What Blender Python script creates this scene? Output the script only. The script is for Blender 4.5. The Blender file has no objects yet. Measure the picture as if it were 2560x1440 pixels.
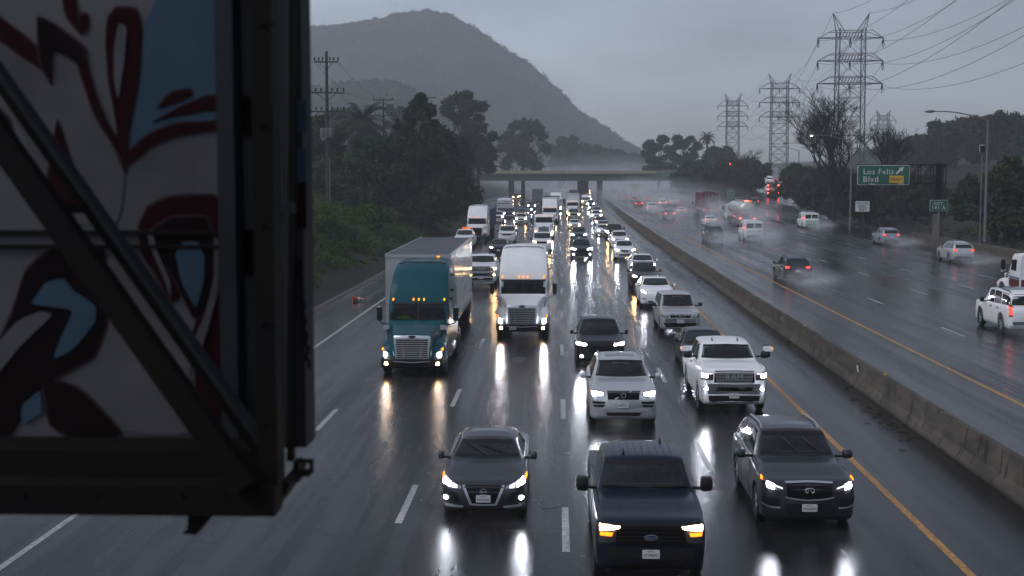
import bpy, bmesh, math, random
import numpy as np
from mathutils import Vector, Matrix
from mathutils.bvhtree import BVHTree

random.seed(11); RNG = np.random.default_rng(11)
R = math.radians
scene = bpy.context.scene
COL = scene.collection

# ------------------------------------------------------------------ camera
CAM_H = 7.33; FPX = 3400.0
PITCH = math.atan(280 / FPX); YAW = math.atan(110 * math.cos(PITCH) / FPX)
cam_d = bpy.data.cameras.new("camera"); cam = bpy.data.objects.new("camera", cam_d); COL.objects.link(cam)
cam.location = (0, 0, CAM_H); cam.rotation_euler = (R(90) - PITCH, 0, YAW)
cam_d.sensor_width = 36; cam_d.lens = 36 * FPX / 2560
cam_d.clip_start = 0.1; cam_d.clip_end = 9000
cam_d.dof.use_dof = True; cam_d.dof.focus_distance = 50; cam_d.dof.aperture_fstop = 2.5
scene.camera = cam

# ------------------------------------------------------------------ sky, sun, exposure
SUN_EL, SUN_AZ = 48.0, -122.0          # azimuth measured from +Y towards +X
world = bpy.data.worlds.new("World"); scene.world = world; world.use_nodes = True
wn = world.node_tree.nodes; wl = world.node_tree.links; wn.clear()
sky = wn.new("ShaderNodeTexSky"); sky.sky_type = 'NISHITA'; sky.sun_disc = False
sky.sun_elevation = R(SUN_EL); sky.sun_rotation = R(SUN_AZ); sky.air_density = 1.0; sky.dust_density = 1.0; sky.ozone_density = 1.0
hs = wn.new("ShaderNodeHueSaturation"); hs.inputs['Saturation'].default_value = 0.42
wl.new(sky.outputs[0], hs.inputs['Color'])
# heavy rain cloud: soft uneven cover over the whole sky
tc = wn.new("ShaderNodeTexCoord"); mp = wn.new("ShaderNodeMapping"); mp.inputs['Scale'].default_value = (1, 1, 3); mp.inputs['Location'].default_value = (6, 3, 7)
nz = wn.new("ShaderNodeTexNoise"); nz.inputs['Scale'].default_value = 2.6; nz.inputs['Detail'].default_value = 6; nz.inputs['Roughness'].default_value = .55
wl.new(tc.outputs['Generated'], mp.inputs['Vector']); wl.new(mp.outputs[0], nz.inputs['Vector'])
mr = wn.new("ShaderNodeMapRange"); mr.inputs['From Min'].default_value = .3; mr.inputs['From Max'].default_value = .7
mr.inputs['To Min'].default_value = .52; mr.inputs['To Max'].default_value = 1.22
wl.new(nz.outputs['Fac'], mr.inputs['Value'])
vm = wn.new("ShaderNodeVectorMath"); vm.operation = 'SCALE'
tint = wn.new("ShaderNodeVectorMath"); tint.operation = 'MULTIPLY'; tint.inputs[1].default_value = (1.03, 1.09, 1.24)   # cool grey of rain cloud
wl.new(hs.outputs[0], tint.inputs[0]); wl.new(tint.outputs[0], vm.inputs[0]); wl.new(mr.outputs[0], vm.inputs['Scale'])
bg = wn.new("ShaderNodeBackground"); bg.inputs['Strength'].default_value = 0.115
wo = wn.new("ShaderNodeOutputWorld"); wl.new(vm.outputs[0], bg.inputs['Color']); wl.new(bg.outputs[0], wo.inputs[0])

sun_d = bpy.data.lights.new("sun", 'SUN'); sun_d.energy = 1.5; sun_d.angle = R(40); sun_d.color = (1, .98, .96)
sun = bpy.data.objects.new("sun", sun_d); COL.objects.link(sun)
_sd = Vector((math.sin(R(SUN_AZ)) * math.cos(R(SUN_EL)), math.cos(R(SUN_AZ)) * math.cos(R(SUN_EL)), math.sin(R(SUN_EL))))
sun.rotation_euler = (-_sd).to_track_quat('-Z', 'Y').to_euler()

vs = scene.view_settings; vs.view_transform = 'Standard'; vs.look = 'None'; vs.exposure = -0.06; vs.gamma = 1.0
vs.use_curve_mapping = False
cy = scene.cycles
cy.max_bounces = 6; cy.diffuse_bounces = 2; cy.glossy_bounces = 3; cy.transmission_bounces = 4; cy.transparent_max_bounces = 8
cy.volume_bounces = 2; cy.sample_clamp_indirect = 3.0; cy.sample_clamp_direct = 0.0
cy.use_adaptive_sampling = True; cy.adaptive_threshold = 0.02; cy.use_denoising = True
cy.caustics_reflective = False; cy.caustics_refractive = False

# ------------------------------------------------------------------ helpers
CURVE = 2.4e-5                                        # the freeway bends gently to the east with distance
def bend(y): return CURVE * y * y if y > 0 else 0.0
CAMM = cam.rotation_euler.to_matrix()
def at(px, py, d):
    """world point seen at photo pixel (px,py) whose distance along the road is d"""
    v = CAMM @ Vector((px - 1280, 720 - py, -FPX))
    t = d / v.y
    return Vector((v.x * t, d, CAM_H + v.z * t))
def gnd(px, py, z=0.0):
    v = CAMM @ Vector((px - 1280, 720 - py, -FPX)); t = (z - CAM_H) / v.z
    return Vector((v.x * t, v.y * t, z))

def link(o, parent=None):
    COL.objects.link(o)
    if parent: o.parent = parent
    return o
def tag(o, label=None, cat=None, group=None, kind=None):
    if label: o['label'] = label
    if cat: o['category'] = cat
    if group: o['group'] = group
    if kind: o['kind'] = kind
    return o
def empty(name, loc=(0, 0, 0), rz=0.0):
    o = bpy.data.objects.new(name, None); COL.objects.link(o); o.empty_display_size = .2
    o.location = loc; o.rotation_euler = (0, 0, rz); return o

class MB:
    def __init__(s): s.v = []; s.f = []
    def add(s, vs_, fs_):
        b = len(s.v); s.v += [tuple(p) for p in vs_]; s.f += [tuple(i + b for i in q) for q in fs_]; return s
    def box(s, c, size, m=None):
        x, y, z = [k / 2 for k in size]
        P = [Vector((a * x, b * y, e * z)) for a in (-1, 1) for b in (-1, 1) for e in (-1, 1)]
        if m is not None: P = [m @ p for p in P]
        P = [p + Vector(c) for p in P]
        return s.add(P, [(0, 1, 3, 2), (4, 6, 7, 5), (0, 4, 5, 1), (2, 3, 7, 6), (0, 2, 6, 4), (1, 5, 7, 3)])
    def rbox(s, c, size, r=.03, axis=1):
        """box with rounded corners in the plane across `axis`"""
        h = [k / 2 for k in size]; o = [i for i in range(3) if i != axis]
        poly = []
        for (sx, sy, a0) in ((1, 1, 0), (-1, 1, 90), (-1, -1, 180), (1, -1, 270)):
            for k in range(4):
                a = R(a0 + 30 * k); poly.append((sx * (h[o[0]] - r) + r * math.cos(a), sy * (h[o[1]] - r) + r * math.sin(a)))
        return s.prism([(p[0] + c[o[0]], p[1] + c[o[1]]) for p in poly], axis, c[axis] - h[axis], c[axis] + h[axis])
    def prism(s, poly, axis, a, b):
        o = [i for i in range(3) if i != axis]; n = len(poly); P = []
        for w in (a, b):
            for p in poly:
                q = [0, 0, 0]; q[o[0]] = p[0]; q[o[1]] = p[1]; q[axis] = w; P.append(q)
        F = [tuple(range(n)), tuple(range(2 * n - 1, n - 1, -1))] + [(i, i + n, (i + 1) % n + n, (i + 1) % n) for i in range(n)]
        return s.add(P, F)
    def path(s, pts, rad, n=6, cap=True):
        pts = [Vector(p) for p in pts]
        if not hasattr(rad, '__len__'): rad = [rad] * len(pts)
        P = []; up = None
        for i, p in enumerate(pts):
            t = (pts[min(i + 1, len(pts) - 1)] - pts[max(i - 1, 0)])
            if t.length < 1e-9: t = Vector((0, 0, 1))
            t.normalize()
            if up is None: up = Vector((1, 0, 0)) if abs(t.x) < .9 else Vector((0, 1, 0))
            a = (up - t * up.dot(t)).normalized(); b = t.cross(a); up = a
            for k in range(n):
                w = 2 * math.pi * k / n
                P.append(p + (a * math.cos(w) + b * math.sin(w)) * rad[i])
        F = []
        for i in range(len(pts) - 1):
            for k in range(n):
                F.append((i * n + k, i * n + (k + 1) % n, (i + 1) * n + (k + 1) % n, (i + 1) * n + k))
        if cap: F += [tuple(range(n - 1, -1, -1)), tuple(range((len(pts) - 1) * n, len(pts) * n))]
        return s.add(P, F)
    def lathe(s, prof, n=20, axis=0, c=(0, 0, 0)):
        """prof: list of (radius, along-axis)"""
        o = [i for i in range(3) if i != axis]; P = []; m = len(prof)
        for k in range(n):
            w = 2 * math.pi * k / n
            for (r, a) in prof:
                q = list(c); q[o[0]] += r * math.cos(w); q[o[1]] += r * math.sin(w); q[axis] += a; P.append(q)
        F = []
        for k in range(n):
            for i in range(m - 1):
                F.append((k * m + i, k * m + i + 1, ((k + 1) % n) * m + i + 1, ((k + 1) % n) * m + i))
        return s.add(P, F)
    def grid(s, G, closed_u=False):
        """G[i][j] points"""
        n = len(G); m = len(G[0]); P = [p for r_ in G for p in r_]; F = []
        for i in range(n - 1):
            for j in range(m - (0 if closed_u else 1)):
                j2 = (j + 1) % m
                F.append((i * m + j, i * m + j2, (i + 1) * m + j2, (i + 1) * m + j))
        return s.add(P, F)
    def mesh(s, name, smooth=None, normals=True):
        me = bpy.data.meshes.new(name); me.from_pydata(s.v, [], s.f)
        if normals:
            b = bmesh.new(); b.from_mesh(me); bmesh.ops.recalc_face_normals(b, faces=b.faces); b.to_mesh(me); b.free()
        if smooth:
            me.polygons.foreach_set('use_smooth', [True] * len(me.polygons))
            if smooth < 179: me.set_sharp_from_angle(angle=R(smooth))
        me.update(); return me
    def build(s, name, mat, parent=None, smooth=None, normals=True):
        o = bpy.data.objects.new(name, s.mesh(name, smooth, normals)); o.data.materials.append(mat)
        return link(o, parent)
def obj(name, me, mat=None, parent=None, loc=(0, 0, 0)):
    o = bpy.data.objects.new(name, me); link(o, parent); o.location = loc
    if mat is not None:
        if len(me.materials) == 0: me.materials.append(None)
        o.material_slots[0].link = 'OBJECT'; o.material_slots[0].material = mat
    return o

# ------------------------------------------------------------------ materials
MATS = {}
def pmat(name, col, rough=.5, metal=0.0, coat=0.0, spec=.5, emit=None, es=0.0, noise=None, bump=None, ior=None, alpha=None):
    if name in MATS: return MATS[name]
    m = bpy.data.materials.new(name); m.use_nodes = True; nt = m.node_tree; p = nt.nodes['Principled BSDF']
    p.inputs['Base Color'].default_value = (*col, 1); p.inputs['Roughness'].default_value = rough; p.inputs['Metallic'].default_value = metal
    p.inputs['Coat Weight'].default_value = coat; p.inputs['Coat Roughness'].default_value = .06
    p.inputs['Specular IOR Level'].default_value = spec
    if ior: p.inputs['IOR'].default_value = ior
    if emit: p.inputs['Emission Color'].default_value = (*emit, 1); p.inputs['Emission Strength'].default_value = es
    if noise or bump:
        t = nt.nodes.new('ShaderNodeTexCoord')
    if noise:      # (scale, amount, second colour)
        n = nt.nodes.new('ShaderNodeTexNoise'); n.inputs['Scale'].default_value = noise[0]; n.inputs['Detail'].default_value = 5
        nt.links.new(t.outputs['Object'], n.inputs['Vector'])
        r_ = nt.nodes.new('ShaderNodeMapRange'); r_.inputs['From Min'].default_value = .35; r_.inputs['From Max'].default_value = .65
        nt.links.new(n.outputs['Fac'], r_.inputs['Value'])
        mx = nt.nodes.new('ShaderNodeMix'); mx.data_type = 'RGBA'; mx.inputs['A'].default_value = (*col, 1)
        mx.inputs['B'].default_value = (*[c * (1 - noise[1]) + k * noise[1] for c, k in zip(col, noise[2])], 1)
        nt.links.new(r_.outputs[0], mx.inputs['Factor']); nt.links.new(mx.outputs['Result'], p.inputs['Base Color'])
    if bump:
        n2 = nt.nodes.new('ShaderNodeTexNoise'); n2.inputs['Scale'].default_value = bump[0]; n2.inputs['Detail'].default_value = 2
        nt.links.new(t.outputs['Object'], n2.inputs['Vector'])
        b = nt.nodes.new('ShaderNodeBump'); b.inputs['Strength'].default_value = bump[1]; b.inputs['Distance'].default_value = .01
        nt.links.new(n2.outputs['Fac'], b.inputs['Height']); nt.links.new(b.outputs[0], p.inputs['Normal'])
    MATS[name] = m; return m
def emat(name, col, s):
    if name in MATS: return MATS[name]
    m = bpy.data.materials.new(name); m.use_nodes = True; nt = m.node_tree; nt.nodes.clear()
    e = nt.nodes.new('ShaderNodeEmission'); e.inputs[0].default_value = (*col, 1); e.inputs[1].default_value = s
    o = nt.nodes.new('ShaderNodeOutputMaterial'); nt.links.new(e.outputs[0], o.inputs[0]); MATS[name] = m; return m
def paint(name, col, metal=.25, rough=.32, coat=.30, spec=.35):
    # rain-wet clear coat over the colour coat, with road grime lower down in patches
    return pmat('paint_' + name, col, rough, metal, coat=coat, spec=spec, noise=(2.2, .25, tuple(c * .72 + .012 for c in col)), bump=(150, .09))

GLASS = pmat('window_glass', (.010, .017, .016), .05, 0, spec=.85, bump=(14, .03))
TRIM = pmat('black_trim', (.009, .009, .010), .45, spec=.25)
GRILLE = pmat('grille_black', (.004, .004, .0045), .45, spec=.12)
RUBBER = pmat('tyre_rubber', (.014, .014, .015), .55)
BUMPERCHROME = pmat('bumper_chrome', (.24, .25, .265), .3, .8)
RIM = pmat('alloy_rim', (.32, .33, .35), .35, .9)
CHROME = pmat('chrome', (.66, .67, .69), .24, .82)
SILVERTRIM = pmat('satin_trim', (.44, .45, .47), .35, .55)
UNDER = pmat('underbody', (.008, .008, .008), .8)
LENS = pmat('lamp_lens', (.30, .31, .33), .12, .5, coat=1)
LENSDARK = pmat('lamp_housing', (.06, .06, .065), .15, .3, coat=1)
PLATEW = pmat('plate_white', (.62, .62, .64), .4, noise=(30, .3, (.4, .4, .42)))
PLATETXT = pmat('plate_navy', (.015, .02, .08), .5)
PLATERED = pmat('plate_red', (.45, .03, .03), .5)
TAILOFF = pmat('tail_lens', (.16, .008, .008), .15, 0, coat=1)
HL_COOL = emat('headlamp_cool', (.84, .89, 1.0), 240)
HL_COOLDIM = emat('headlamp_cool_dim', (.82, .88, 1.0), 2.2)
HL_WARM = emat('headlamp_warm', (1.0, .58, .24), 170)
HL_SOFT = emat('headlamp_soft', (.9, .93, 1.0), 60)
HL_OFF = LENS
AMBER = emat('amber_lamp', (1.0, .25, .012), 3.2)
AMBERDIM = emat('amber_marker', (1.0, .34, .03), 2.2)
TAIL = emat('tail_lamp', (1.0, .035, .02), 5)
BRAKE = emat('brake_lamp', (1.0, .06, .035), 18)
CONCRETE = pmat('concrete', (.125, .108, .088), .8, spec=.2, noise=(1.1, .75, (.05, .045, .038)), bump=(9, .25))
def stained_concrete(name, c1, c2, c3):
    m = pmat(name, c1, .8, spec=.2, bump=(9, .3)); nt = m.node_tree; p = nt.nodes['Principled BSDF']; t = nt.nodes.new('ShaderNodeTexCoord'); prev = None
    for (sc, sx, sy, sz, lo, hi, col) in ((1.0, .5, .5, 4.0, .42, .62, c2), (2.0, 1, .35, .6, .5, .68, c3), (14, 1, 1, 1, .55, .75, c2), (3.5, .6, .9, .25, .58, .66, tuple(k * .5 for k in c2))):
        mp_ = nt.nodes.new('ShaderNodeMapping'); mp_.inputs['Scale'].default_value = (sx, sy, sz); n = nt.nodes.new('ShaderNodeTexNoise'); n.inputs['Scale'].default_value = sc; n.inputs['Detail'].default_value = 6
        nt.links.new(t.outputs['Object'], mp_.inputs['Vector']); nt.links.new(mp_.outputs[0], n.inputs['Vector'])
        r_ = nt.nodes.new('ShaderNodeMapRange'); r_.inputs['From Min'].default_value = lo; r_.inputs['From Max'].default_value = hi; r_.inputs['To Max'].default_value = .85; nt.links.new(n.outputs['Fac'], r_.inputs['Value'])
        mx = nt.nodes.new('ShaderNodeMix'); mx.data_type = 'RGBA'; mx.inputs['A'].default_value = (*c1, 1); mx.inputs['B'].default_value = (*col, 1); nt.links.new(r_.outputs[0], mx.inputs['Factor'])
        if prev: nt.links.new(prev, mx.inputs['A'])
        prev = mx.outputs['Result']
    nt.links.new(prev, p.inputs['Base Color']); return m
BARRIERM = stained_concrete('barrier_concrete', (.085, .074, .060), (.048, .042, .035), (.115, .10, .082))
STEEL = pmat('galvanised_steel', (.16, .165, .17), .5, .4, noise=(3, .5, (.09, .085, .08)))
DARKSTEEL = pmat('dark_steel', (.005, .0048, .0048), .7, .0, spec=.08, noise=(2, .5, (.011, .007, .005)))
WOODPOLE = pmat('pole_wood', (.035, .027, .022), .85, noise=(3, .6, (.02, .016, .013)))
GREEN = pmat('sign_green', (.0, .085, .055), .45)
SIGNWHITE = pmat('sign_white', (.55, .57, .57), .45)
SIGNYELLOW = pmat('sign_yellow', (.62, .36, .02), .45)
SIGNBLACK = pmat('sign_black', (.02, .02, .02), .5)

def text_mesh(s, size=1.0, extrude=.002, align='CENTER', spacing=1.0):
    cu = bpy.data.curves.new('lettering', 'FONT'); cu.body = s; cu.size = size; cu.align_x = align; cu.align_y = 'CENTER'
    cu.extrude = extrude; cu.space_character = spacing; cu.resolution_u = 2
    o = bpy.data.objects.new('lettering', cu); COL.objects.link(o)
    dg = bpy.context.evaluated_depsgraph_get(); me = bpy.data.meshes.new_from_object(o.evaluated_get(dg))
    bpy.data.objects.remove(o); bpy.data.curves.remove(cu); me.materials.clear(); return me
def stand(me, loc, w=None, face=-1, bold=0.0):
    """turn a flat text mesh upright, reading towards -Y (face=-1) or +Y; scale to width w"""
    n = len(me.vertices); co = np.empty(n * 3); me.vertices.foreach_get('co', co); co = co.reshape(-1, 3)
    if w:
        k = w / max(1e-6, (co[:, 0].max() - co[:, 0].min())); co[:, :2] *= k
    co[:, 0] -= (co[:, 0].max() + co[:, 0].min()) / 2; co[:, 1] -= (co[:, 1].max() + co[:, 1].min()) / 2
    P = np.empty_like(co)
    if face < 0: P[:, 0] = co[:, 0]; P[:, 1] = -co[:, 2]; P[:, 2] = co[:, 1]
    else: P[:, 0] = -co[:, 0]; P[:, 1] = co[:, 2]; P[:, 2] = co[:, 1]
    P += np.array(loc); me.vertices.foreach_set('co', P.ravel()); me.update(); return me
# ------------------------------------------------------------------ the setting
ZR = 0.53                                             # the outbound carriageway lies half a metre higher
def mathn(nt, op, a, b=None, c=None):
    n = nt.nodes.new('ShaderNodeMath'); n.operation = op
    for i, v in enumerate((a, b, c)):
        if v is None: continue
        if isinstance(v, (int, float)): n.inputs[i].default_value = v
        else: nt.links.new(v, n.inputs[i])
    return n.outputs[0]
def wet_road(name, base, r_lo, r_hi, joints=True):
    m = bpy.data.materials.new(name); m.use_nodes = True; nt = m.node_tree; p = nt.nodes['Principled BSDF']; L = nt.links
    t = nt.nodes.new('ShaderNodeTexCoord')
    def noise(scale, sx, sy, det=4, rough=.55):
        mp_ = nt.nodes.new('ShaderNodeMapping'); mp_.inputs['Scale'].default_value = (sx, sy, 1)
        L.new(t.outputs['Object'], mp_.inputs['Vector'])
        n = nt.nodes.new('ShaderNodeTexNoise'); n.inputs['Scale'].default_value = scale; n.inputs['Detail'].default_value = det; n.inputs['Roughness'].default_value = rough
        L.new(mp_.outputs[0], n.inputs['Vector']); return n.outputs['Fac']
    big = noise(.22, 1, .07); tracks = noise(.9, 1, .015, 3); fine = noise(55, 1, .8, 3, .7); med = noise(2.4, 1, .07, 4)
    def rng(v, a, b, c, d):
        n = nt.nodes.new('ShaderNodeMapRange'); n.inputs['From Min'].default_value = a; n.inputs['From Max'].default_value = b
        n.inputs['To Min'].default_value = c; n.inputs['To Max'].default_value = d; L.new(v, n.inputs['Value']); return n.outputs[0]
    tone = mathn(nt, 'MULTIPLY', rng(big, .3, .7, .7, 1.25), rng(tracks, .35, .65, .75, 1.2))
    tone = mathn(nt, 'MULTIPLY', tone, rng(fine, .3, .7, .5, 1.5))
    # lanes: oil-darkened centre strip, smoother polished wheel paths
    sp0 = nt.nodes.new('ShaderNodeSeparateXYZ'); L.new(t.outputs['Object'], sp0.inputs[0])
    uu = mathn(nt, 'SUBTRACT', sp0.outputs['X'], mathn(nt, 'MULTIPLY', mathn(nt, 'MULTIPLY', sp0.outputs['Y'], sp0.outputs['Y']), CURVE))
    lane = mathn(nt, 'ABSOLUTE', mathn(nt, 'SUBTRACT', mathn(nt, 'FRACT', mathn(nt, 'ADD', mathn(nt, 'DIVIDE', mathn(nt, 'ADD', uu, 100 - .2), 3.62), mathn(nt, 'MULTIPLY', mathn(nt, 'SUBTRACT', tracks, .5), .12))), .5))
    oil = rng(lane, .02, .14, .62, 1.0); wheel = rng(mathn(nt, 'ABSOLUTE', mathn(nt, 'SUBTRACT', lane, .25)), .05, .13, 1.0, 0.0)
    tone = mathn(nt, 'MULTIPLY', tone, oil)
    if joints:      # sawn slab joints across and along the lanes
        sp = nt.nodes.new('ShaderNodeSeparateXYZ'); L.new(t.outputs['Object'], sp.inputs[0])
        wob = mathn(nt, 'MULTIPLY', med, .25)
        yy = mathn(nt, 'ADD', sp.outputs['Y'], wob)
        fr = mathn(nt, 'FRACT', mathn(nt, 'MULTIPLY', yy, 1 / 4.6)); ln = mathn(nt, 'LESS_THAN', mathn(nt, 'ABSOLUTE', mathn(nt, 'SUBTRACT', fr, .5)), .0042)
        tone = mathn(nt, 'MULTIPLY', tone, mathn(nt, 'SUBTRACT', 1, mathn(nt, 'MULTIPLY', ln, .55)))
    cb = nt.nodes.new('ShaderNodeCombineColor')
    for i, c in enumerate(base): L.new(mathn(nt, 'MULTIPLY', tone, c), cb.inputs[i])
    L.new(cb.outputs[0], p.inputs['Base Color'])
    ro = mathn(nt, 'ADD', rng(big, .35, .65, r_lo, r_hi), rng(tracks, .4, .6, -.05, .06))
    ro = mathn(nt, 'ADD', ro, rng(med, .4, .6, -.025, .035)); ro = mathn(nt, 'SUBTRACT', ro, mathn(nt, 'MULTIPLY', wheel, .045))
    L.new(mathn(nt, 'MAXIMUM', ro, .05), p.inputs['Roughness'])
    p.inputs['IOR'].default_value = 1.22
    b1 = nt.nodes.new('ShaderNodeBump'); b1.inputs['Strength'].default_value = .26; b1.inputs['Distance'].default_value = .008; L.new(fine, b1.inputs['Height'])
    b2 = nt.nodes.new('ShaderNodeBump'); b2.inputs['Strength'].default_value = .010; b2.inputs['Distance'].default_value = .03; L.new(med, b2.inputs['Height']); L.new(b1.outputs[0], b2.inputs['Normal'])
    rip = noise(5.5, .5, 1.3, 4, .65); b3 = nt.nodes.new('ShaderNodeBump'); b3.inputs['Strength'].default_value = .13; b3.inputs['Distance'].default_value = .02; L.new(rip, b3.inputs['Height']); L.new(b2.outputs[0], b3.inputs['Normal'])   # wind ripples in the water film
    L.new(b3.outputs[0], p.inputs['Normal'])
    return m
ROADM = wet_road('wet_asphalt', (.013, .013, .014), .09, .30)
ROADR = wet_road('wet_asphalt_outbound', (.014, .014, .0155), .11, .33)

YS = [-30, -10, 0, 8] + list(range(16, 420, 8)) + list(range(420, 1000, 20))
def lerpf(tab, y):
    if y <= tab[0][0]: return tab[0][1]
    for (a, b), (c, d) in zip(tab, tab[1:]):
        if y <= c: return b + (d - b) * (y - a) / (c - a)
    return tab[-1][1]
EL_T = [(-30, -13.2), (190, -13.2), (260, -16), (330, -21), (440, -27), (520, -24), (700, -18)]    # left pavement edge (u)
RAMP_T = [(90, 31.5), (150, 34.2), (200, 37.2), (243, 39.5), (290, 45.5), (340, 55.5), (400, 66), (470, 84), (560, 110)]     # exit ramp centre (world x)
RAMPZ_T = [(90, ZR), (190, ZR), (243, 1.4), (290, 3.1), (340, 5.3), (400, 7.2), (470, 8.5), (700, 9.0)]
def EL(y): return lerpf(EL_T, y)
def RC(y): return lerpf(RAMP_T, y)
def RZ(y): return lerpf(RAMPZ_T, y)
def RW(y): return lerpf([(90, 3.0), (180, 4.6), (240, 4.6), (330, 4.8)], y)

def strip(name, lo, hi, z, mat, ys, n=1, parent=None):
    mb = MB(); G = []
    for y in ys:
        a, b = lo(y), hi(y); zz = z(y) if callable(z) else z
        G.append([(a + (b - a) * k / n, y, zz) for k in range(n + 1)])
    mb.grid(G); return mb.build(name, mat, parent)
road = strip('road', lambda y: EL(y) + bend(y), lambda y: 10.4 + bend(y), 0.0, ROADM, YS, 4); tag(road, kind='structure')
road_r = strip('road', lambda y: 10.8 + bend(y), lambda y: 35.2 + bend(y) if y < 200 else 31.0 + bend(y), ZR, ROADR, YS, 4); tag(road_r, kind='structure')
ramp = strip('exit_ramp_road', lambda y: RC(y) - RW(y), lambda y: RC(y) + RW(y), lambda y: RZ(y) + .004, ROADR, [y for y in YS if 96 <= y <= 560], 2); tag(ramp, kind='structure')

# terrain ------------------------------------------------------------
def ground_profile(y):
    b = bend(y); el = EL(y) + b; rr = RC(y) + RW(y) if y > 96 else 35.2; rz = RZ(y) if y > 96 else ZR
    rl = RC(y) - RW(y) if y > 200 else rr - 3
    bank = lerpf([(-30, 5.2), (230, 5.2), (330, 3.4), (420, 5.5), (520, 4.0), (800, 3)], y)
    me = (31.0 if y >= 200 else 33.0) + b
    if rl < me + .5: rl = me + .5
    if rr < rl + .5: rr = rl + .5
    return [(-900, 26), (-240, 15), (el - 60, bank + 5), (el - 28, bank + 2.2), (el - 15, bank), (el - 3.0, .45), (el - 1.0, .02), (el + .3, -.06),
            (10.2 + b, -.06), (11.0 + b, ZR - .06), (me, ZR - .06), (rl, rz - .07), (rr - .25, rz - .07), (rr + 1.2, rz + .12), (rr + 6, rz + .9),
            (rr + 16, rz + 2.6), (rr + 45, rz + 5.0), (rr + 140, rz + 13), (1100, 40)]
GX = [0, .25, .5, .75]
def terrain_z(x, y):
    pr = ground_profile(y)
    for (a, b), (c, d) in zip(pr, pr[1:]):
        if x <= c: return b + (d - b) * (x - a) / (c - a)
    return pr[-1][1]
mb = MB(); G = []
for y in [-60] + YS[1:] + [1100, 1300, 1600, 2100]:
    row = []; pr = ground_profile(y)
    for i, ((a, b), (c, d)) in enumerate(zip(pr, pr[1:])):
        for k in GX:
            x = a + (c - a) * k; z = b + (d - b) * k
            if i in (2, 3, 4, 14, 15, 16) or (i in (5, 13) and k > 0): z += .35 * math.sin(x * .9 + y * .31) * math.sin(x * .23 - y * .17) * (1 if i not in (5, 13) else .3)
            row.append((x, y, z))
    row.append((pr[-1][0], y, pr[-1][1])); G.append(row)
mb.grid(G)
SOIL = pmat('wet_soil', (.022, .016, .012), .8, spec=.15, noise=(.7, .8, (.016, .02, .010)), bump=(3, .5))
# dry yellow weed patches in the soil
ground = mb.build('ground', SOIL, smooth=180); tag(ground, kind='structure')

# kerb of rough asphalt along the left shoulder
kb = MB(); G = []
for y in YS:
    if y > 200: break
    e = EL(y) + bend(y); G.append([(e + .05, y, 0.0), (e + .02, y, .11), (e - .18, y, .13), (e - .3, y, -.02)])
kb.grid(G); tag(kb.build('kerb', pmat('asphalt_kerb', (.045, .043, .042), .5, noise=(4, .5, (.02, .02, .02)), bump=(20, .4)), smooth=40), kind='structure')

# painted markings: every stroke is a part of the road it lies on -----
def worn(name, col):
    m = pmat(name, col, .45, noise=(9, 1.0, tuple(c * .35 for c in col)), bump=(30, .15)); return m
WLINE = worn('line_white', (.42, .42, .43)); YLINE = worn('line_yellow', (.52, .25, .045))
def mark(u, y0, y1, w, z, mat, par, x_of=None):
    mbx = MB(); n = max(1, int((y1 - y0) / 8)); G = []
    for i in range(n + 1):
        y = y0 + (y1 - y0) * i / n; x = (x_of(y) if x_of else u + bend(y)); G.append([(x - w / 2, y, z), (x + w / 2, y, z)])
    mbx.grid(G); return mbx.build('lane_marking', mat, par)
for u, ph in ((-6.94, 38.6), (-3.34, 28.2), (.2, 26.1), (3.86, 33.6)):
    y = ph - 14.63 if u > -5 else ph
    while y < 300:
        mark(u, y, y + 3.6, .15, .004, WLINE, road); y += 14.63
for u, ph in ((17.3, 58), (21.2, 64), (25.1, 68), (29.0, 62)):
    y = ph - 14.63
    while y < 240:
        mark(u, y, y + 3.6, .14, ZR + .004, WLINE, road_r); y += 14.63
mark(-10.42, 5, 330, .15, .004, WLINE, road); mark(7.65, 5, 420, .17, .004, YLINE, road)
mark(13.85, 5, 380, .17, ZR + .004, YLINE, road_r)
mbx = MB(); G = []
for y in range(200, 401, 10): G.append([(RC(y) + RW(y) - 1.3, y, RZ(y) + .012), (RC(y) + RW(y) - 1.14, y, RZ(y) + .012)])
mbx.grid(G); mbx.build('lane_marking', WLINE, ramp)

# cracks and patches in the slabs, each lying on the road
CRACK = pmat('crack_sealant', (.006, .006, .006), .35)
def crack(pts, w):
    mbx = MB(); G = []; rs = random.Random(int(pts[0][1] * 10))
    P = [gnd(a, b) for a, b in pts]; Q = []
    for a, b in zip(P, P[1:]):
        for k in range(6): Q.append(a.lerp(b, k / 6) + Vector((rs.gauss(0, .02), rs.gauss(0, .03), 0)))
    for i, q in enumerate(Q):
        ww = w * rs.uniform(.3, 1.2) * (1 if 0 < i < len(Q) - 1 else .2); G.append([(q.x - ww, q.y, .005), (q.x + ww, q.y + ww * .5, .005)])
    mbx.grid(G); mbx.build('crack', CRACK, road)
crack([(1352, 1252), (1362, 1275), (1360, 1300), (1372, 1325), (1366, 1350)], .018); crack([(1350, 1254), (1388, 1252)], .02); crack([(1318, 1250), (1352, 1252)], .015); crack([(1120, 1322), (1240, 1326), (1370, 1328), (1470, 1332)], .012)
crack([(1010, 1180), (1060, 1185), (1090, 1180)], .012); crack([(1700, 1235), (1735, 1240), (1800, 1238)], .012); crack([(1385, 1180), (1388, 1110), (1384, 1060)], .014); crack([(820, 1180), (900, 1188), (960, 1186)], .012); crack([(760, 1330), (860, 1340), (960, 1338)], .012); crack([(1240, 960), (1300, 962), (1380, 960)], .014); crack([(1790, 1010), (1850, 1075)], .02)
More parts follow.
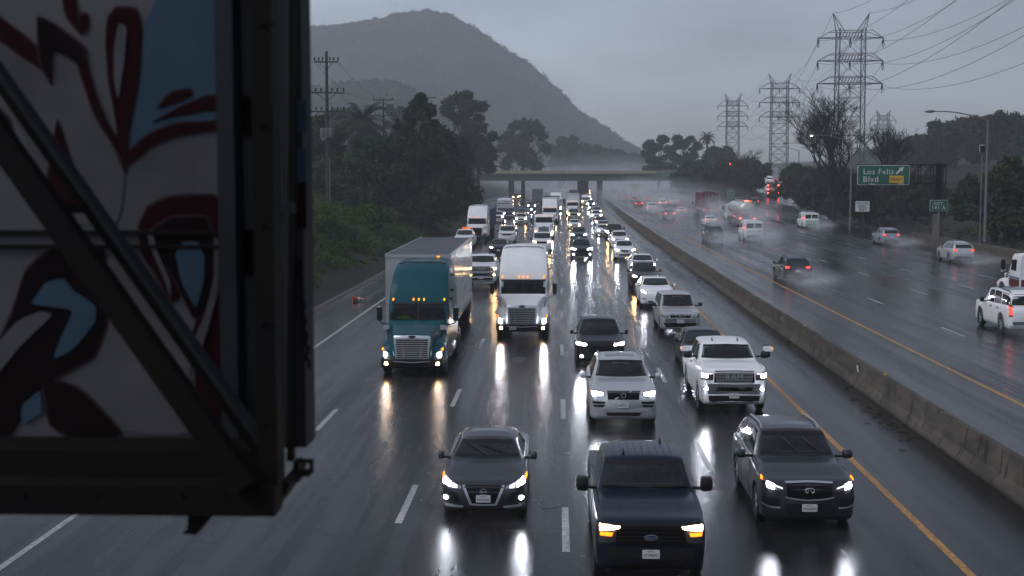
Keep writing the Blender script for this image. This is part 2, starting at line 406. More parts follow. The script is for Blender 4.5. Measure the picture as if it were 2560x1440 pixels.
for (px, py, w_, l_) in ((1412, 1135, .12, .16), (1372, 1262, .22, .35), (1575, 790, .25, .8), (1300, 900, .3, .9), (1095, 1250, .2, .5)):
    c0 = gnd(px, py); mbx = MB(); mbx.add([(c0.x + w_ * math.cos(a) * (1 + .25 * math.sin(3 * a + px)), c0.y + l_ * math.sin(a), .0045) for a in np.linspace(0, 6.28, 14, endpoint=False)], [tuple(range(14))]); mbx.build('patch', CRACK, road)

# concrete median barrier in cast sections ----------------------------
PROF = [(10.32, -.02), (10.32, .09), (10.45, .34), (10.53, .90), (10.69, .90), (10.80, .60), (10.88, .5), (10.88, -.02)]
barrier = empty('median_barrier', (10.6, 30, 0)); tag(barrier, 'long concrete median barrier dividing the two carriageways', 'barrier')
y = 4.8; k = 0
while y < 440:
    ln = 10.0 if y < 120 else 20.0
    mbx = MB(); G = []; n = max(2, int(ln / 5)); dx = random.uniform(-.012, .012)
    for i in range(n + 1):
        yy = y + .012 + (ln - .024) * i / n; G.append([(px + bend(yy) + dx - 10.6, yy - 30, pz + dx) for px, pz in PROF])
    mbx.grid(G); m_ = len(PROF); nn = len(mbx.v)
    mbx.f += [tuple(range(m_)), tuple(range(nn - 1, nn - m_ - 1, -1))]
    mbx.build('barrier_section', BARRIERM, barrier); y += ln
# small reflectors and a marker plate fixed on the barrier
for yy in (44, 58.5, 73, 96, 120): MB().box((10.61 + bend(yy) - 10.6, yy - 30, .94), (.1, .02, .08)).build('reflector', pmat('reflector_amber', (.5, .28, .02), .4), barrier)
MB().box((10.49 - 10.6, 47.2 - 30, .66), (.02, .22, .22), Matrix.Rotation(R(-8), 3, 'Y')).build('marker_plate', SIGNWHITE, barrier)

# the overpass the photograph is taken from (mostly behind the camera)
ov = empty('near_overpass', (0, -6, 0)); tag(ov, 'concrete overpass deck underneath the viewpoint', 'overpass')
MB().box((4, -2.2, 5.0), (90, 13.0, 1.1)).build('deck', CONCRETE, ov)
MB().box((4, 4.1, 5.85), (90, .3, .62)).build('parapet', CONCRETE, ov)

# distant overpass ----------------------------------------------------
BY = 440.0; bb = bend(BY)
bridge = empty('road_overpass', (bb, BY, 0)); tag(bridge, 'concrete road overpass crossing above the whole freeway', 'overpass')
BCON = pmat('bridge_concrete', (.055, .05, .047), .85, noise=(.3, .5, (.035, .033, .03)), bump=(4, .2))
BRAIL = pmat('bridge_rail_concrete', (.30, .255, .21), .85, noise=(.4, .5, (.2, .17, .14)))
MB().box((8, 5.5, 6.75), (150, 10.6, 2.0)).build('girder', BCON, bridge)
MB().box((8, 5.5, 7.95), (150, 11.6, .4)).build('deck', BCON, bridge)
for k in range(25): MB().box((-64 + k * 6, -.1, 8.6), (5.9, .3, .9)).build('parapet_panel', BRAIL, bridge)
for x in (-19.2, 9.6): MB().box((x, 5.5, 2.85), (1.8, 2.2, 5.8)).build('column', BCON, bridge)
MB().box((4.2, 9.0, 2.85), (3.6, 2.0, 5.8)).build('column', BCON, bridge)
for x in (-34, 38): MB().box((x, 5.5, 2.9), (4, 9.5, 5.9)).build('abutment', BCON, bridge)

# hills ---------------------------------------------------------------
HILLM = pmat('hillside_scrub', (.028, .032, .024), .95, spec=.1, noise=(.035, 1.0, (.010, .014, .009)), bump=(.4, .4))
HILLROWS = []
def hill(name, prof, d, depth, label=None):
    pts = [at(px, py, d) for px, py in prof]
    xs = np.array([p.x for p in pts]); zs = np.array([p.z for p in pts])
    X = np.linspace(xs[0], xs[-1], 260); Z = np.interp(X, xs, zs)
    rng = np.random.default_rng(int(d)); N = 46; G = []
    bump = np.convolve(rng.normal(0, 1, 260 + 8), np.ones(3) / 3, 'same')[:260]
    rows = []
    for j in range(N):
        s = j / (N - 1)                # 0 ridge .. 1 foot towards the viewer
        f = (1 - s) ** 1.35
        sp = np.sin(X * .021 + s * 5) * .10 + np.sin(X * .05 - s * 9) * .06 + np.sin(X * .11 + s * 21) * .03
        tex = np.convolve(rng.normal(0, 1, 268), np.ones(3) / 3, 'same')[:260]
        z = 2 + (Z - 2) * (f + sp * (s > 0) * min(1, s * 6) * (1 - s)) + (tex * .9 + bump * .9 * (j == 0)) * 1.0
        yy = d - depth * s + 16 * np.sin(X * .03 + s * 4)
        rows.append(list(zip(X, yy, z)))
    back = [(x, y + 200, -5) for (x, y, z) in rows[0]]
    mb = MB(); mb.grid([back] + rows); o = mb.build(name, HILLM, smooth=180); tag(o, kind='structure'); HILLROWS.append(rows); return o
hill('hill', [(380, 250), (560, 120), (700, 88), (780, 72), (850, 66), (930, 50), (1000, 28), (1060, 20), (1120, 32), (1200, 80), (1260, 122), (1330, 168), (1400, 228), (1450, 276),
              (1500, 312), (1560, 352), (1620, 386), (1700, 412), (1820, 430)], 1480, 560)
hill('hill', [(300, 330), (560, 260), (700, 232), (770, 216), (850, 206), (930, 196), (1000, 206), (1060, 246), (1130, 300), (1200, 352), (1290, 400), (1370, 430)], 880, 220)
hill('hill', [(2000, 430), (2200, 360), (2400, 330), (2560, 300), (2800, 250), (3200, 200)], 700, 250)

# power lines, haze come later
# ------------------------------------------------------------------ vehicles: templates
def pchip(x, Y, q):
    x = np.asarray(x, float); Y = np.asarray(Y, float); h = np.diff(x); dl = np.diff(Y, axis=0) / h[:, None]
    n = len(x); m = np.zeros_like(Y); m[0] = dl[0]; m[-1] = dl[-1]
    for i in range(1, n - 1):
        a, b = dl[i - 1], dl[i]; w1 = 2 * h[i] + h[i - 1]; w2 = h[i] + 2 * h[i - 1]
        ok = a * b > 0; den = np.where(ok, w1 / np.where(ok, a, 1) + w2 / np.where(ok, b, 1), 1)
        m[i] = np.where(ok, (w1 + w2) / den, 0)
    out = []
    for v in q:
        i = min(max(np.searchsorted(x, v) - 1, 0), n - 2); t = (v - x[i]) / h[i]
        out.append((2 * t**3 - 3 * t**2 + 1) * Y[i] + (t**3 - 2 * t**2 + t) * h[i] * m[i] + (-2 * t**3 + 3 * t**2) * Y[i + 1] + (t**3 - t**2) * h[i] * m[i + 1])
    return np.array(out)
def catmull(P, sub):
    out = []; n = len(P)
    for i in range(n - 1):
        p0 = P[max(i - 1, 0)]; p1 = P[i]; p2 = P[i + 1]; p3 = P[min(i + 2, n - 1)]
        if i == 0: p0 = np.array([-p2[0], p2[1]]) if abs(p1[0]) < 1e-6 and False else p1
        for k in range(sub):
            t = k / sub; a = .5                       # softened tension keeps creases crisp
            m1 = (p2 - p0) * a * .7; m2 = (p3 - p1) * a * .7
            out.append((2 * t**3 - 3 * t**2 + 1) * p1 + (t**3 - 2 * t**2 + t) * m1 + (-2 * t**3 + 3 * t**2) * p2 + (t**3 - t**2) * m2)
    out.append(P[-1]); return np.array(out)

SEETHRU = bpy.data.materials.new('cab_glass'); SEETHRU.use_nodes = True
_n = SEETHRU.node_tree; _n.nodes.clear(); _t = _n.nodes.new('ShaderNodeBsdfTransparent'); _t.inputs[0].default_value = (.56, .68, .64, 1); _g = _n.nodes.new('ShaderNodeBsdfGlossy'); _g.inputs['Roughness'].default_value = .05; _g.inputs[0].default_value = (.9, .9, .9, 1)
_f = _n.nodes.new('ShaderNodeFresnel'); _f.inputs[0].default_value = 1.75; _m = _n.nodes.new('ShaderNodeMixShader'); _o = _n.nodes.new('ShaderNodeOutputMaterial')
for a, b in ((_f.outputs[0], _m.inputs[0]), (_t.outputs[0], _m.inputs[1]), (_g.outputs[0], _m.inputs[2]), (_m.outputs[0], _o.inputs[0])): _n.links.new(a, b)
SEETHRU_TRUCK = SEETHRU.copy(); SEETHRU_TRUCK.name = 'lorry_cab_glass'; [n for n in SEETHRU_TRUCK.node_tree.nodes if n.type == 'FRESNEL'][0].inputs[0].default_value = 1.28
CABIN = pmat('cab_interior', (.055, .056, .058), .8); DASHM = pmat('dashboard_plastic', (.085, .088, .09), .7); SEATM = pmat('cab_seat', (.11, .11, .115), .9)


class Tmpl:
    """parts of one kind of vehicle: (name, mesh, material key, parent index, offset, level)"""
    def __init__(s, L): s.rec = []; s.L = L; s.bvh = None
    def add(s, name, me, mat, parent=-1, loc=(0, 0, 0), lod=0):
        s.rec.append((name, me, mat, parent, loc, lod)); return len(s.rec) - 1
    def mb(s, name, mb, mat, parent=-1, smooth=None, lod=0, loc=(0, 0, 0)): return s.add(name, mb.mesh(name, smooth), mat, parent, loc, lod)
    def hull(s, st, arches=(), step=.085, sub=3, name='body', mat='PAINT', open_front=None, keep=True):
        """st: list of (y, pts10) half sections; arches: (yc, zc, radius)"""
        ys = [a for a, _ in st]; Y = np.array([np.asarray(p, float).ravel() for _, p in st])
        q = sorted(set(list(np.arange(ys[0], ys[-1], step)) + ys + [c + k * r_ for c, _, r_ in arches for k in (-1.0, -.97, -.9, -.75, -.5, .5, .75, .9, .97, 1.0)]))
        q = [v for i, v in enumerate(q) if i == 0 or v - q[i - 1] > .006 or v in ys]
        D = pchip(ys, Y, q); rows = []
        for v, d in zip(q, D):
            P = d.reshape(-1, 2).copy(); za = -9
            for c, zc, r_ in arches:
                if abs(v - c) < r_: za = max(za, zc + math.sqrt(max(0, r_ * r_ - (v - c)**2)))
            if za > P[1, 1]:
                P[0, 1] = P[1, 1] = za
                for i, e in ((2, .02), (3, .05), (4, .07)): P[i, 1] = max(P[i, 1], za + e)
            C = catmull(P, sub); rows.append([(-x, v, z) for x, z in C[::-1]] + [(x, v, z) for x, z in C[1:]])
        mb = MB(); mb.grid(rows); m = len(rows[0]); n = len(rows)
        mb.f += [tuple(range(m)), tuple(range(n * m - 1, (n - 1) * m - 1, -1))]
        if keep: s.bvh = BVHTree.FromPolygons([Vector(p) for p in mb.v], mb.f); s.y0 = ys[0]; s.y1 = ys[-1]
        if open_front:                      # leave the windscreen opening free of body
            x0, z0, z1, ymax = open_front; V_ = mb.v
            def keepf(f):
                c = np.mean([V_[i] for i in f], axis=0); return not (abs(c[0]) < x0 and z0 < c[2] < z1 and c[1] < ymax)
            mb.f = [f for f in mb.f if len(f) > 4 or keepf(f)]
        return s.mb(name, mb, mat, smooth=38)
    def hit(s, ax, a, b):
        if ax == 'F': o, d = Vector((a, s.y0 - 3, b)), Vector((0, 1, 0))
        elif ax == 'B': o, d = Vector((a, s.y1 + 3, b)), Vector((0, -1, 0))
        elif ax == 'L': o, d = Vector((-4, a, b)), Vector((1, 0, 0))
        elif ax == 'R': o, d = Vector((4, a, b)), Vector((-1, 0, 0))
        else: o, d = Vector((a, b, 8)), Vector((0, 0, -1))
        p, n, _, _ = s.bvh.ray_cast(o, d)
        if p is None or (ax in 'FB' and False):
            g = {'F': (a, s.y0 + .3, b), 'B': (a, s.y1 - .3, b), 'L': (-1, a, b), 'R': (1, a, b), 'T': (a, b, 1)}[ax]
            p, n, _, _ = s.bvh.find_nearest(Vector(g))
        if n.dot(d) > 0: n = -n
        return p, n
    def pmesh(s, name, ax, top, bot, nu=8, nv=3, off=.006, th=.02):
        def resample(pl):
            pl = [np.array(p, float) for p in pl]
            if len(pl) == 1: return [pl[0]] * (nu + 1)
            ds = np.r_[0, np.cumsum([np.linalg.norm(b - a) for a, b in zip(pl, pl[1:])])]; q = np.linspace(0, ds[-1], nu + 1)
            A = np.array(pl); return [np.array([np.interp(v, ds, A[:, 0]), np.interp(v, ds, A[:, 1])]) for v in q]
        t_, b_ = resample(top), resample(bot); G = []; H = []
        for j in range(nv + 1):
            f = j / nv; r1 = []; r2 = []
            for i in range(nu + 1):
                w = t_[i] * (1 - f) + b_[i] * f; p, n = s.hit(ax, w[0], w[1]); r1.append(p + n * off); r2.append(p - n * th)
            G.append(r1); H.append(r2)
        mb = MB(); mb.grid(G); B1 = G[0] + [r[-1] for r in G[1:]] + G[-1][-2::-1] + [r[0] for r in G[-2:0:-1]]
        B2 = H[0] + [r[-1] for r in H[1:]] + H[-1][-2::-1] + [r[0] for r in H[-2:0:-1]]
        mb.grid([B1, B2], closed_u=True)
        b = len(mb.v)
        return mb.mesh(name, 30)
    def patch(s, name, ax, top, bot, mat, nu=8, nv=3, off=.006, parent=-1, lod=0, th=.02):
        return s.add(name, s.pmesh(name, ax, top, bot, nu, nv, off, th), mat, parent, (0, 0, 0), lod)
    def pair(s, name, ax, top, bot, mat, **k):
        """the same patch on both sides of a front or rear face"""
        r = [s.patch(name, ax, top, bot, mat, **k)]
        k2 = dict(k)
        if isinstance(k.get('parent'), (list, tuple)): raise ValueError
        r.append(s.patch(name, ax, [(-x, z) for x, z in top], [(-x, z) for x, z in bot], mat, **k2)); return r
    def disc(s, name, ax, x, z, r, mat, off=.012, parent=-1, n=12, lod=0):
        mb = MB(); P = []; Q = []
        for k in range(n):
            a = 6.28318 * k / n; p, nn = s.hit(ax, x + r * math.cos(a), z + r * math.sin(a)); P.append(p + nn * off); Q.append(p - nn * .01)
        p, nn = s.hit(ax, x, z); mb.add(P + Q + [p + nn * (off + .006)], [(k, (k + 1) % n, 2 * n) for k in range(n)] + [(k, (k + 1) % n, (k + 1) % n + n, k + n) for k in range(n)])
        return s.mb(name, mb, mat, parent, 40, lod)
    def lamp(s, sx, top, bot, htop, hbot, key, housing, name='headlight', ax='F'):
        f = lambda P: [(sx * x, z) for x, z in P]
        h = s.patch(name, ax, f(htop), f(hbot), housing, nu=8, nv=3, off=.008)
        for t_, b_, m_ in zip(top, bot, key): s.patch('bulb', ax, f(t_), f(b_), m_, nu=5, nv=2, off=.022, parent=h)
        return h

def sec(W, zb, zs, wg, zg, wr, zr, zc, cr=.55):
    return [(0, zb), (.90 * W, zb), (.985 * W, zb + .3 * (zs - zb)), (W, zb + .62 * (zs - zb)), (.968 * W, zs), (wg, zg), ((wg + wr) / 2 * 1.012, (zg + zr) / 2), (wr, zr), (cr * wr, zr + .75 * (zc - zr)), (0, zc)]

_wheel_cache = {}
def wheel_meshes(r, w, side):
    k = (round(r, 3), round(w, 3), side)
    if k not in _wheel_cache:
        t = MB().lathe([(r * .62, -w / 2), (r * .9, -w / 2), (r * .985, -w / 2 + .03), (r, -w * .25), (r, w * .25), (r * .985, w / 2 - .03), (r * .9, w / 2), (r * .62, w / 2), (r * .6, 0), (r * .62, -w / 2)], 24).mesh('tyre', 40)
        m = MB(); o = side * (w / 2 - .02)
        m.lathe([(r * .64, o), (r * .60, o - side * .03), (r * .55, o - side * .05), (.0, o - side * .05)], 20)
        for a in range(5):
            c = math.cos(a * 1.2566); d = math.sin(a * 1.2566)
            m.path([(o - side * .03, .05 * c, .05 * d), (o - side * .02, r * .6 * c, r * .6 * d)], [.05, .035], 5)
        m.lathe([(.08, o - side * .06), (.08, o), (.0, o)], 10)
        _wheel_cache[k] = (t, m.mesh('rim', 40))
    return _wheel_cache[k]
def add_wheels(t, axles, hw, r, w=.22, rimmat=RIM):
    for y in axles:
        for sd in (-1, 1):
            a, b = wheel_meshes(r, w, sd); i = t.add('wheel', a, RUBBER, -1, (sd * (hw - w / 2 - .015), y, r)); t.add('rim', b, rimmat, i, (0, 0, 0), 1)
def emblem(t, kind, x, z, s_):
    p, n = t.hit('F', x, z); y = p.y - .015
    if kind == 'ringbar':
        m = MB().lathe([(s_ * .8, 0), (s_ * .8, -.015), (s_, -.015), (s_, 0)], 20, axis=1, c=(x, y, z)); m.box((x, y - .014, z), (s_ * 2.3, .02, s_ * .36))
    elif kind == 'ring': m = MB().lathe([(s_ * .68, 0), (s_ * .68, -.015), (s_, -.015), (s_, 0)], 20, axis=1, c=(x, y, z))
    elif kind == 'oval':
        m = MB(); m.add([(x + 1.0 * s_ * math.cos(k * .3142), y - .012, z + .42 * s_ * math.sin(k * .3142)) for k in range(20)] + [(x + 1.0 * s_ * math.cos(k * .3142), y + .02, z + .42 * s_ * math.sin(k * .3142)) for k in range(20)],
              [tuple(range(20))] + [(k, (k + 1) % 20, (k + 1) % 20 + 20, k + 20) for k in range(20)])
        i = t.mb('emblem', m, CHROME)
        m = MB(); m.add([(x + .9 * s_ * math.cos(k * .3142), y - .016, z + .33 * s_ * math.sin(k * .3142)) for k in range(20)], [tuple(range(20))]); t.mb('emblem_field', m, pmat('emblem_blue', (.01, .02, .09), .3), i)
        t.add('lettering', stand(text_mesh('Ford', 1, .001), (x, y - .019, z), s_ * 1.1), CHROME, i); return
    elif kind == 'peak':    # oval open at the bottom with two converging strokes
        pts = [(x + s_ * 1.25 * math.cos(a), y, z + s_ * .72 * math.sin(a)) for a in np.linspace(R(-62), R(242), 22)]
        m = MB().path(pts, .011, 6); m.path([pts[0], (x + .02, y, z + s_ * .30)], .011, 6); m.path([pts[-1], (x - .02, y, z + s_ * .30)], .011, 6)
    t.mb('emblem', m, CHROME, smooth=40)
def plate(t, x, z, txt=None, face='F', tilt=0):
    p, n = t.hit(face, x, z); sg = -1 if face == 'F' else 1; y = p.y + sg * .03
    i = t.mb('number_plate', MB().rbox((x, y, z), (.31, .02, .155), .02, 1), PLATEW, lod=0)
    if txt:
        t.add('lettering', stand(text_mesh(txt, 1, .001, spacing=1.05), (x, y + sg * .014, z - .014), .265, sg), PLATETXT, i)
        t.add('script', stand(text_mesh('California', 1, .001), (x, y + sg * .014, z + .055), .13, sg), PLATERED, i)
    return i
def wipers(t, a, b):
    for (x0, z0), (x1, z1) in (a, b):
        pts = []
        for k in range(7):
            f = k / 6; p, n = t.hit('F', x0 + (x1 - x0) * f, z0 + (z1 - z0) * f); pts.append(p + n * (.02 + .02 * math.sin(f * 3.14)))
        t.mb('wiper', MB().path(pts, .013, 5), TRIM, lod=1)

def car(L=4.8, W=.92, H=1.45, gc=.18, hf=.80, hc=1.0, belt=.95, yc=1.35, yrf=2.1, yrr=3.4, yrb=4.2, tail='sedan', up=0.0, wr=.33, fa=.92, ra=None,
        roofw=.66, hoodw=.80, arch_mat=None, doors=4, hl=None, lamp_shape=None, lampkeys=('HL',), grille=None, fog=None, extra=None, mirror=(.14, .19, .13), mirror_z=None, mirror_mat='PAINT', rails=None,
        sunroof=None, wiper=True, glassroof=False, plate_z=.45, plate_txt=None, tl=None, rplate=True, fascia=None, hl_housing=LENSDARK, antenna=False, bed=None, ws_top=.1, wipe=None, cabin=False):
    t = Tmpl(L); ra = ra or L - 1.05; zt = lambda a, b, f: a + (b - a) * f
    if hl is None: hl = ([(.52 * W, hf - .06), (.9 * W, hf + .0)], [(.5 * W, hf - .16), (.93 * W, hf - .12)])
    nose = []
    for (y, w0, b0, s0, t0), (_, w1, b1, s1, t1), yy in zip(
            [(0, .66, .12, -.24, -.19), (0, .82, .04, -.13, -.08), (0, .935, 0, -.05, 0.0), (0, .985, 0, .02, .055)],
            [(0, .80, .09, -.11, -.07), (0, .90, .03, -.05, -.015), (0, .965, 0, -.015, .02), (0, .992, 0, .005, .04)], (0, .05, .17, .45)):
        w = zt(w0, w1, up); zs = hf + zt(s0, s1, up); tt = hf + zt(t0, t1, up); nose.append((yy, w * W, gc + zt(b0, b1, up), zs, tt))
    st = [(y, sec(w, zb, zs, .93 * w, zs + .35 * (tt - zs), .80 * w, zs + .8 * (tt - zs), tt)) for y, w, zb, zs, tt in nose]
    ym = .45 + (yc - .45) * .6
    def hood(y, zs, tt, w=W): return (y, sec(w, gc, zs, .90 * w, zs + .02, hoodw * w, tt - .015, tt))
    st.append(hood(ym, zt(hf + .02, belt, .55), zt(hf + .05, hc, .62) + .02)); st.append(hood(yc, belt - .01, hc))
    wt = roofw * W
    def cab(y, zroof, w=W, wr_=wt, zg=None, b_=belt): return (y, sec(w, gc, b_, .905 * w, b_ + .03, wr_, zroof - .055, zroof))
    f = .5; st.append((zt(yc, yrf, f), sec(W, gc, belt, .905 * W, belt + .03, zt(hoodw * W, wt, f), zt(hc - .015, H - .08, f) + .02, zt(hc, H - .03, f) + .035)))
    st.append(cab(yrf, H - .025)); st.append(cab(zt(yrf, yrr, .45), H)); st.append(cab(yrr, H - .03))
    if tail == 'sedan':
        f = .5; st.append((zt(yrr, yrb, f), sec(W, gc, belt + .01, .9 * W, belt + .04, zt(wt, .72 * W, f), zt(H - .085, belt + .10, f) + .02, zt(H - .03, belt + .13, f) + .03)))
        st.append((yrb, sec(W, gc, belt + .02, .9 * W, belt + .05, .76 * W, belt + .09, belt + .12)))
        st.append((L - .22, sec(.96 * W, gc + .04, belt, .88 * W, belt + .04, .72 * W, belt + .08, belt + .10)))
        st.append((L - .06, sec(.86 * W, gc + .1, belt - .08, .8 * W, belt - .03, .66 * W, belt + .0, belt + .02)))
        st.append((L, sec(.74 * W, gc + .18, belt - .2, .68 * W, belt - .17, .56 * W, belt - .14, belt - .12)))
    elif tail in ('suv', 'van'):
        k = .0 if tail == 'van' else 1
        st.append((yrb - .25 * k, cab(0, H - .05 - .03 * k)[1]))
        f = .5; zr2 = belt + .06
        st.append((zt(yrb, L - .12, .5), sec(.985 * W, gc + .03, belt, .89 * W, belt + .03, zt(wt, .8 * W, .5), zt(H - .1, zr2, .5) + .06, zt(H - .05, zr2 + .04, .5) + .08)))
        st.append((L - .12, sec(.96 * W, gc + .06, belt - .02, .88 * W, belt + .02, .78 * W, zr2, zr2 + .03)))
        st.append((L - .03, sec(.88 * W, gc + .1, belt - .14, .82 * W, belt - .1, .72 * W, belt - .07, belt - .05)))
        st.append((L, sec(.80 * W, gc + .14, belt - .28, .74 * W, belt - .25, .62 * W, belt - .22, belt - .2)))
    elif tail == 'pickup':
        bz = belt + .02
        st.append((yrr + .12, cab(0, H - .07)[1]))
        st.append((yrr + .30, sec(W, gc, belt, .93 * W, belt + .02, .85 * W, bz + .06, bz + .07)))
        st.append((yrr + .36, sec(W, gc, belt, .95 * W, bz + .01, .88 * W, bz + .02, bz + .02)))
        st.append((L - .1, sec(.99 * W, gc + .06, belt, .95 * W, bz, .88 * W, bz + .01, bz + .01)))
        st.append((L, sec(.95 * W, gc + .1, belt - .04, .9 * W, belt - .03, .84 * W, bz - .02, bz - .02)))
    z0 = hc + .03; z1 = H - ws_top; b0 = hoodw * W * .965; b1 = wt * .97
    t.hull(st, [(fa, wr * .98, wr + .075), (ra, wr * .98, wr + .075)], open_front=(b1 * .96, z0 + .05, z1 - .04, yrf + .06) if cabin else None)
    if cabin:
        ci = t.mb('cabin', MB().add([(-.8 * W, yc + .1, .5), (.8 * W, yc + .1, .5), (.84 * W, yrf + 1.9, .5), (-.84 * W, yrf + 1.9, .5), (-.84 * W, yc + .3, belt), (.84 * W, yc + .3, belt), (.84 * W, yrf + 1.9, belt), (-.84 * W, yrf + 1.9, belt), (-.93 * wt, yrf + .1, H - .1), (.93 * wt, yrf + .1, H - .1), (.93 * wt, yrf + 1.2, H - .1), (-.93 * wt, yrf + 1.2, H - .1)],
            [(0, 1, 2, 3), (2, 3, 7, 6), (0, 3, 7, 4), (1, 2, 6, 5), (4, 7, 11, 8), (5, 6, 10, 9), (6, 7, 11, 10), (8, 9, 10, 11)]), CABIN)
        t.mb('dashboard', MB().add([(-.8 * W, yc + .06, hc - .03), (.8 * W, yc + .06, hc - .03), (.8 * W, yc + .75, hc + .0), (-.8 * W, yc + .75, hc + .0), (-.8 * W, yc + .8, hc - .3), (.8 * W, yc + .8, hc - .3)], [(0, 1, 2, 3), (3, 2, 5, 4)]), DASHM, ci)
        for sx in (-1, 1):
            sy = yrf + .55; t.mb('seat', MB().rbox((sx * .40 * W, sy, belt - .12), (.50, .16, .62), .1, 1).rbox((sx * .40 * W, sy - .02, belt + .34), (.26, .11, .2), .06, 1), SEATM, ci)
        t.mb('steering_wheel', MB().path([(.40 * W + .18 * math.cos(a), yc + .92 + .06 * math.sin(a), hc - .02 + .17 * math.sin(a)) for a in np.linspace(0, 6.2832, 15)], .014, 5), TRIM, ci)
        p_, _ = t.hit('F', 0, z1 - .03); t.mb('rear_view_mirror', MB().rbox((0, p_.y + .16, z1 - .07), (.24, .03, .07), .02, 1), TRIM, ci)
    t.mb('underbody', MB().box((0, L / 2, gc + .16), (W * 1.2, L * .86, .3)), UNDER)
    add_wheels(t, (fa, ra), W, wr)
    # glass
    ws = t.patch('windscreen', 'F', [(-b1, z1 - .02), (-b1 * .5, z1), (0, z1 + .006), (b1 * .5, z1), (b1, z1 - .02)], [(-b0, z0 + .015), (-b0 * .5, z0 - .012), (0, z0 - .016), (b0 * .5, z0 - .012), (b0, z0 + .015)], SEETHRU if cabin else GLASS, nu=14, nv=6, off=.006)
    if cabin: t.rec[ws] = t.rec[ws][:1] + (t.pmesh('windscreen', 'F', [(-b1, z1 - .02), (-b1 * .5, z1), (0, z1 + .006), (b1 * .5, z1), (b1, z1 - .02)], [(-b0, z0 + .015), (-b0 * .5, z0 - .012), (0, z0 - .016), (b0 * .5, z0 - .012), (b0, z0 + .015)], 14, 6, .008, .002),) + t.rec[ws][2:]
    if cabin: t.patch('windscreen_band', 'F', [(-b1, z1 + .0), (0, z1 + .022), (b1, z1 + .0)], [(-b1, z1 - .05), (0, z1 - .045), (b1, z1 - .05)], TRIM, nu=10, nv=1, off=.012)
    if cabin: t.patch('windscreen_cowl', 'F', [(-b0 * .97, z0 + .06), (0, z0 + .05), (b0 * .97, z0 + .06)], [(-b0, z0 + .015), (0, z0 + .004), (b0, z0 + .015)], TRIM, nu=10, nv=1, off=.012)
    if wiper: wipers(t, *(wipe or (((.06, z0 + .01), (-.42, z0 + .30 * (z1 - z0))), ((.55, z0 + .015), (.02, z0 + .26 * (z1 - z0))))))
    zb = belt + .055; zt_ = H - .13; ymid = zt(yrf, yrr, .42); a0 = zt(yc, yrf, .30)
    for ax in 'LR':
        t.patch('side_window', ax, [(yrf + .10, zt_), (ymid - .04, zt_ + .015)], [(a0 + .22, zb), (ymid - .04, zb)], GLASS, nu=7, nv=3)
        e = yrr - .05 if tail != 'pickup' else yrr + .02
        if doors == 4:
            e2 = {'sedan': yrr + .32, 'suv': yrr - .05, 'van': yrr - .1, 'pickup': yrr + .06}[tail]
            t.patch('side_window', ax, [(ymid + .04, zt_ + .015), (e - .02, zt_ - .01)], [(ymid + .04, zb), (e2, zb + .02)], GLASS, nu=7, nv=3)
        if tail == 'suv': t.patch('side_window', ax, [(yrr + .06, zt_ - .01), (yrb - .1, zt_ - .03)], [(yrr + .05, zb + .02), (yrb + .22, zb + .05)], GLASS, nu=6, nv=3)
        d1 = zt(yrf, yrr, .42)
        for (ya, yb) in ([(yc + .28, d1 - .012), (d1 + .012, e + (.12 if tail == 'sedan' else -.02))] if doors == 4 else [(yc + .3, d1 + .1)]):
            lo = gc + .17; cut = max(ya, fa + wr + .12); cut2 = min(yb, ra - wr - .12)
            i = t.patch('door', ax, [(ya, zb - .06), (yb, zb - .055)], [(cut, lo), (cut2 if yb > ra - wr else yb, lo)], 'PAINT', nu=5, nv=4, off=.007, lod=0)
            p, n = t.hit(ax, yb - .16, belt - .10); t.mb('handle', MB().box(p + n * .025, (.03, .2, .035)), 'PAINT' if mirror_mat == 'PAINT' else TRIM, i, lod=1)
    # lights and face
    for sx in (-1, 1):
        lt = lamp_shape or ([[(hl[0][0][0] + .1, hl[0][0][1] - .02), (hl[0][-1][0] - .06, hl[0][-1][1] - .03)]], [[(hl[1][0][0] + .1, hl[1][0][1] + .025), (hl[1][-1][0] - .06, hl[1][-1][1] + .03)]])
        t.lamp(sx, lt[0], lt[1], hl[0], hl[1], lampkeys, hl_housing)
    if grille:
        g = t.patch('grille', 'F', grille[0], grille[1], grille[2] if len(grille) > 2 else GRILLE, nu=10, nv=4, off=.008)
        t.g = g
    for fg in (fog or []):
        for sx in (-1, 1):
            h = t.patch('fog_light', 'F', [(sx * (fg[0] - .09), fg[1] + .06), (sx * (fg[0] + .09), fg[1] + .06)], [(sx * (fg[0] - .07), fg[1] - .06), (sx * (fg[0] + .09), fg[1] - .05)], TRIM, nu=4, nv=2, off=.007)
            if fg[2]: t.disc('bulb', 'F', sx * fg[0], fg[1], .042, fg[2], .02, h)
    for (nm, ax, tp, bt, mt, mirrored) in (fascia or []):
        if mirrored: t.pair(nm, ax, tp, bt, mt, nu=8, nv=3, off=.010)
        else: t.patch(nm, ax, tp, bt, mt, nu=10, nv=3, off=.010)
    if plate_z: plate(t, 0, plate_z, plate_txt)
    # mirrors
    mz = mirror_z or belt + .10; mw, mh, md = mirror; my = yc + .42
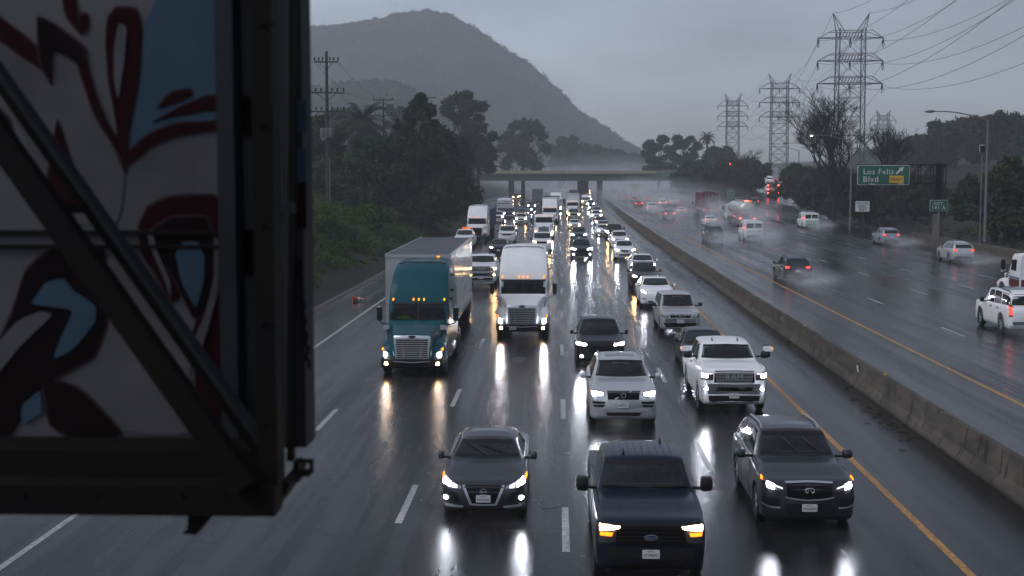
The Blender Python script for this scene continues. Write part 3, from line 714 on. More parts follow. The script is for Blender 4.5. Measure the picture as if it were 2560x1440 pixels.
    for sx in (-1, 1):
        m = MB(); cx = sx * (W + .06 + mw / 2); m.grid([[(cx + sx * (a * mw / 2) * c_, my + dy, mz + b_ * mh / 2 * c_) for a, b_ in ((-1, -.8), (-.6, -1), (.7, -.9), (1, -.3), (1, .5), (.7, 1), (-.7, .95), (-1, .6))] for dy, c_ in ((-md, .55), (-md * .8, .9), (-.02, 1), (.02, .97))], closed_u=True)
        n = len(m.v); m.f += [tuple(range(8)), tuple(range(n - 1, n - 9, -1))]
        i = t.mb('mirror', m, mirror_mat, smooth=50); t.mb('mirror_stalk', MB().path([(sx * W * .9, my, mz - mh * .3), (cx, my - .03, mz - mh * .25)], [.035, .025], 6), TRIM, i, lod=1)
    # rear
    rz0, rz1 = {'sedan': (belt + .16, H - .12), 'suv': (belt + .12, H - .16), 'van': (belt + .1, H - .3), 'pickup': (belt + .16, H - .14)}[tail]; rb = wt * .93
    if tail == 'van':
        for sx in (-1, 1): t.patch('rear_window', 'B', [(sx * .05, rz1), (sx * rb, rz1 - .02)], [(sx * .05, rz0), (sx * (rb + .03), rz0)], GLASS, nu=5, nv=4)
    else: t.patch('rear_window', 'B', [(-rb, rz1), (0, rz1 + .02), (rb, rz1)], [(-rb - .06, rz0), (0, rz0 - .01), (rb + .06, rz0)], GLASS, nu=10, nv=4)
    tl = tl or {'sedan': ([(.50 * W, belt - .02), (.86 * W, belt - .01)], [(.50 * W, belt - .11), (.87 * W, belt - .14)]),
                'suv': ([(.50 * W, belt + .0), (.85 * W, belt + .05)], [(.52 * W, belt - .1), (.88 * W, belt - .13)]),
                'van': ([(.88 * W, belt + .32), (.97 * W, belt + .32)], [(.89 * W, belt - .02), (.97 * W, belt - .02)]),
                'pickup': ([(.80 * W, belt - .06), (.94 * W, belt - .06)], [(.80 * W, belt - .42), (.95 * W, belt - .42)])}[tail]
    for sx in (-1, 1):
        cxm = np.mean([p[0] for p in tl[0] + tl[1]]); czm = np.mean([p[1] for p in tl[0] + tl[1]])
        sh = lambda P: [((x - cxm) * .74 + cxm, (z - czm) * .66 + czm) for x, z in P]
        t.lamp(sx, [sh(tl[0])], [sh(tl[1])], tl[0], tl[1], ('TL',), TAILOFF, 'tail_light', 'B')
    if rplate and tail != 'van': plate(t, 0, belt - .28 if tail != 'pickup' else belt - .62, None, 'B')
    t.patch('rear_bumper', 'B', [(-.8 * W, gc + .32), (.8 * W, gc + .32)], [(-.76 * W, gc + .17), (.76 * W, gc + .17)], TRIM, nu=10, nv=2, off=.012)
    # roof
    if sunroof: t.patch('sunroof', 'T', [(-sunroof[0], sunroof[1]), (sunroof[0], sunroof[1])], [(-sunroof[0], sunroof[2]), (sunroof[0], sunroof[2])], GLASS, nu=6, nv=4, off=.004)
    if rails:
        for sx in (-1, 1):
            pts = []
            for k in range(9):
                y = zt(yrf + .12, yrb - .1, k / 8); p, n = t.hit('T', sx * wt * .93, y); pts.append((p.x, y, p.z + (.05 if 0 < k < 8 else -.01)))
            t.mb('roof_rail', MB().path(pts, .02, 6), rails, smooth=60)
    if antenna:
        p, n = t.hit('T', 0, yrr - .05); t.mb('antenna_fin', MB().add([(p.x - .03, p.y - .12, p.z - .01), (p.x + .03, p.y - .12, p.z - .01), (p.x + .03, p.y + .08, p.z - .01), (p.x - .03, p.y + .08, p.z - .01), (p.x, p.y + .06, p.z + .08)], [(0, 1, 2, 3), (0, 1, 4), (1, 2, 4), (2, 3, 4), (3, 0, 4)]), 'PAINT', lod=1)
    if extra: extra(t)
    return t

VCOUNT = {}
def place(t, name, label, cat, paint_, x, d, facing=1, z=0.0, hlm=None, tlm=None, group=None, rz=0.0, lod=1, pitch=0.0):
    """facing 1: front towards the viewer, its nose at distance d; -1: tail towards the viewer, its tail at distance d"""
    L = t.L
    root = empty(name, (x, d if facing == 1 else d + L, z), (0 if facing == 1 else math.pi) + rz); tag(root, label, cat, group)
    if pitch: root.rotation_euler.x = pitch
    obs = []; km = {'PAINT': paint_, 'HL': hlm or HL_OFF, 'TL': tlm or TAILOFF}
    for (nm, me, mt, par, loc, lv) in t.rec:
        if lv > lod: obs.append(None); continue
        if par >= 0 and obs[par] is None: obs.append(None); continue
        m_ = km.get(mt, mt) if isinstance(mt, str) else mt
        obs.append(obj(nm, me, m_, root if par < 0 else obs[par], loc))
    return root
# ------------------------------------------------------------------ the kinds of cars
def ltr(P): return P
def sym(x, z, d=0): return [(-x, z), (0, z + d), (x, z)]
SED_NEAR = car(cabin=True, L=4.9, W=.925, H=1.445, gc=.17, hf=.80, hc=1.03, belt=.95, yc=1.40, yrf=2.2, yrr=3.4, yrb=4.25, wr=.335, roofw=.64,
    hl=([(.49, .735), (.68, .80), (.89, .875)], [(.46, .675), (.68, .69), (.905, .785)]),
    lamp_shape=([[(.56, .735), (.66, .775)], [(.72, .79), (.86, .84)], [(.875, .86), (.90, .865)]], [[(.56, .69), (.66, .70)], [(.72, .715), (.86, .775)], [(.88, .81), (.905, .815)]]), lampkeys=(HL_COOLDIM, 'HL', AMBER), hl_housing=LENS,
    grille=(sym(.40, .745), sym(.24, .37)), fog=[(.80, .485, HL_COOL)],
    fascia=[('grille_trim', 'F', [(.40, .75), (.455, .74)], [(.245, .36), (.29, .335)], SILVERTRIM, True), ('grille_trim', 'F', sym(.25, .365, -.01), sym(.28, .33, -.01), SILVERTRIM, False),
            ('intake', 'F', [(.56, .60), (.84, .63)], [(.50, .40), (.86, .42)], TRIM, True), ('lip', 'F', [(.42, .315), (.87, .37)], [(.44, .275), (.88, .30)], SILVERTRIM, True)],
    plate_z=.475, plate_txt='8YLR603', sunroof=(.42, 2.55, 2.95), wipe=(((.02, 1.09), (-.46, 1.30)), ((.52, 1.09), (-.16, 1.27))), antenna=True, extra=lambda t: emblem(t, 'ringbar', 0, .625, .07))
SED = car(L=4.7, W=.91, H=1.44, yc=1.3, yrf=2.0, yrr=3.3, yrb=4.1, grille=(sym(.34, .70), sym(.30, .56)), fog=[(.70, .40, None)],
    fascia=[('intake', 'F', sym(.55, .42), sym(.48, .28), TRIM, False)], antenna=True, doors=4)
SED_OLD = car(L=4.8, W=.88, H=1.42, up=.8, hf=.82, hc=.98, belt=.93, yc=1.45, yrf=2.05, yrr=3.2, yrb=3.85, hl=([(.42, .74), (.80, .74)], [(.42, .60), (.82, .60)]), grille=(sym(.38, .74), sym(.38, .60)),
    fascia=[('bumper_strip', 'F', sym(.8, .50), sym(.8, .40), TRIM, False)])
EV = car(L=4.75, W=.96, H=1.60, hf=.86, hc=1.12, belt=1.03, yc=1.25, yrf=2.05, yrr=3.3, yrb=4.3, wr=.35, roofw=.66, gc=.17, tail='suv',
    hl=([(.52, .80), (.70, .87), (.90, .95)], [(.50, .745), (.70, .76), (.92, .84)]), fascia=[('intake', 'F', sym(.56, .36), sym(.46, .27), TRIM, False), ('intake', 'F', [(.66, .5), (.82, .52)], [(.64, .45), (.83, .46)], TRIM, True)],
    sunroof=(.56, 2.15, 3.6), plate_z=None, hl_housing=LENS)
def volvo_x(t):
    emblem(t, 'ring', 0, .945, .075)
    a, _ = t.hit('F', -.26, .83); b, _ = t.hit('F', .24, 1.06); t.mb('emblem_bar', MB().path([(a.x, a.y - .02, a.z), (b.x, b.y - .02, b.z)], .012, 5), CHROME)
SUV_SILVER = car(cabin=True, L=4.95, W=1.0, H=1.78, gc=.22, hf=1.08, hc=1.24, belt=1.13, yc=1.55, yrf=2.3, yrr=3.75, yrb=4.5, up=.55, wr=.385, roofw=.68, tail='suv',
    hl=([(.56, 1.015), (.75, 1.05), (.93, 1.09)], [(.55, .94), (.76, .90), (.94, .97)]), lamp_shape=([[(.60, 1.0), (.90, 1.04)], [(.905, 1.06), (.925, 1.065)]], [[(.62, .95), (.88, .94)], [(.905, 1.0), (.925, 1.0)]]), lampkeys=('HL', AMBER), hl_housing=LENS,
    grille=(sym(.48, 1.055), sym(.45, .82)), fascia=[('grille_trim', 'F', sym(.50, 1.075), sym(.49, 1.055), CHROME, False), ('vent', 'F', [(.52, .76), (.90, .77)], [(.54, .70), (.88, .69)], TRIM, True), ('vent', 'F', [(.53, .67), (.88, .66)], [(.58, .60), (.86, .60)], TRIM, True),
        ('skid_plate', 'F', [(-.86, .56), (-.5, .56), (0, .50), (.5, .56), (.86, .56)], [(-.6, .47), (-.45, .46), (0, .45), (.45, .46), (.6, .47)], SILVERTRIM, False), ('intake', 'F', sym(.52, .44), sym(.46, .34), TRIM, False)],
    plate_z=.66, plate_txt='8EKJ931', sunroof=(.46, 2.55, 3.25), rails=SILVERTRIM, wiper=False, extra=volvo_x, mirror=(.20, .19, .15), mirror_z=1.25)
SUV_GREY = car(cabin=True, L=5.05, W=1.0, H=1.75, gc=.20, hf=1.01, hc=1.22, belt=1.10, yc=1.55, yrf=2.35, yrr=3.8, yrb=4.55, up=.30, wr=.375, roofw=.68, tail='suv',
    hl=([(.54, .90), (.72, .96), (.94, 1.06)], [(.53, .835), (.72, .84), (.96, .96)]), lamp_shape=([[(.56, .885), (.72, .945)], [(.73, .945), (.86, .985)], [(.925, 1.04), (.945, 1.05)]], [[(.56, .865), (.72, .915)], [(.73, .86), (.86, .90)], [(.93, 1.0), (.95, 1.01)]]), lampkeys=(HL_COOLDIM, 'HL', AMBER), hl_housing=LENSDARK,
    grille=([(-.47, .97), (0, .985), (.47, .97)], [(-.47, .70), (0, .64), (.47, .70)]), fascia=[('grille_trim', 'F', [(-.50, 1.0), (0, 1.015), (.50, 1.0)], [(-.47, .97), (0, .985), (.47, .97)], CHROME, False),
        ('grille_trim', 'F', [(-.5, .71), (-.25, .665), (0, .65), (.25, .665), (.5, .71)], [(-.49, .68), (-.25, .635), (0, .62), (.25, .635), (.49, .68)], CHROME, False), ('intake', 'F', sym(.50, .56), sym(.46, .36), TRIM, False),
        ('fog_surround', 'F', [(.62, .66), (.95, .70)], [(.60, .50), (.95, .52)], TRIM, True), ('fog_strip', 'F', [(.60, .50), (.78, .50), (.95, .56)], [(.60, .46), (.78, .465), (.95, .52)], CHROME, True)],
    plate_z=.48, plate_txt='8VXL893', sunroof=(.42, 2.6, 2.95), rails=SILVERTRIM, wipe=(((.06, 1.28), (-.28, 1.56)), ((.56, 1.28), (.16, 1.56))), extra=lambda t: emblem(t, 'peak', 0, .835, .075), mirror=(.22, .19, .15), mirror_z=1.22, mirror_mat='PAINT')
SUV = car(L=4.7, W=.94, H=1.70, gc=.2, hf=.98, hc=1.15, belt=1.06, yc=1.4, yrf=2.1, yrr=3.5, yrb=4.25, up=.5, wr=.36, roofw=.68, tail='suv', grille=(sym(.42, .93), sym(.38, .72)), fog=[(.74, .50, None)],
    fascia=[('intake', 'F', sym(.55, .5), sym(.48, .34), TRIM, False)], rails=TRIM, plate_z=.58)
SUV_DARKFACE = car(cabin=True, L=4.75, W=.96, H=1.70, gc=.2, hf=.98, hc=1.15, belt=1.06, yc=1.4, yrf=2.15, yrr=3.5, yrb=4.3, up=.5, wr=.36, roofw=.66, tail='suv',
    hl=([(.50, .90), (.70, .93), (.92, .99)], [(.49, .82), (.70, .82), (.93, .88)]), lamp_shape=([[(.54, .89), (.68, .91)], [(.75, .925), (.89, .955)]], [[(.54, .84), (.68, .84)], [(.75, .85), (.89, .875)]]), lampkeys=('HL', 'HL'), grille=(sym(.48, .88), sym(.42, .50)), fog=[(.72, .42, 'HL')], plate_z=None, antenna=True)
SUV_WIDE = car(L=4.7, W=.93, H=1.66, gc=.2, hf=.95, hc=1.13, belt=1.04, yc=1.4, yrf=2.15, yrr=3.5, yrb=4.25, up=.35, wr=.35, roofw=.67, tail='suv',
    hl=([(.48, .85), (.68, .90), (.88, .96)], [(.47, .77), (.68, .79), (.90, .86)]), grille=([(-.46, .85), (0, .86), (.46, .85)], [(-.28, .70), (0, .66), (.28, .70)]), fascia=[('grille_trim', 'F', sym(.34, .66, -.03), sym(.34, .635, -.03), CHROME, False), ('intake', 'F', sym(.6, .50), sym(.5, .36), TRIM, False)], fog=[(.74, .48, None)],
    plate_z=.56, extra=lambda t: emblem(t, 'ring', 0, .76, .06), rails=TRIM)
def bars(t, x, z0, z1, n, mat, par=None, taper=0.0, nm='slat'):
    for k in range(n):
        z = z0 + (z1 - z0) * k / (n - 1); xx = x - taper * (1 - k / (n - 1)); pts = []
        for a in np.linspace(-xx, xx, 7): p, _ = t.hit('F', a, z); pts.append((a, p.y - .016, z))
        t.mb(nm, MB().path(pts, .010, 5), mat, par if par is not None else t.g, lod=1)
def ford_x(t):
    bars(t, .58, .84, 1.06, 4, TRIM); emblem(t, 'oval', 0, .90, .125)
    for k in range(-4, 5): t.patch('roof_groove', 'T', [(k * .14 - .006, 2.45), (k * .14 + .006, 2.45)], [(k * .14 - .006, 3.7), (k * .14 + .006, 3.7)], TRIM, nu=1, nv=8, off=.0035)
    for x, y in ((-.38, 2.5), (.42, 3.62)):
        p, _ = t.hit('T', x, y); t.mb('antenna_fin', MB().path([(p.x, p.y - .05, p.z), (p.x, p.y + .02, p.z + .05), (p.x, p.y + .05, p.z + .10)], [.03, .02, .006], 6), TRIM)
    for sx in (-1, 1): t.patch('hood_crease', 'T', [(sx * .52, .5), (sx * .535, .5)], [(sx * .60, 1.4), (sx * .612, 1.4)], TRIM, nu=1, nv=6, off=.0035)
PICK_NAVY = car(cabin=True, L=5.9, W=1.015, H=1.93, gc=.28, hf=1.20, hc=1.36, belt=1.27, yc=1.62, yrf=2.38, yrr=3.85, yrb=4.2, up=1.0, wr=.40, fa=.98, ra=4.7, roofw=.74, hoodw=.84, tail='pickup', ws_top=.12,
    hl=([(.50, 1.10), (.60, 1.115), (.93, 1.14)], [(.54, 1.04), (.66, .80), (.93, .78)]),
    lamp_shape=([[(.55, 1.095), (.90, 1.125)], [(.68, .985), (.90, .99)]], [[(.58, 1.055), (.90, 1.02)], [(.70, .92), (.90, .925)]]), lampkeys=('HL', AMBER), hl_housing=LENSDARK,
    grille=(sym(.63, 1.09), sym(.62, .74)), fascia=[('grille_surround', 'F', sym(.66, 1.135), sym(.66, 1.09), TRIM, False), ('front_bumper', 'F', sym(.95, .70), sym(.92, .50), TRIM, False), ('intake', 'F', sym(.6, .46), sym(.55, .34), GRILLE, False)],
    plate_z=.60, plate_txt='07186M2', mirror=(.25, .30, .16), mirror_z=1.42, mirror_mat=TRIM, extra=ford_x, wipe=(((.0, 1.395), (-.80, 1.42)), ((.80, 1.41), (.05, 1.405))))
def ram_x(t):
    bars(t, .58, 1.02, 1.34, 8, SILVERTRIM, taper=.03)
    p, _ = t.hit('F', 0, 1.18); t.add('lettering', stand(text_mesh('RAM', 1, .006, spacing=1.1), (0, p.y - .04, 1.18), .52), SILVERTRIM)
    for x, y in ((-.40, 2.6), (.42, 2.62)):
        p, _ = t.hit('T', x, y); t.mb('antenna_fin', MB().path([(p.x, p.y - .05, p.z), (p.x, p.y + .02, p.z + .05), (p.x, p.y + .05, p.z + .10)], [.03, .02, .006], 6), TRIM)
    for sx in (-1, 1): t.mb('mirror_cap', MB().rbox((sx * 1.33, 2.0, 1.80), (.30, .20, .14), .05, 1), 'PAINT'); t.mb('turn_lamp', MB().box((sx * 1.45, 1.89, 1.83), (.04, .02, .04)), AMBERDIM)
PICK_WHITE = car(cabin=True, L=6.0, W=1.04, H=2.02, gc=.32, hf=1.40, hc=1.50, belt=1.38, yc=1.62, yrf=2.4, yrr=4.0, yrb=4.4, up=1.0, wr=.42, fa=1.0, ra=4.75, roofw=.72, hoodw=.83, tail='pickup', ws_top=.12,
    hl=([(.65, 1.27), (1.0, 1.29)], [(.65, 1.08), (1.0, 1.08)]), lamp_shape=([[(.82, 1.25), (.97, 1.265)], [(.68, 1.28), (.99, 1.285)]], [[(.82, 1.16), (.97, 1.165)], [(.68, 1.262), (.99, 1.272)]]), lampkeys=('HL', HL_COOLDIM), hl_housing=LENSDARK,
    grille=(sym(.60, 1.36, .01), sym(.62, 1.0)), fascia=[('grille_trim', 'F', sym(.64, 1.40, .01), sym(.62, 1.365, .01), 'PAINT', False), ('front_bumper', 'F', [(-1.0, .97), (0, .95), (1.0, .97)], [(-.98, .64), (0, .66), (.98, .64)], BUMPERCHROME, False), ('valance', 'F', sym(.97, .60), sym(.93, .38), TRIM, False), ('intake', 'F', sym(.58, .86), sym(.55, .74), GRILLE, False)],
    fog=[(.86, .80, 'HL')], plate_z=.60, plate_txt='6392182', mirror=(.30, .24, .18), mirror_z=1.62, mirror_mat=TRIM, extra=ram_x, wiper=False)
def fr_x(t):
    for x0, x1 in ((-.50, -.22), (-.19, .19), (.22, .50)): t.patch('grille_slot', 'F', [(x0, 1.0), (x1, 1.0)], [(x0 * (.9), .83), (x1 * .9, .83)], GRILLE, nu=4, nv=2, off=.014)
    emblem(t, 'ringbar', 0, .915, .075)
PICK_SHELL = car(cabin=True, L=5.4, W=.925, H=1.80, gc=.28, hf=1.06, hc=1.2, belt=1.15, yc=1.4, yrf=2.1, yrr=3.6, yrb=5.0, up=.9, wr=.38, fa=.9, ra=4.3, roofw=.72, hoodw=.82, tail='suv',
    hl=([(.52, 1.0), (.84, 1.01)], [(.54, .83), (.86, .84)]), hl_housing=LENS, grille=(sym(.52, 1.02), sym(.46, .82), CHROME), fascia=[('front_bumper', 'F', sym(.88, .78), sym(.86, .62), BUMPERCHROME, False), ('valance', 'F', sym(.86, .585), sym(.82, .34), TRIM, False), ('intake', 'F', sym(.55, .60), sym(.5, .46), TRIM, False)],
    fog=[(.66, .54, None)], plate_z=.66, plate_txt='7M68241', mirror=(.20, .18, .12), mirror_z=1.28, mirror_mat=TRIM, extra=fr_x, wipe=(((.10, 1.26), (-.16, 1.54)), ((.52, 1.26), (.20, 1.56))))
PICK = car(L=5.7, W=1.0, H=1.90, gc=.3, hf=1.2, hc=1.32, belt=1.25, yc=1.55, yrf=2.25, yrr=3.6, yrb=4.2, up=1.0, wr=.39, fa=.95, ra=4.5, roofw=.73, hoodw=.83, tail='pickup', hl=([(.62, 1.12), (.94, 1.14)], [(.62, .92), (.95, .92)]), grille=(sym(.58, 1.12), sym(.56, .84)),
    fascia=[('front_bumper', 'F', sym(.94, .78), sym(.90, .58), SILVERTRIM, False)], mirror=(.22, .26, .16), mirror_z=1.4, mirror_mat=TRIM, plate_z=.62)
VAN = car(L=5.7, W=1.0, H=2.12, gc=.25, hf=1.1, hc=1.32, belt=1.2, yc=1.0, yrf=1.75, yrr=4.0, yrb=5.55, up=.8, wr=.37, fa=.85, ra=4.3, roofw=.84, hoodw=.86, tail='van', doors=2, grille=(sym(.5, 1.0), sym(.5, .78)), mirror=(.22, .30, .15), mirror_z=1.4, mirror_mat=TRIM,
    fascia=[('front_bumper', 'F', sym(.92, .6), sym(.9, .42), TRIM, False)])
VAN_TALL = car(L=5.9, W=1.0, H=2.65, gc=.25, hf=1.15, hc=1.4, belt=1.25, yc=1.0, yrf=1.9, yrr=4.0, yrb=5.75, up=.7, wr=.36, fa=.9, ra=4.5, roofw=.86, hoodw=.87, tail='van', doors=2, ws_top=.62, grille=(sym(.5, 1.0), sym(.5, .78)), mirror=(.2, .32, .15), mirror_z=1.5, mirror_mat=TRIM)
SUV_BOXY = car(L=4.85, W=.96, H=1.89, gc=.25, hf=1.12, hc=1.26, belt=1.16, yc=1.3, yrf=1.95, yrr=3.6, yrb=4.72, up=.95, wr=.40, fa=.92, ra=3.8, roofw=.82, hoodw=.86, tail='suv', grille=(sym(.5, 1.05), sym(.48, .85)), mirror=(.18, .22, .12), mirror_mat=TRIM,
    tl=([(.80 * .96, 1.30), (.93 * .96, 1.30)], [(.80 * .96, .78), (.93 * .96, .78)]), sunroof=(.6, 2.1, 3.7), rails=TRIM)

# ------------------------------------------------------------------ lorries
def tractor(sleeper=True, grille_dark=False, L=8.0, plate_txt=None, lit_fog=True, boxed=None):
    t = Tmpl(L); S = sec
    # fenders, with the wheel arches
    fs = [(.10, S(.98, .62, .92, .90, .96, .8, 1.0, 1.0)), (.24, S(1.12, .60, 1.05, 1.03, 1.10, .9, 1.16, 1.16)), (.6, S(1.19, .60, 1.16, 1.1, 1.22, .95, 1.28, 1.28)), (1.3, S(1.20, .6, 1.22, 1.12, 1.29, .98, 1.36, 1.36)), (2.1, S(1.17, .6, 1.2, 1.1, 1.3, .98, 1.4, 1.4))]
    t.hull(fs, [(1.22, .5, .62)], name='fender')
    for sx in (-1, 1):
        t.lamp(sx, [[(.92, .87), (1.04, .91)], [(1.05, 1.01), (1.10, 1.06)]], [[(.92, .74), (1.05, .74)], [(1.07, .95), (1.125, .96)]], [(.80, .80), (.90, .90), (1.10, 1.10)], [(.78, .68), (.92, .655), (1.13, .70)], ('HL', AMBER), LENS)
    # bumper
    t.hull([(-.10, S(.80, .38, .60, .78, .62, .7, .64, .64)), (.0, S(1.02, .33, .64, .98, .66, .9, .68, .68)), (.2, S(1.19, .30, .66, 1.15, .68, 1.0, .70, .70)), (.62, S(1.22, .30, .66, 1.18, .68, 1.0, .70, .70))], name='bumper', mat=TRIM)
    t.patch('bumper_trim', 'F', [(-.72, .60), (0, .56), (.72, .60)], [(-.66, .57), (0, .53), (.66, .57)], SILVERTRIM, nu=8, nv=1, off=.012); t.patch('bumper_intake', 'F', sym(.60, .52), sym(.5, .42), GRILLE, off=.012)
    for sx in (-1, 1):
        h = t.patch('fog_light', 'F', [(sx * .86, .56), (sx * 1.02, .56)], [(sx * .86, .44), (sx * 1.02, .44)], LENSDARK, nu=4, nv=2, off=.012)
        t.disc('bulb', 'F', sx * .94, .50, .055, HL_WARM if lit_fog else LENS, .028, h)
    if plate_txt: plate(t, -.42, .50, plate_txt)
    # hood, cab and roof fairing in one shell
    st = [(.0, S(.66, .64, 1.28, .66, 1.36, .60, 1.44, 1.46)), (.07, S(.73, .62, 1.34, .72, 1.42, .64, 1.52, 1.55)), (.5, S(.78, .62, 1.38, .76, 1.48, .68, 1.58, 1.61)), (1.2, S(.88, .62, 1.48, .86, 1.58, .76, 1.68, 1.70)),
          (1.93, S(1.02, .62, 1.62, 1.0, 1.68, .93, 1.78, 1.81)), (2.0, S(1.12, .62, 1.66, 1.10, 1.72, 1.03, 1.82, 1.84)), (2.28, S(1.15, .62, 1.7, 1.13, 1.76, 1.05, 2.13, 2.16)), (2.56, S(1.16, .62, 1.7, 1.14, 1.78, 1.07, 2.46, 2.49))]
    if sleeper:
        st += [(2.60, S(1.17, .62, 1.75, 1.15, 1.85, 1.10, 2.58, 2.64)), (2.74, S(1.18, .62, 1.8, 1.16, 1.95, 1.10, 2.84, 2.92)), (3.05, S(1.2, .62, 1.8, 1.17, 1.95, 1.09, 3.22, 3.34)), (3.6, S(1.22, .62, 1.85, 1.19, 2.0, 1.07, 3.58, 3.72)), (4.4, S(1.23, .62, 1.9, 1.2, 2.1, 1.05, 3.80, 3.95)), (5.8, S(1.24, .62, 1.9, 1.21, 2.1, 1.05, 3.86, 4.02)), (6.2, S(1.24, .62, 1.9, 1.21, 2.1, 1.05, 3.86, 4.02))]
        yend = 6.2
    else:
        st += [(2.60, S(1.17, .62, 1.75, 1.15, 1.85, 1.10, 2.56, 2.62)), (2.85, S(1.18, .62, 1.8, 1.16, 1.95, 1.08, 2.70, 2.78)), (3.6, S(1.2, .62, 1.85, 1.17, 1.95, 1.08, 2.74, 2.84)), (4.0, S(1.2, .62, 1.9, 1.17, 2.0, 1.06, 2.70, 2.80))]; yend = 4.0
    t.hull(st, [], name='cab', open_front=(.99, 1.89, 2.42, 2.62))
    for sx in (-1, 1): t.patch('windscreen', 'F', [(sx * .012, 2.44), (sx * 1.03, 2.42)], [(sx * .012, 1.86), (sx * 1.02, 1.87)], SEETHRU_TRUCK, nu=8, nv=5, off=.012, th=.004)
    t.mb('windscreen_pillar', MB().path([(0, 2.04, 1.84), (0, 2.58, 2.47)], .018, 5), TRIM)
    t.patch('windscreen_gasket', 'F', [(-1.06, 2.50), (1.06, 2.50)], [(-1.04, 2.425), (1.04, 2.425)], TRIM, nu=10, nv=1, off=.014)
    for sx in (-1, 1): t.patch('sun_visor', 'F', [(sx * .03, 2.44), (sx * 1.02, 2.42)], [(sx * .03, 2.33), (sx * 1.02, 2.32)], UNDER, nu=8, nv=1, off=-.03, th=.035)
    wipers(t, ((.12, 1.885), (.80, 1.91)), ((-.85, 1.885), (-.15, 1.91)))
    it = t.mb('cab_interior', MB().add([(-1.0, 2.15, .9), (1.0, 2.15, .9), (1.0, 2.15, 1.86), (-1.0, 2.15, 1.86), (-1.02, 3.9, .9), (1.02, 3.9, .9), (1.02, 3.9, 2.5), (-1.02, 3.9, 2.5), (-1.02, 2.64, 2.5), (1.02, 2.64, 2.5)], [(0, 1, 5, 4), (4, 5, 6, 7), (7, 6, 9, 8), (0, 4, 7, 8, 3), (1, 2, 9, 6, 5)]), CABIN)
    t.mb('dashboard', MB().add([(-1, 2.1, 1.80), (1, 2.1, 1.80), (1, 2.65, 1.84), (-1, 2.65, 1.84), (-1, 2.7, 1.5), (1, 2.7, 1.5)], [(0, 1, 2, 3), (3, 2, 5, 4)]), CABIN, it)
    for sx in (-.62, .62): t.mb('seat', MB().rbox((sx, 3.45, 1.75), (.52, .16, 1.1), .1, 1).rbox((sx, 3.2, 1.25), (.52, .5, .16), .05, 1), SEATM, it)
    t.mb('steering_wheel', MB().path([(-.62 * -1 + .22 * math.cos(a), 2.82 + .05 * math.sin(a), 1.78 + .2 * math.sin(a)) for a in np.linspace(0, 6.2832, 17)], .015, 5), TRIM, it)
    # grille
    g0 = t.patch('grille', 'F', sym(.62, 1.44), sym(.56, .69), GRILLE, nu=8, nv=4, off=.008)
    fm = GRILLE if grille_dark else CHROME
    t.patch('grille_frame', 'F', [(-.66, 1.50), (0, 1.52), (.66, 1.50)], [(-.64, 1.41), (0, 1.43), (.64, 1.41)], fm, nu=8, nv=2, off=.02, parent=g0)
    t.patch('grille_frame', 'F', sym(.58, .70), sym(.58, .655), fm, nu=6, nv=1, off=.02, parent=g0)
    for sx in (-1, 1): t.patch('grille_frame', 'F', [(sx * .60, 1.46), (sx * .67, 1.46)], [(sx * .54, .67), (sx * .61, .67)], fm, nu=1, nv=6, off=.02, parent=g0)
    n = 9
    for k in range(n):
        z = .755 + k * (1.39 - .755) / (n - 1); x = .54 + .055 * k / (n - 1); p, _ = t.hit('F', 0, z)
        t.mb('slat', MB().path([(-x, p.y - .03, z), (x, p.y - .03, z)], .022 if not grille_dark else .01, 5), SILVERTRIM if not grille_dark else GRILLE, g0, lod=1)
    for sx in (-1, 1): t.mb('slat', MB().path([(sx * .30, -.028, .72), (sx * .35, .02, 1.42)], .016, 5), SILVERTRIM if not grille_dark else GRILLE, g0, lod=1)
    t.mb('badge', MB().lathe([(.0, -.02), (.13, -.02), (.15, 0), (.15, .06)], 16, axis=1, c=(0, -.005, 0)), pmat('badge_dark', (.05, .05, .06), .3, .6), g0, loc=(0, 0, 0), lod=1)
    t.rec[-1] = (t.rec[-1][0], t.rec[-1][1], t.rec[-1][2], t.rec[-1][3], (0, 0.0, 0), 1)
    bm_ = t.rec[-1][1]
    for v in bm_.vertices: v.co.z = 1.475 + v.co.z * .33
    # markers, doors, mirrors
    for x in (-.98, -.2, 0, .2, .98):
        p, nn = t.hit('F', x, 2.60 if sleeper else 2.64); t.mb('marker_lamp', MB().rbox((p.x, p.y - .03, p.z + .02), (.06, .07, .10), .02, 1), AMBERDIM)
    for ax in 'LR':
        d_ = t.patch('door', ax, [(2.52, 2.48), (3.55, 2.50)], [(2.15, .75), (3.55, .75)], 'PAINT', nu=5, nv=5, off=.008)
        t.patch('side_window', ax, [(2.66, 2.42), (3.42, 2.44)], [(2.42, 1.88), (3.42, 1.84)], GLASS, nu=5, nv=3, off=.016, parent=d_)
        if sleeper: t.patch('side_window', ax, [(4.1, 2.5), (4.7, 2.5)], [(4.1, 2.1), (4.7, 2.1)], GLASS, nu=3, nv=2, off=.01)
    for sx in (-1, 1):
        m_ = t.mb('mirror', MB().rbox((sx * 1.46, 2.18, 2.12), (.20, .13, .56), .05, 1), TRIM); t.mb('mirror_cap', MB().rbox((sx * 1.46, 2.12, 2.38), (.19, .05, .07), .02, 1), CHROME, m_, lod=1)
        t.mb('mirror_arm', MB().path([(sx * 1.46, 2.2, 1.85), (sx * 1.40, 2.22, 1.75), (sx * 1.15, 2.3, 1.68)], .025, 5), TRIM, m_)
        h_ = t.mb('hood_mirror', MB().rbox((sx * 1.06, 1.0, 1.72), (.23, .14, .16), .05, 1), 'PAINT' if grille_dark else SILVERTRIM); t.mb('mirror_arm', MB().path([(sx * 1.06, 1.0, 1.66), (sx * 1.02, 1.0, 1.5), (sx * .98, 1.05, 1.28)], .022, 5), TRIM, h_)
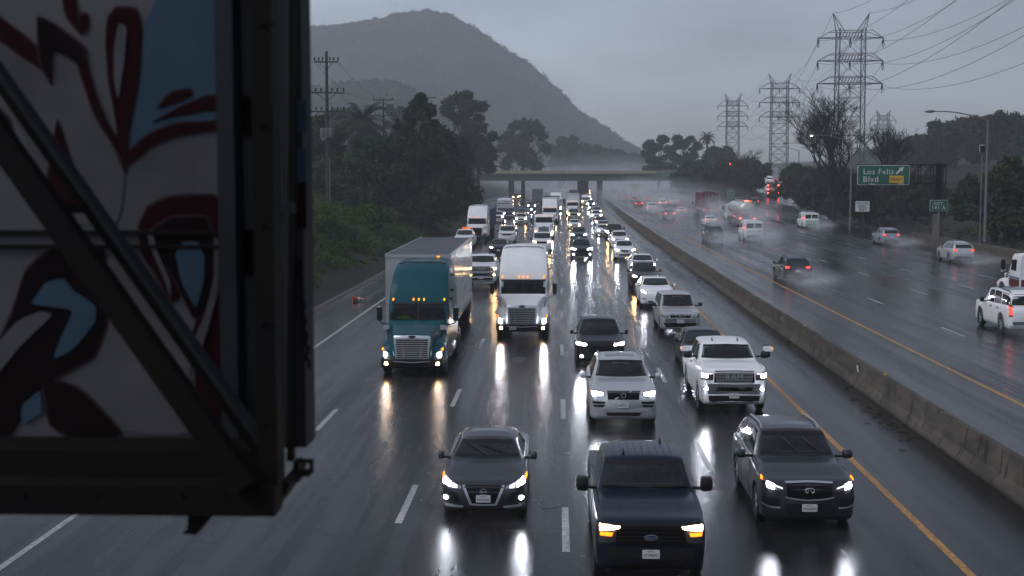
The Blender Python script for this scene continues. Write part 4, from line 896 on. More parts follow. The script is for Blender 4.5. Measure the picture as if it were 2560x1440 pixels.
    add_wheels(t, (1.22,), 1.2, .52, .30); add_wheels(t, (6.25, 7.5) if L > 7.5 else (L - 1.2,), 1.24, .52, .56, UNDER)
    t.mb('chassis', MB().box((0, L / 2 + .6, .85), (.9, L - 1.6, .3)), UNDER)
    for sx in (-1, 1):
        t.mb('fuel_tank', MB().lathe([(0, 0), (.30, 0), (.32, .04), (.32, 1.5), (.30, 1.54), (0, 1.54)], 18, axis=1, c=(sx * .96, 3.3, .62)), CHROME, smooth=40)
        t.mb('step', MB().box((sx * 1.12, 2.9, .45), (.2, .7, .05)), SILVERTRIM)
    if sleeper:
        p, _ = t.hit('T', 0, 5.0); t.mb('roof_trim', MB().path([(-.95, 4.3, 3.86), (-.7, 4.28, 3.94), (.7, 4.28, 3.94), (.95, 4.3, 3.86)], .02, 5), TRIM)
        for k, (zz, yy) in enumerate(((3.45, 4.2), (2.9, 3.6), (2.62, 3.0))):
            for sx in (1,):
                p, nn = t.hit('R', yy, zz); t.mb('bracket', MB().path([p, p + Vector((.12, -.05, 0))], .04, 5), TRIM, lod=1)
    if boxed:
        y0, y1, hw, z0, z1, mt = boxed
        t.mb('cargo_box', MB().rbox((0, (y0 + y1) / 2, (z0 + z1) / 2), (2 * hw, y1 - y0, z1 - z0), .05, 1), mt)
        t.mb('box_edge', MB().box((0, y0 - .03, z1 - .05), (2 * hw + .04, .06, .1)).box((-hw, y0 - .03, (z0 + z1) / 2), (.08, .06, z1 - z0)).box((hw, y0 - .03, (z0 + z1) / 2), (.08, .06, z1 - z0)), SILVERTRIM)
    return t
BOXWHITE = pmat('box_white', (.62, .63, .65), .45, noise=(1.2, .3, (.4, .4, .4)))
TRACTOR = tractor(True, plate_txt=None); TRACTOR_P = tractor(True, plate_txt='9E62147'); TRACTOR_K = tractor(True, grille_dark=True, lit_fog=False); DAYCAB = tractor(False, L=6.6)
BOXTRUCK = tractor(False, L=9.5, boxed=(4.1, 9.4, 1.28, .95, 4.1, BOXWHITE))

SIDEM = pmat('polished_trailer_side', (.62, .62, .62), .13, .97)
_nt = SIDEM.node_tree; _tc = _nt.nodes.new('ShaderNodeTexCoord'); _p = _nt.nodes['Principled BSDF']; _pn = None
for _sc, _st, _ds in (((1, 5, .12), .5, .02), ((1, .5, .9), .5, .12)):        # oil-canned sheet: vertical ripples and slow waves
    _mp = _nt.nodes.new('ShaderNodeMapping'); _mp.inputs['Scale'].default_value = _sc; _nz = _nt.nodes.new('ShaderNodeTexNoise'); _nz.inputs['Scale'].default_value = 2.0; _nz.inputs['Detail'].default_value = 2
    _nt.links.new(_tc.outputs['Object'], _mp.inputs['Vector']); _nt.links.new(_mp.outputs[0], _nz.inputs['Vector']); _b = _nt.nodes.new('ShaderNodeBump'); _b.inputs['Strength'].default_value = _st; _b.inputs['Distance'].default_value = _ds; _nt.links.new(_nz.outputs['Fac'], _b.inputs['Height'])
    if _pn: _nt.links.new(_pn, _b.inputs['Normal'])
    _pn = _b.outputs[0]
_nt.links.new(_pn, _p.inputs['Normal'])
ROOFM = pmat('trailer_roof', (.075, .075, .08), .32, .4, noise=(1.5, .5, (.06, .06, .065)))
FRONTM = pmat('trailer_front', (.36, .37, .385), .45, noise=(1.5, .4, (.22, .22, .23)))
def trailer(L=16.0, hw=1.34, z0=1.08, z1=4.12, side=SIDEM, front=FRONTM, roof=ROOFM, npan=13, corr=False, lamps=True, number=None, doors=None):
    t = Tmpl(L)
    t.mb('floor_deck', MB().box((0, L / 2, z0 - .04), (2 * hw - .04, L - .02, .1)), DARKSTEEL)
    t.mb('front_wall', MB().box((0, .02, (z0 + z1) / 2), (2 * hw - .02, .05, z1 - z0 - .02)), front)
    rf = t.mb('roof', MB().box((0, L / 2, z1 - .02), (2 * hw - .1, L - .06, .04)), roof)
    for k in range(1, 26 if npan > 6 else 8): t.mb('roof_bow', MB().box((0, L * k / (26 if npan > 6 else 8), z1 + .004), (2 * hw - .14, .05, .012)), roof, rf, lod=1)
    for sx in (-1, 1): t.mb('top_rail', MB().box((sx * (hw - .025), L / 2, z1 - .03), (.06, L, .14)), SILVERTRIM); t.mb('bottom_rail', MB().box((sx * (hw - .02), L / 2, z0 + .02), (.05, L, .22)), SILVERTRIM)
    t.mb('top_rail', MB().box((0, -.01, z1 - .04), (2 * hw, .05, .12)), SILVERTRIM)
    w = L / npan
    for sx in (-1, 1):
        for k in range(npan):
            if corr:
                mbq = MB(); n = 6; G = []
                for i in range(n * 4 + 1):
                    ph = i % 4; o = .0 if ph in (0, 1) else -.035; yy = k * w + w * i / (n * 4); G.append([(sx * (hw - .012 + o), yy, z0 + .12), (sx * (hw - .012 + o), yy, z1 - .1)])
                mbq.grid(G); t.mb('side_panel', mbq, side, lod=0)
            else: t.mb('side_panel', MB().box((sx * (hw - .03 + .004 * (k % 2)), (k + .5) * w, (z0 + z1) / 2), (.02, w - .012, z1 - z0 - .2)), side)
    for sx in (-1, 1):
        dr = t.mb('rear_door', MB().box((sx * hw / 2, L - .01, (z0 + z1) / 2), (hw - .03, .05, z1 - z0 - .16)), doors or FRONTM)
        for a in (.3, .7): t.mb('lock_rod', MB().path([(sx * hw * a, L + .03, z0 + .1), (sx * hw * a, L + .03, z1 - .15)], .02, 5), SILVERTRIM, dr, lod=1)
        t.mb('tail_light', MB().box((sx * (hw - .28), L + .02, z0 - .08), (.34, .05, .10)), 'TL')
        t.mb('mud_flap', MB().box((sx * (hw - .35), L - .5, .55), (.6, .02, .7)), UNDER)
    t.mb('tail_light', MB().box((0, L + .03, z0 - .07), (.5, .04, .07)), 'TL', lod=1)
    if lamps:
        t.mb('marker_lamp', MB().rbox((hw - .5, -.05, z1 - .06), (.12, .05, .06), .02, 1), AMBERDIM)
        t.mb('marker_lamp', MB().box((hw + .01, L * .42, z0 + .0), (.03, .09, .05)), AMBERDIM)
    for sx in (-1, 1): t.mb('landing_leg', MB().box((sx * .75, 2.6, .62), (.14, .14, .9)), DARKSTEEL)
    add_wheels(t, (L - 3.2, L - 1.9), hw - .02, .52, .56, UNDER)
    t.mb('axle_frame', MB().box((0, L - 2.5, .8), (1.2, 3.0, .35)), UNDER)
    if number: t.add('lettering', stand(text_mesh(number, 1, .002), (hw - .85, -.012, z1 - .28), .5), SIGNBLACK)
    return t
TRAILER = trailer(number='753019'); TRAILER_W = trailer(L=14, side=BOXWHITE, npan=12, front=BOXWHITE)
REDBOX = pmat('container_red', (.10, .016, .015), .6, spec=.2, noise=(1.4, .5, (.06, .012, .011)))
CONTAINER = trailer(L=12.2, hw=1.24, z0=1.35, z1=4.2, side=REDBOX, front=REDBOX, roof=REDBOX, npan=6, corr=True, lamps=False, doors=REDBOX)
GREYBOX = pmat('box_grey', (.10, .10, .11), .5); YELLOWBOX = pmat('box_pale_yellow', (.50, .42, .14), .5)
TRAILER_G = trailer(L=12, side=GREYBOX, front=GREYBOX, npan=6, lamps=False); BOX_Y = trailer(L=8, side=YELLOWBOX, front=YELLOWBOX, npan=4, lamps=False, doors=YELLOWBOX)
def tanker():
    L = 12.5; t = Tmpl(L); TANKM = pmat('tank_cream', (.60, .58, .52), .28, .35, coat=.5, noise=(.9, .25, (.42, .40, .36)))
    prof = [(.02, 0), (.55, .05), (.95, .22), (1.14, .55), (1.18, 1.0), (1.18, L - 1.0), (1.14, L - .55), (.95, L - .22), (.55, L - .05), (.02, L)]
    m = MB().lathe(prof, 28, axis=1, c=(0, 0, 2.35)); m.v = [(x * 1.03, y, 2.35 + (z - 2.35) * .86) for x, y, z in m.v]
    b = t.mb('tank', m, TANKM, smooth=60)
    for k in (2, 4, 6, 8, 10): t.mb('band', MB().path([(1.225 * math.cos(a), k, 2.35 + 1.03 * math.sin(a)) for a in np.linspace(0, 6.2832, 25)], .02, 4), SILVERTRIM, b, lod=1)
    t.mb('walkway', MB().box((0, L / 2, 3.42), (.7, L - 2.5, .06)), SILVERTRIM)
    for sx in (-1, 1): t.mb('handrail', MB().path([(sx * .34, 2, 3.42), (sx * .34, 2.2, 3.8), (sx * .34, 4.6, 3.8), (sx * .34, 4.8, 3.42)], .025, 5), SILVERTRIM)
    for x in (-.2, 0, .2): t.mb('roof_lamp', MB().rbox((x, L - .9, 3.42), (.15, .1, .12), .03, 1), 'TL')
    t.mb('rear_frame', MB().box((0, L - .1, 1.05), (2.3, .2, .22)), DARKSTEEL); t.mb('chassis', MB().box((0, L / 2, 1.1), (1.0, L - 1, .3)), DARKSTEEL)
    for sx in (-1, 1):
        t.mb('tail_light', MB().box((sx * .95, L + .02, 1.06), (.34, .05, .12)), 'TL'); t.mb('tail_light', MB().box((sx * 1.2, 8.2, 1.25), (.05, .12, .12)), 'TL', lod=1)
        t.mb('mud_flap', MB().box((sx * .85, L - .3, .55), (.6, .02, .7)), UNDER)
    add_wheels(t, (L - 2.6, L - 1.3), 1.22, .5, .5, UNDER); return t
TANKER = tanker()
def caravan():
    L = 7.5; t = Tmpl(L); t.hull([(0, [(0, .6), (.9, .6), (1.15, .9), (1.2, 1.4), (1.22, 2.0), (1.22, 2.5), (1.2, 2.9), (1.12, 3.1), (.7, 3.16), (0, 3.18)]), (.35, [(0, .5), (1.1, .5), (1.24, .9), (1.25, 1.5), (1.25, 2.1), (1.25, 2.7), (1.24, 3.1), (1.18, 3.35), (.7, 3.42), (0, 3.44)]),
            (L, [(0, .5), (1.1, .5), (1.24, .9), (1.25, 1.5), (1.25, 2.1), (1.25, 2.7), (1.24, 3.1), (1.18, 3.35), (.7, 3.42), (0, 3.44)])], name='body', mat=BOXWHITE, step=.5)
    t.patch('front_band', 'F', sym(1.15, 2.62), sym(1.15, 2.52), TRIM); t.add('lettering', stand(text_mesh('Stealth', 1, .002), (.45, -.02, 2.9), .85), SIGNBLACK); t.patch('front_panel', 'F', sym(1.1, 1.8), sym(1.0, .8), GREYBOX)
    add_wheels(t, (4.0, 4.9), 1.24, .36); return t
CARAVAN = caravan()
# ------------------------------------------------------------------ the traffic
P_GREY = paint('gunmetal', (.045, .049, .055), .45); P_NAVY = paint('navy', (.005, .008, .021), .2, .32, .2, .25); P_DKGREY = paint('charcoal', (.032, .034, .040), .4)
P_SILVER = paint('silver', (.52, .53, .55), .45); P_WHITE = paint('white', (.79, .79, .80), 0.0, .3); P_BLACK = paint('black', (.009, .009, .011), .1, .3, .2, .25); P_BRONZE = paint('dark_bronze', (.05, .042, .036), .4)
P_LSILVER = paint('light_silver', (.52, .53, .54), .5); P_TEAL = paint('teal', (.001, .060, .076), .0, .4, .12, .14); P_RED = paint('red', (.35, .015, .012), .1); P_BLUE = paint('steel_blue', (.10, .13, .18), .4); P_GREEN = paint('grey_green', (.10, .13, .12), .3)
P_BLUE2 = paint('pale_blue_silver', (.30, .33, .37), .4)
P_TRUCK = paint('truck_white', (.79, .79, .80), 0.0, .35)
def L_(t, nm, lb, ct, pt, x, d, hlm, **k):
    return place(t, nm, lb, ct, pt, x, d, 1, 0.0, hlm, **k)
G1 = 'traffic queuing towards the viewpoint'; G2 = 'traffic driving away in the spray'
def A(t, nm, lb, ct, pt, u, d, hlm=HL_COOL, **k): return place(t, nm, lb, ct, pt, u + bend(d), d, 1, 0.0, hlm, group=G1, **k)
# nearest row
A(PICK_NAVY, 'pickup_truck', 'navy blue pickup with amber-lit headlights and black grille, nearest vehicle at the bottom edge', 'pickup', P_NAVY, 1.70, 23.9, HL_WARM)
A(SED_NEAR, 'sedan_car', 'gunmetal grey sedan with V-shaped grille and round fog lamps', 'car', P_GREY, -1.55, 28.5)
A(SUV_GREY, 'suv_car', 'dark grey SUV with chrome roof rails and chrome-edged oval grille', 'SUV', P_DKGREY, 5.25, 27.9)
A(SUV_SILVER, 'suv_car', 'silver SUV with diagonal grille bar and dark sunroof', 'SUV', P_SILVER, 1.95, 39.4)
A(PICK_WHITE, 'pickup_truck', 'white heavy pickup with chrome bumper and wide tow mirrors', 'pickup', P_WHITE, 5.45, 41.6)
A(SUV_DARKFACE, 'suv_car', 'black SUV with four white headlamps directly behind the silver SUV', 'SUV', P_BLACK, 1.66, 52.0)
A(SED, 'sedan_car', 'black sedan half hidden behind the white heavy pickup', 'car', P_BLACK, 5.62, 50.5, HL_COOL)
A(PICK_SHELL, 'pickup_truck', 'silver pickup with camper shell and unlit headlights', 'pickup', P_LSILVER, 5.65, 62.5, None)
A(EV, 'sedan_car', 'smooth white electric car tucked behind the silver camper-shell pickup', 'car', P_WHITE, 5.55, 76)
A(SUV, 'suv_car', 'dark bronze SUV with warm headlight behind the smooth white electric car', 'SUV', P_BRONZE, 5.6, 87.5, HL_WARM)
A(EV, 'sedan_car', 'white electric car with black roof behind the dark bronze SUV', 'car', P_WHITE, 6.15, 99)
A(SUV_WIDE, 'suv_car', 'white SUV with chrome V grille, next to the empty median shoulder', 'SUV', P_WHITE, 5.75, 119.5)
A(SUV, 'suv_car', 'white SUV with warm headlights just behind the chrome-V-grille SUV', 'SUV', P_WHITE, 6.1, 139, HL_WARM)
A(PICK, 'pickup_truck', 'dark pickup with warm headlights in the lane beside the median', 'pickup', P_BRONZE, 6.1, 154, HL_WARM)
A(SED, 'sedan_car', 'small white sedan peeking out left of the dark pickup', 'car', P_WHITE, 5.2, 166)
A(SED, 'sedan_car', 'silver sedan with one warm headlight, ahead of the small white sedan', 'car', P_LSILVER, 5.5, 180, HL_WARM, lod=0)
A(SED, 'sedan_car', 'charcoal sedan with cool headlights in the median-side queue', 'car', P_DKGREY, 5.6, 197, lod=0)
A(SUV, 'suv_car', 'white SUV overlapped by the charcoal sedan in the median-side queue', 'SUV', P_WHITE, 5.5, 224, lod=0)
A(SUV, 'suv_car', 'silver SUV with warm headlights far down the median-side queue', 'SUV', P_LSILVER, 6.0, 250, HL_WARM, lod=0)
A(SED, 'sedan_car', 'grey-green sedan far down the median-side queue', 'car', P_GREEN, 5.7, 286, lod=0)
A(SUV, 'suv_car', 'grey-green SUV before the tall white van', 'SUV', P_GREEN, 5.7, 318, lod=0)
A(VAN_TALL, 'cargo_van', 'tall white van near the overpass column', 'van', P_WHITE, 4.6, 338, HL_WARM, lod=0)
# middle lane
A(SUV_DARKFACE, 'suv_car', 'black SUV alone in mid lane with long white light streaks before it', 'SUV', P_DKGREY, 1.95, 120.5)
A(SUV, 'suv_car', 'dark SUV right behind the lone black SUV', 'SUV', P_GREEN, 2.0, 150)
A(SED_OLD, 'sedan_car', 'white boxy old sedan with rectangular warm headlights', 'car', P_WHITE, 1.75, 186, HL_WARM)
A(PICK, 'pickup_truck', 'silver pickup with warm headlights in front of the box truck', 'pickup', P_LSILVER, 1.75, 226, HL_WARM)
A(BOXTRUCK, 'box_truck', 'white box truck with tall square cargo body in the centre lane', 'truck', P_TRUCK, 1.6, 249, HL_WARM)
# lane of the white lorries
tr = A(TRACTOR_P, 'truck_tractor', 'big white lorry tractor with tall roof fairing and chrome slat grille', 'truck', P_TRUCK, -1.6, 61)
A(SUV_BOXY, 'suv_car', 'white SUV with warm lamp just behind the big white lorry tractor', 'SUV', P_WHITE, -1.75, 131, HL_WARM)
A(DAYCAB, 'truck_tractor', 'white flat-roofed day-cab lorry behind a white SUV', 'truck', P_TRUCK, -2.0, 158)
A(TRACTOR, 'truck_tractor', 'white lorry tractor with tall fairing hauling a white trailer near the bridge', 'truck', P_TRUCK, -1.9, 203, None)
place(TRAILER_W, 'semi_trailer', 'white box trailer behind the lorry nearest the bridge', 'trailer', BOXWHITE, -1.85 + bend(215), 209, group=G1)
place(TRAILER_W, 'semi_trailer', 'white trailer top seen above the queue just before the bridge', 'trailer', BOXWHITE, -1.9 + bend(290), 290, lod=0, group=G1)
A(TRACTOR, 'truck_tractor', 'white lorry hidden low behind the last trailer before the bridge', 'truck', P_TRUCK, -1.9, 282, lod=0)
place(TRAILER_W, 'semi_trailer', 'white trailer standing in the shade under the bridge', 'trailer', BOXWHITE, -1.8 + bend(372), 372, lod=0, group=G1)
# lane of the teal lorry
teal = A(TRACTOR, 'truck_tractor', 'teal lorry tractor with chrome grille and five amber roof markers', 'truck', P_TEAL, -5.30, 49.2, HL_SOFT)
place(TRAILER, 'semi_trailer', 'long polished silver trailer pulled by the teal lorry', 'trailer', FRONTM, -5.62, 55.2, group=G1, rz=R(.35))
A(PICK_WHITE, 'pickup_truck', 'white heavy pickup with warm lamps between the silver trailer and white lorry', 'pickup', P_WHITE, -5.15, 90, HL_WARM)
A(SED, 'sedan_car', 'dark sedan with single visible lamp left of the big white lorry', 'car', P_DKGREY, -5.7, 126, HL_WARM)
A(SUV_BOXY, 'suv_car', 'white boxy SUV with unlit headlights in the teal lorry lane', 'SUV', P_WHITE, -5.9, 149, None)
A(SUV, 'suv_car', 'white SUV with warm headlights and amber streaks on the wet road', 'SUV', P_WHITE, -6.3, 206, HL_WARM)
A(PICK, 'pickup_truck', 'slate blue pickup with bluish headlights in the slow lane', 'pickup', P_BLUE, -9.2, 231)
A(PICK, 'pickup_truck', 'white pickup towing the white caravan in the slow lane', 'pickup', P_WHITE, -10.2, 211, HL_WARM)
place(CARAVAN, 'travel_trailer', 'white caravan with dark lettering towed by a pickup', 'caravan', BOXWHITE, -10.3 + bend(236), 236, lod=1, group=G1)
A(TRACTOR_K, 'truck_tractor', 'white lorry tractor with dark grille in the outermost lane beside the bushes', 'truck', P_TRUCK, -9.55, 153, None)
A(PICK, 'pickup_truck', 'white pickup with orange beacon bar peeping over the silver trailer', 'pickup', P_WHITE, -9.75, 137, None)
_b = bpy.data.objects.new('beacon_bar', MB().rbox((0, 0, 0), (.9, .25, .13), .04, 1).mesh('beacon_bar')); link(_b, bpy.data.objects[[o.name for o in COL.objects if o.get('label', '').startswith('white pickup with orange beacon')][0]]); _b.data.materials.append(emat('beacon_orange', (1, .22, .02), 1.2)); _b.location = (.1, 2.9, 2.0)
A(SUV, 'suv_car', 'greenish white SUV with bright cool lamps behind the day-cab lorry', 'SUV', P_GREEN, -7.4, 297, lod=0)
A(SED, 'sedan_car', 'blue car with bluish lamps left of the tall white lorry', 'car', P_BLUE, -7.2, 268, lod=0)
A(SUV, 'suv_car', 'grey SUV with glowing lamps where the left ramp merges', 'SUV', P_LSILVER, -13.4, 300, lod=0)
A(SED, 'sedan_car', 'dark car with reddish lamp before the left ramp', 'car', P_DKGREY, -7.6, 244, emat('lamp_reddish', (1, .3, .2), 9), lod=0)
place(TRAILER_G, 'semi_trailer', 'dark grey box trailer seen end-on beside the bushes by the bridge', 'trailer', GREYBOX, -7.4 + bend(340), 340, lod=0, group=G1)
for i, (u, d, tt, pt, hm, lb) in enumerate(((-16.5, 418, PICK, P_DKGREY, HL_WARM, 'dark pickup with warm lamps under the left bridge span'), (-16.8, 436, SUV, P_DKGREY, HL_WARM, 'second warm-lamped vehicle under the left bridge span'), (1.7, 330, TRACTOR, P_DKGREY, HL_WARM, 'dark lorry with lamps beneath the bridge deck, centre lane'),
        (5.7, 390, SED, P_DKGREY, HL_WARM, 'car under the bridge in the median-side queue'), (5.6, 430, SUV, P_WHITE, HL_COOL, 'white car just past the bridge shade, median side'), (1.8, 470, SED, P_WHITE, HL_WARM, 'far white car beyond the bridge, centre lane'),
        (5.7, 505, SUV, P_DKGREY, HL_WARM, 'far dark car beyond the bridge, median side'), (-1.8, 480, PICK, P_WHITE, HL_COOL, 'far pickup beyond the bridge, lorry lane'), (1.8, 560, SUV, P_DKGREY, HL_COOL, 'tiny car far beyond the bridge, centre lane'), (5.6, 610, SED, P_WHITE, HL_WARM, 'tiniest car far beyond the bridge, median side'))):
    A(tt, 'pickup_truck' if tt is PICK else 'truck_tractor' if tt is TRACTOR else 'sedan_car' if tt is SED else 'suv_car', lb, 'car' if tt is not TRACTOR else 'truck', pt, u, d, hm, lod=0)

def B(t, nm, lb, ct, pt, u, d, tlm=TAIL, **k): return place(t, nm, lb, ct, pt, u + bend(d), d, -1, ZR, None, tlm, group=G2, **k)
B(SUV_WIDE, 'suv_car', 'black SUV trailing spray, nearest dark car in the outbound lanes', 'SUV', P_BLACK, 15.25, 87, TAIL)
B(SUV_BOXY, 'suv_car', 'white boxy off-road SUV with stacked round tail lamps, cut by the frame', 'SUV', P_WHITE, 20.25, 58.6, TAIL)
B(SUV, 'suv_car', 'black SUV in spray beside the median yellow line, in front of a white hybrid', 'SUV', P_BLACK, 15.85, 140, TAILOFF)
van = B(VAN, 'cargo_van', 'white cargo van with two rear windows and green price lettering', 'van', P_WHITE, 20.4, 144, TAIL)
B(SED, 'sedan_car', 'white hybrid car with dark rear glass left of the tanker', 'car', P_WHITE, 20.1, 184, TAIL)
B(TANKER, 'tanker_trailer', 'cream tank trailer with red lamp cluster on top', 'tanker', P_WHITE, 25.2, 186, BRAKE)
place(DAYCAB, 'truck_tractor', 'white day-cab tractor pulling the cream tank trailer', 'truck', P_TRUCK, 25.2 + bend(196), 197.5, -1, ZR, None, TAIL, lod=0, group=G2)
B(CONTAINER, 'semi_trailer', 'dark red shipping container on a chassis in the spray', 'trailer', REDBOX, 24.1, 224, TAIL)
place(DAYCAB, 'truck_tractor', 'dark red tractor in front of the red container', 'truck', P_RED, 24.1 + bend(235), 235, -1, ZR, None, TAIL, lod=0, group=G2)
B(SED, 'sedan_car', 'black sedan with two bright tail lamps in mid spray', 'car', P_BLACK, 16.9, 216, BRAKE)
B(SED, 'sedan_car', 'white sedan alongside the black sedan with bright tail lamps', 'car', P_WHITE, 20.4, 235, TAIL)
B(PICK, 'pickup_truck', 'white pickup driving away next to the median barrier', 'pickup', P_WHITE, 16.2, 250, TAIL)
B(SUV, 'suv_car', 'white car with two strong brake lamps beside the white pickups', 'SUV', P_WHITE, 21.3, 300, BRAKE, lod=0)
B(SED, 'sedan_car', 'red car close to the median in the spray', 'car', P_RED, 15.9, 296, BRAKE, lod=0)
B(PICK, 'pickup_truck', 'white pickup left of the red container', 'pickup', P_WHITE, 24.6, 312, TAIL, lod=0)
B(SUV, 'suv_car', 'white SUV hidden behind the white pickup near the red container', 'SUV', P_WHITE, 26.8, 336, TAIL, lod=0)
B(VAN, 'cargo_van', 'white van fading in the mist past the pickups', 'van', P_WHITE, 24.4, 356, TAIL, lod=0)
for (u, d, tt, pt, tl_, lb) in ((17.0, 344, SUV, P_DKGREY, TAIL, 'dark SUV fading in the mist before the bridge'), (16.4, 385, SED, P_DKGREY, TAIL, 'misty dark sedan by the median, second from the bridge'), (20.5, 352, SED, P_DKGREY, BRAKE, 'misty dark sedan with bright lamps in the second outbound lane'),
        (20.3, 392, SUV, P_DKGREY, TAIL, 'misty dark SUV in the second outbound lane by the bridge'), (23.0, 400, SED, P_RED, TAIL, 'misty reddish car in the third outbound lane'), (15.9, 430, SED, P_DKGREY, TAIL, 'faint car under the bridge on the outbound side'), (18.2, 470, SUV, P_DKGREY, TAIL, 'faint dark SUV past the bridge, outbound'), (20.0, 520, SED, P_WHITE, TAIL, 'faint pale car past the bridge, outbound'), (15.8, 540, SUV, P_DKGREY, TAIL, 'faintest car past the bridge by the median, outbound')):
    B(tt, 'sedan_car' if tt is SED else 'suv_car', lb, 'car', pt, u, d, tl_, lod=0)
B(BOX_Y, 'box_truck', 'pale yellow box truck body fading in the mist', 'truck', YELLOWBOX, 21.5, 455, TAIL, lod=0)
# exit lane and ramp
van2 = B(VAN, 'cargo_van', 'white and green van with ladder rack in the exit lane', 'van', P_WHITE, 32.3, 177, TAIL)
B(SUV, 'suv_car', 'pale blue-silver SUV in the exit lane below the big green sign', 'SUV', P_BLUE2, 32.6, 135, TAIL)
B(SUV_WIDE, 'suv_car', 'pale silver crossover with slim red lamps beside the concrete retaining wall', 'SUV', P_LSILVER, 31.7, 107.5, TAIL)
cabR = B(DAYCAB, 'truck_tractor', 'white truck cab with red and blue stripes at the right picture edge', 'truck', P_TRUCK, 25.1, 68.5, TAIL)
for (zz, hh, mt, nm_) in ((1.50, .10, pmat('stripe_blue', (.02, .12, .25), .4), 'stripe'), (1.22, .42, pmat('stripe_red', (.10, .008, .010), .5), 'stripe')):
    for ax in 'LR':
        obj('stripe', DAYCAB.pmesh('stripe', ax, [(.6, zz + hh / 2), (3.98, zz + hh / 2)], [(.6, zz - hh / 2), (3.98, zz - hh / 2)], 10, 2, .014), mt, cabR)
obj('stripe', DAYCAB.pmesh('stripe', 'B', [(-1.1, 1.43), (1.1, 1.43)], [(-1.1, 1.0), (1.1, 1.0)], 6, 2, .014), MATS['stripe_red'], cabR)
obj('rear_window', DAYCAB.pmesh('rear_window', 'B', [(-.75, 2.5), (.75, 2.5)], [(-.75, 1.95), (.75, 1.95)], 6, 3, .014), GLASS, cabR)
# van lettering and colour panels
GRNL = pmat('van_green', (.03, .28, .06), .4)
obj('lettering', stand(text_mesh('$19.95', 1, .002), (.42, VAN.hit('B', -.42, 1.02)[0].y + .02, 1.02), .62, 1), GRNL, van)
obj('number_plate', VAN.pmesh('number_plate', 'B', [(-.34, 1.10), (-.72, 1.10)], [(-.34, .94), (-.72, .94)], 2, 1, .02), GREYBOX, van)
obj('colour_panel', VAN.pmesh('colour_panel', 'B', [(-.86, 1.12), (.86, 1.12)], [(-.86, .62), (.86, .62)], 8, 3, .012), pmat('van_pale_green', (.20, .42, .30), .4), van2)
for sx in (-.5, .5): MB().path([(sx, 1.8, 2.1), (sx, 1.8, 2.3), (sx, 5.2, 2.3), (sx, 5.2, 2.1)], .03, 5).build('ladder_rack', STEEL, van2)

def rampcar(t, nm, lb, ct, pt, x, d, z, tlm=TAIL, lod=0, dz=0, rz=-.16, pitch=0.0): return place(t, nm, lb, ct, pt, x, d, -1, z + dz, None, tlm, lod=lod, group='vehicles climbing the exit ramp', rz=rz, pitch=pitch)
rampcar(TRAILER_W, 'semi_trailer', 'pale box trailer at the top of the exit ramp', 'trailer', BOXWHITE, RC(342) + .6, 342, RZ(345), rz=-.18)
rampcar(SUV, 'suv_car', 'dark vehicle entering the exit ramp behind the car carrier', 'SUV', P_BLACK, 37.6, 254, RZ(250), TAIL)
cc = empty('car_carrier', (RC(286) + .3, 286, RZ(286)), -.16); tag(cc, 'double-deck car carrier loaded with white cars on the exit ramp', 'car carrier', 'vehicles climbing the exit ramp')
for z in (.85, 2.45): MB().box((0, 8, z), (2.4, 16, .14), Matrix.Rotation(.03, 3, 'X')).build('deck', DARKSTEEL, cc)
for sx in (-1, 1):
    for yy in (.3, 5.5, 10.5, 15.5): MB().box((sx * 1.15, yy, 2.0), (.12, .16, 2.7)).build('post', DARKSTEEL, cc)
    for yy in (1.3, 2.5): MB().lathe([(.3, -.25), (.5, -.25), (.5, .25), (.3, .25)], 18, c=(sx * .95, yy, .5)).build('wheel', RUBBER, cc)
    for z in (.85, 1.6, 2.45): MB().box((sx * 1.05, -.1, z), (.25, .06, .2)).build('tail_light', BRAKE, cc)
for i, (yy, z, lb) in enumerate(((.6, 2.58, 'white car on the upper deck of the car carrier, rearmost'), (5.9, 2.72, 'white car on the upper deck of the car carrier, second'), (.6, .98, 'white car on the lower deck of the car carrier'))):
    place(SUV, 'suv_car', lb, 'car', P_WHITE, RC(286) + .3 + .16 * yy, 286 + yy, -1, RZ(286) + z, None, TAILOFF, lod=0, rz=-.16, group='cars on the carrier')

# dark blue stake trailer behind the outermost white lorry
ft = empty('flatbed_trailer', (-9.6 + bend(161), 160.6, 0)); tag(ft, 'flatbed trailer with tall dark blue stakes behind the outermost white lorry', 'trailer', G1)
STAKE = pmat('stake_blue', (.012, .018, .05), .5)
MB().box((0, 6.5, 1.2), (2.5, 13, .22)).build('bed', STAKE, ft)
for k in range(7):
    for sx in (-1, 1): MB().box((sx * 1.3, .6 + k * 2.0, 2.3), (.16, .3, 2.2)).build('stake', STAKE, ft)
for sx in (-1, 1):
    for yy in (10.4, 11.7): MB().lathe([(.3, -.25), (.52, -.25), (.52, .25), (.3, .25)], 18, c=(sx * .95, yy, .52)).build('wheel', RUBBER, ft)

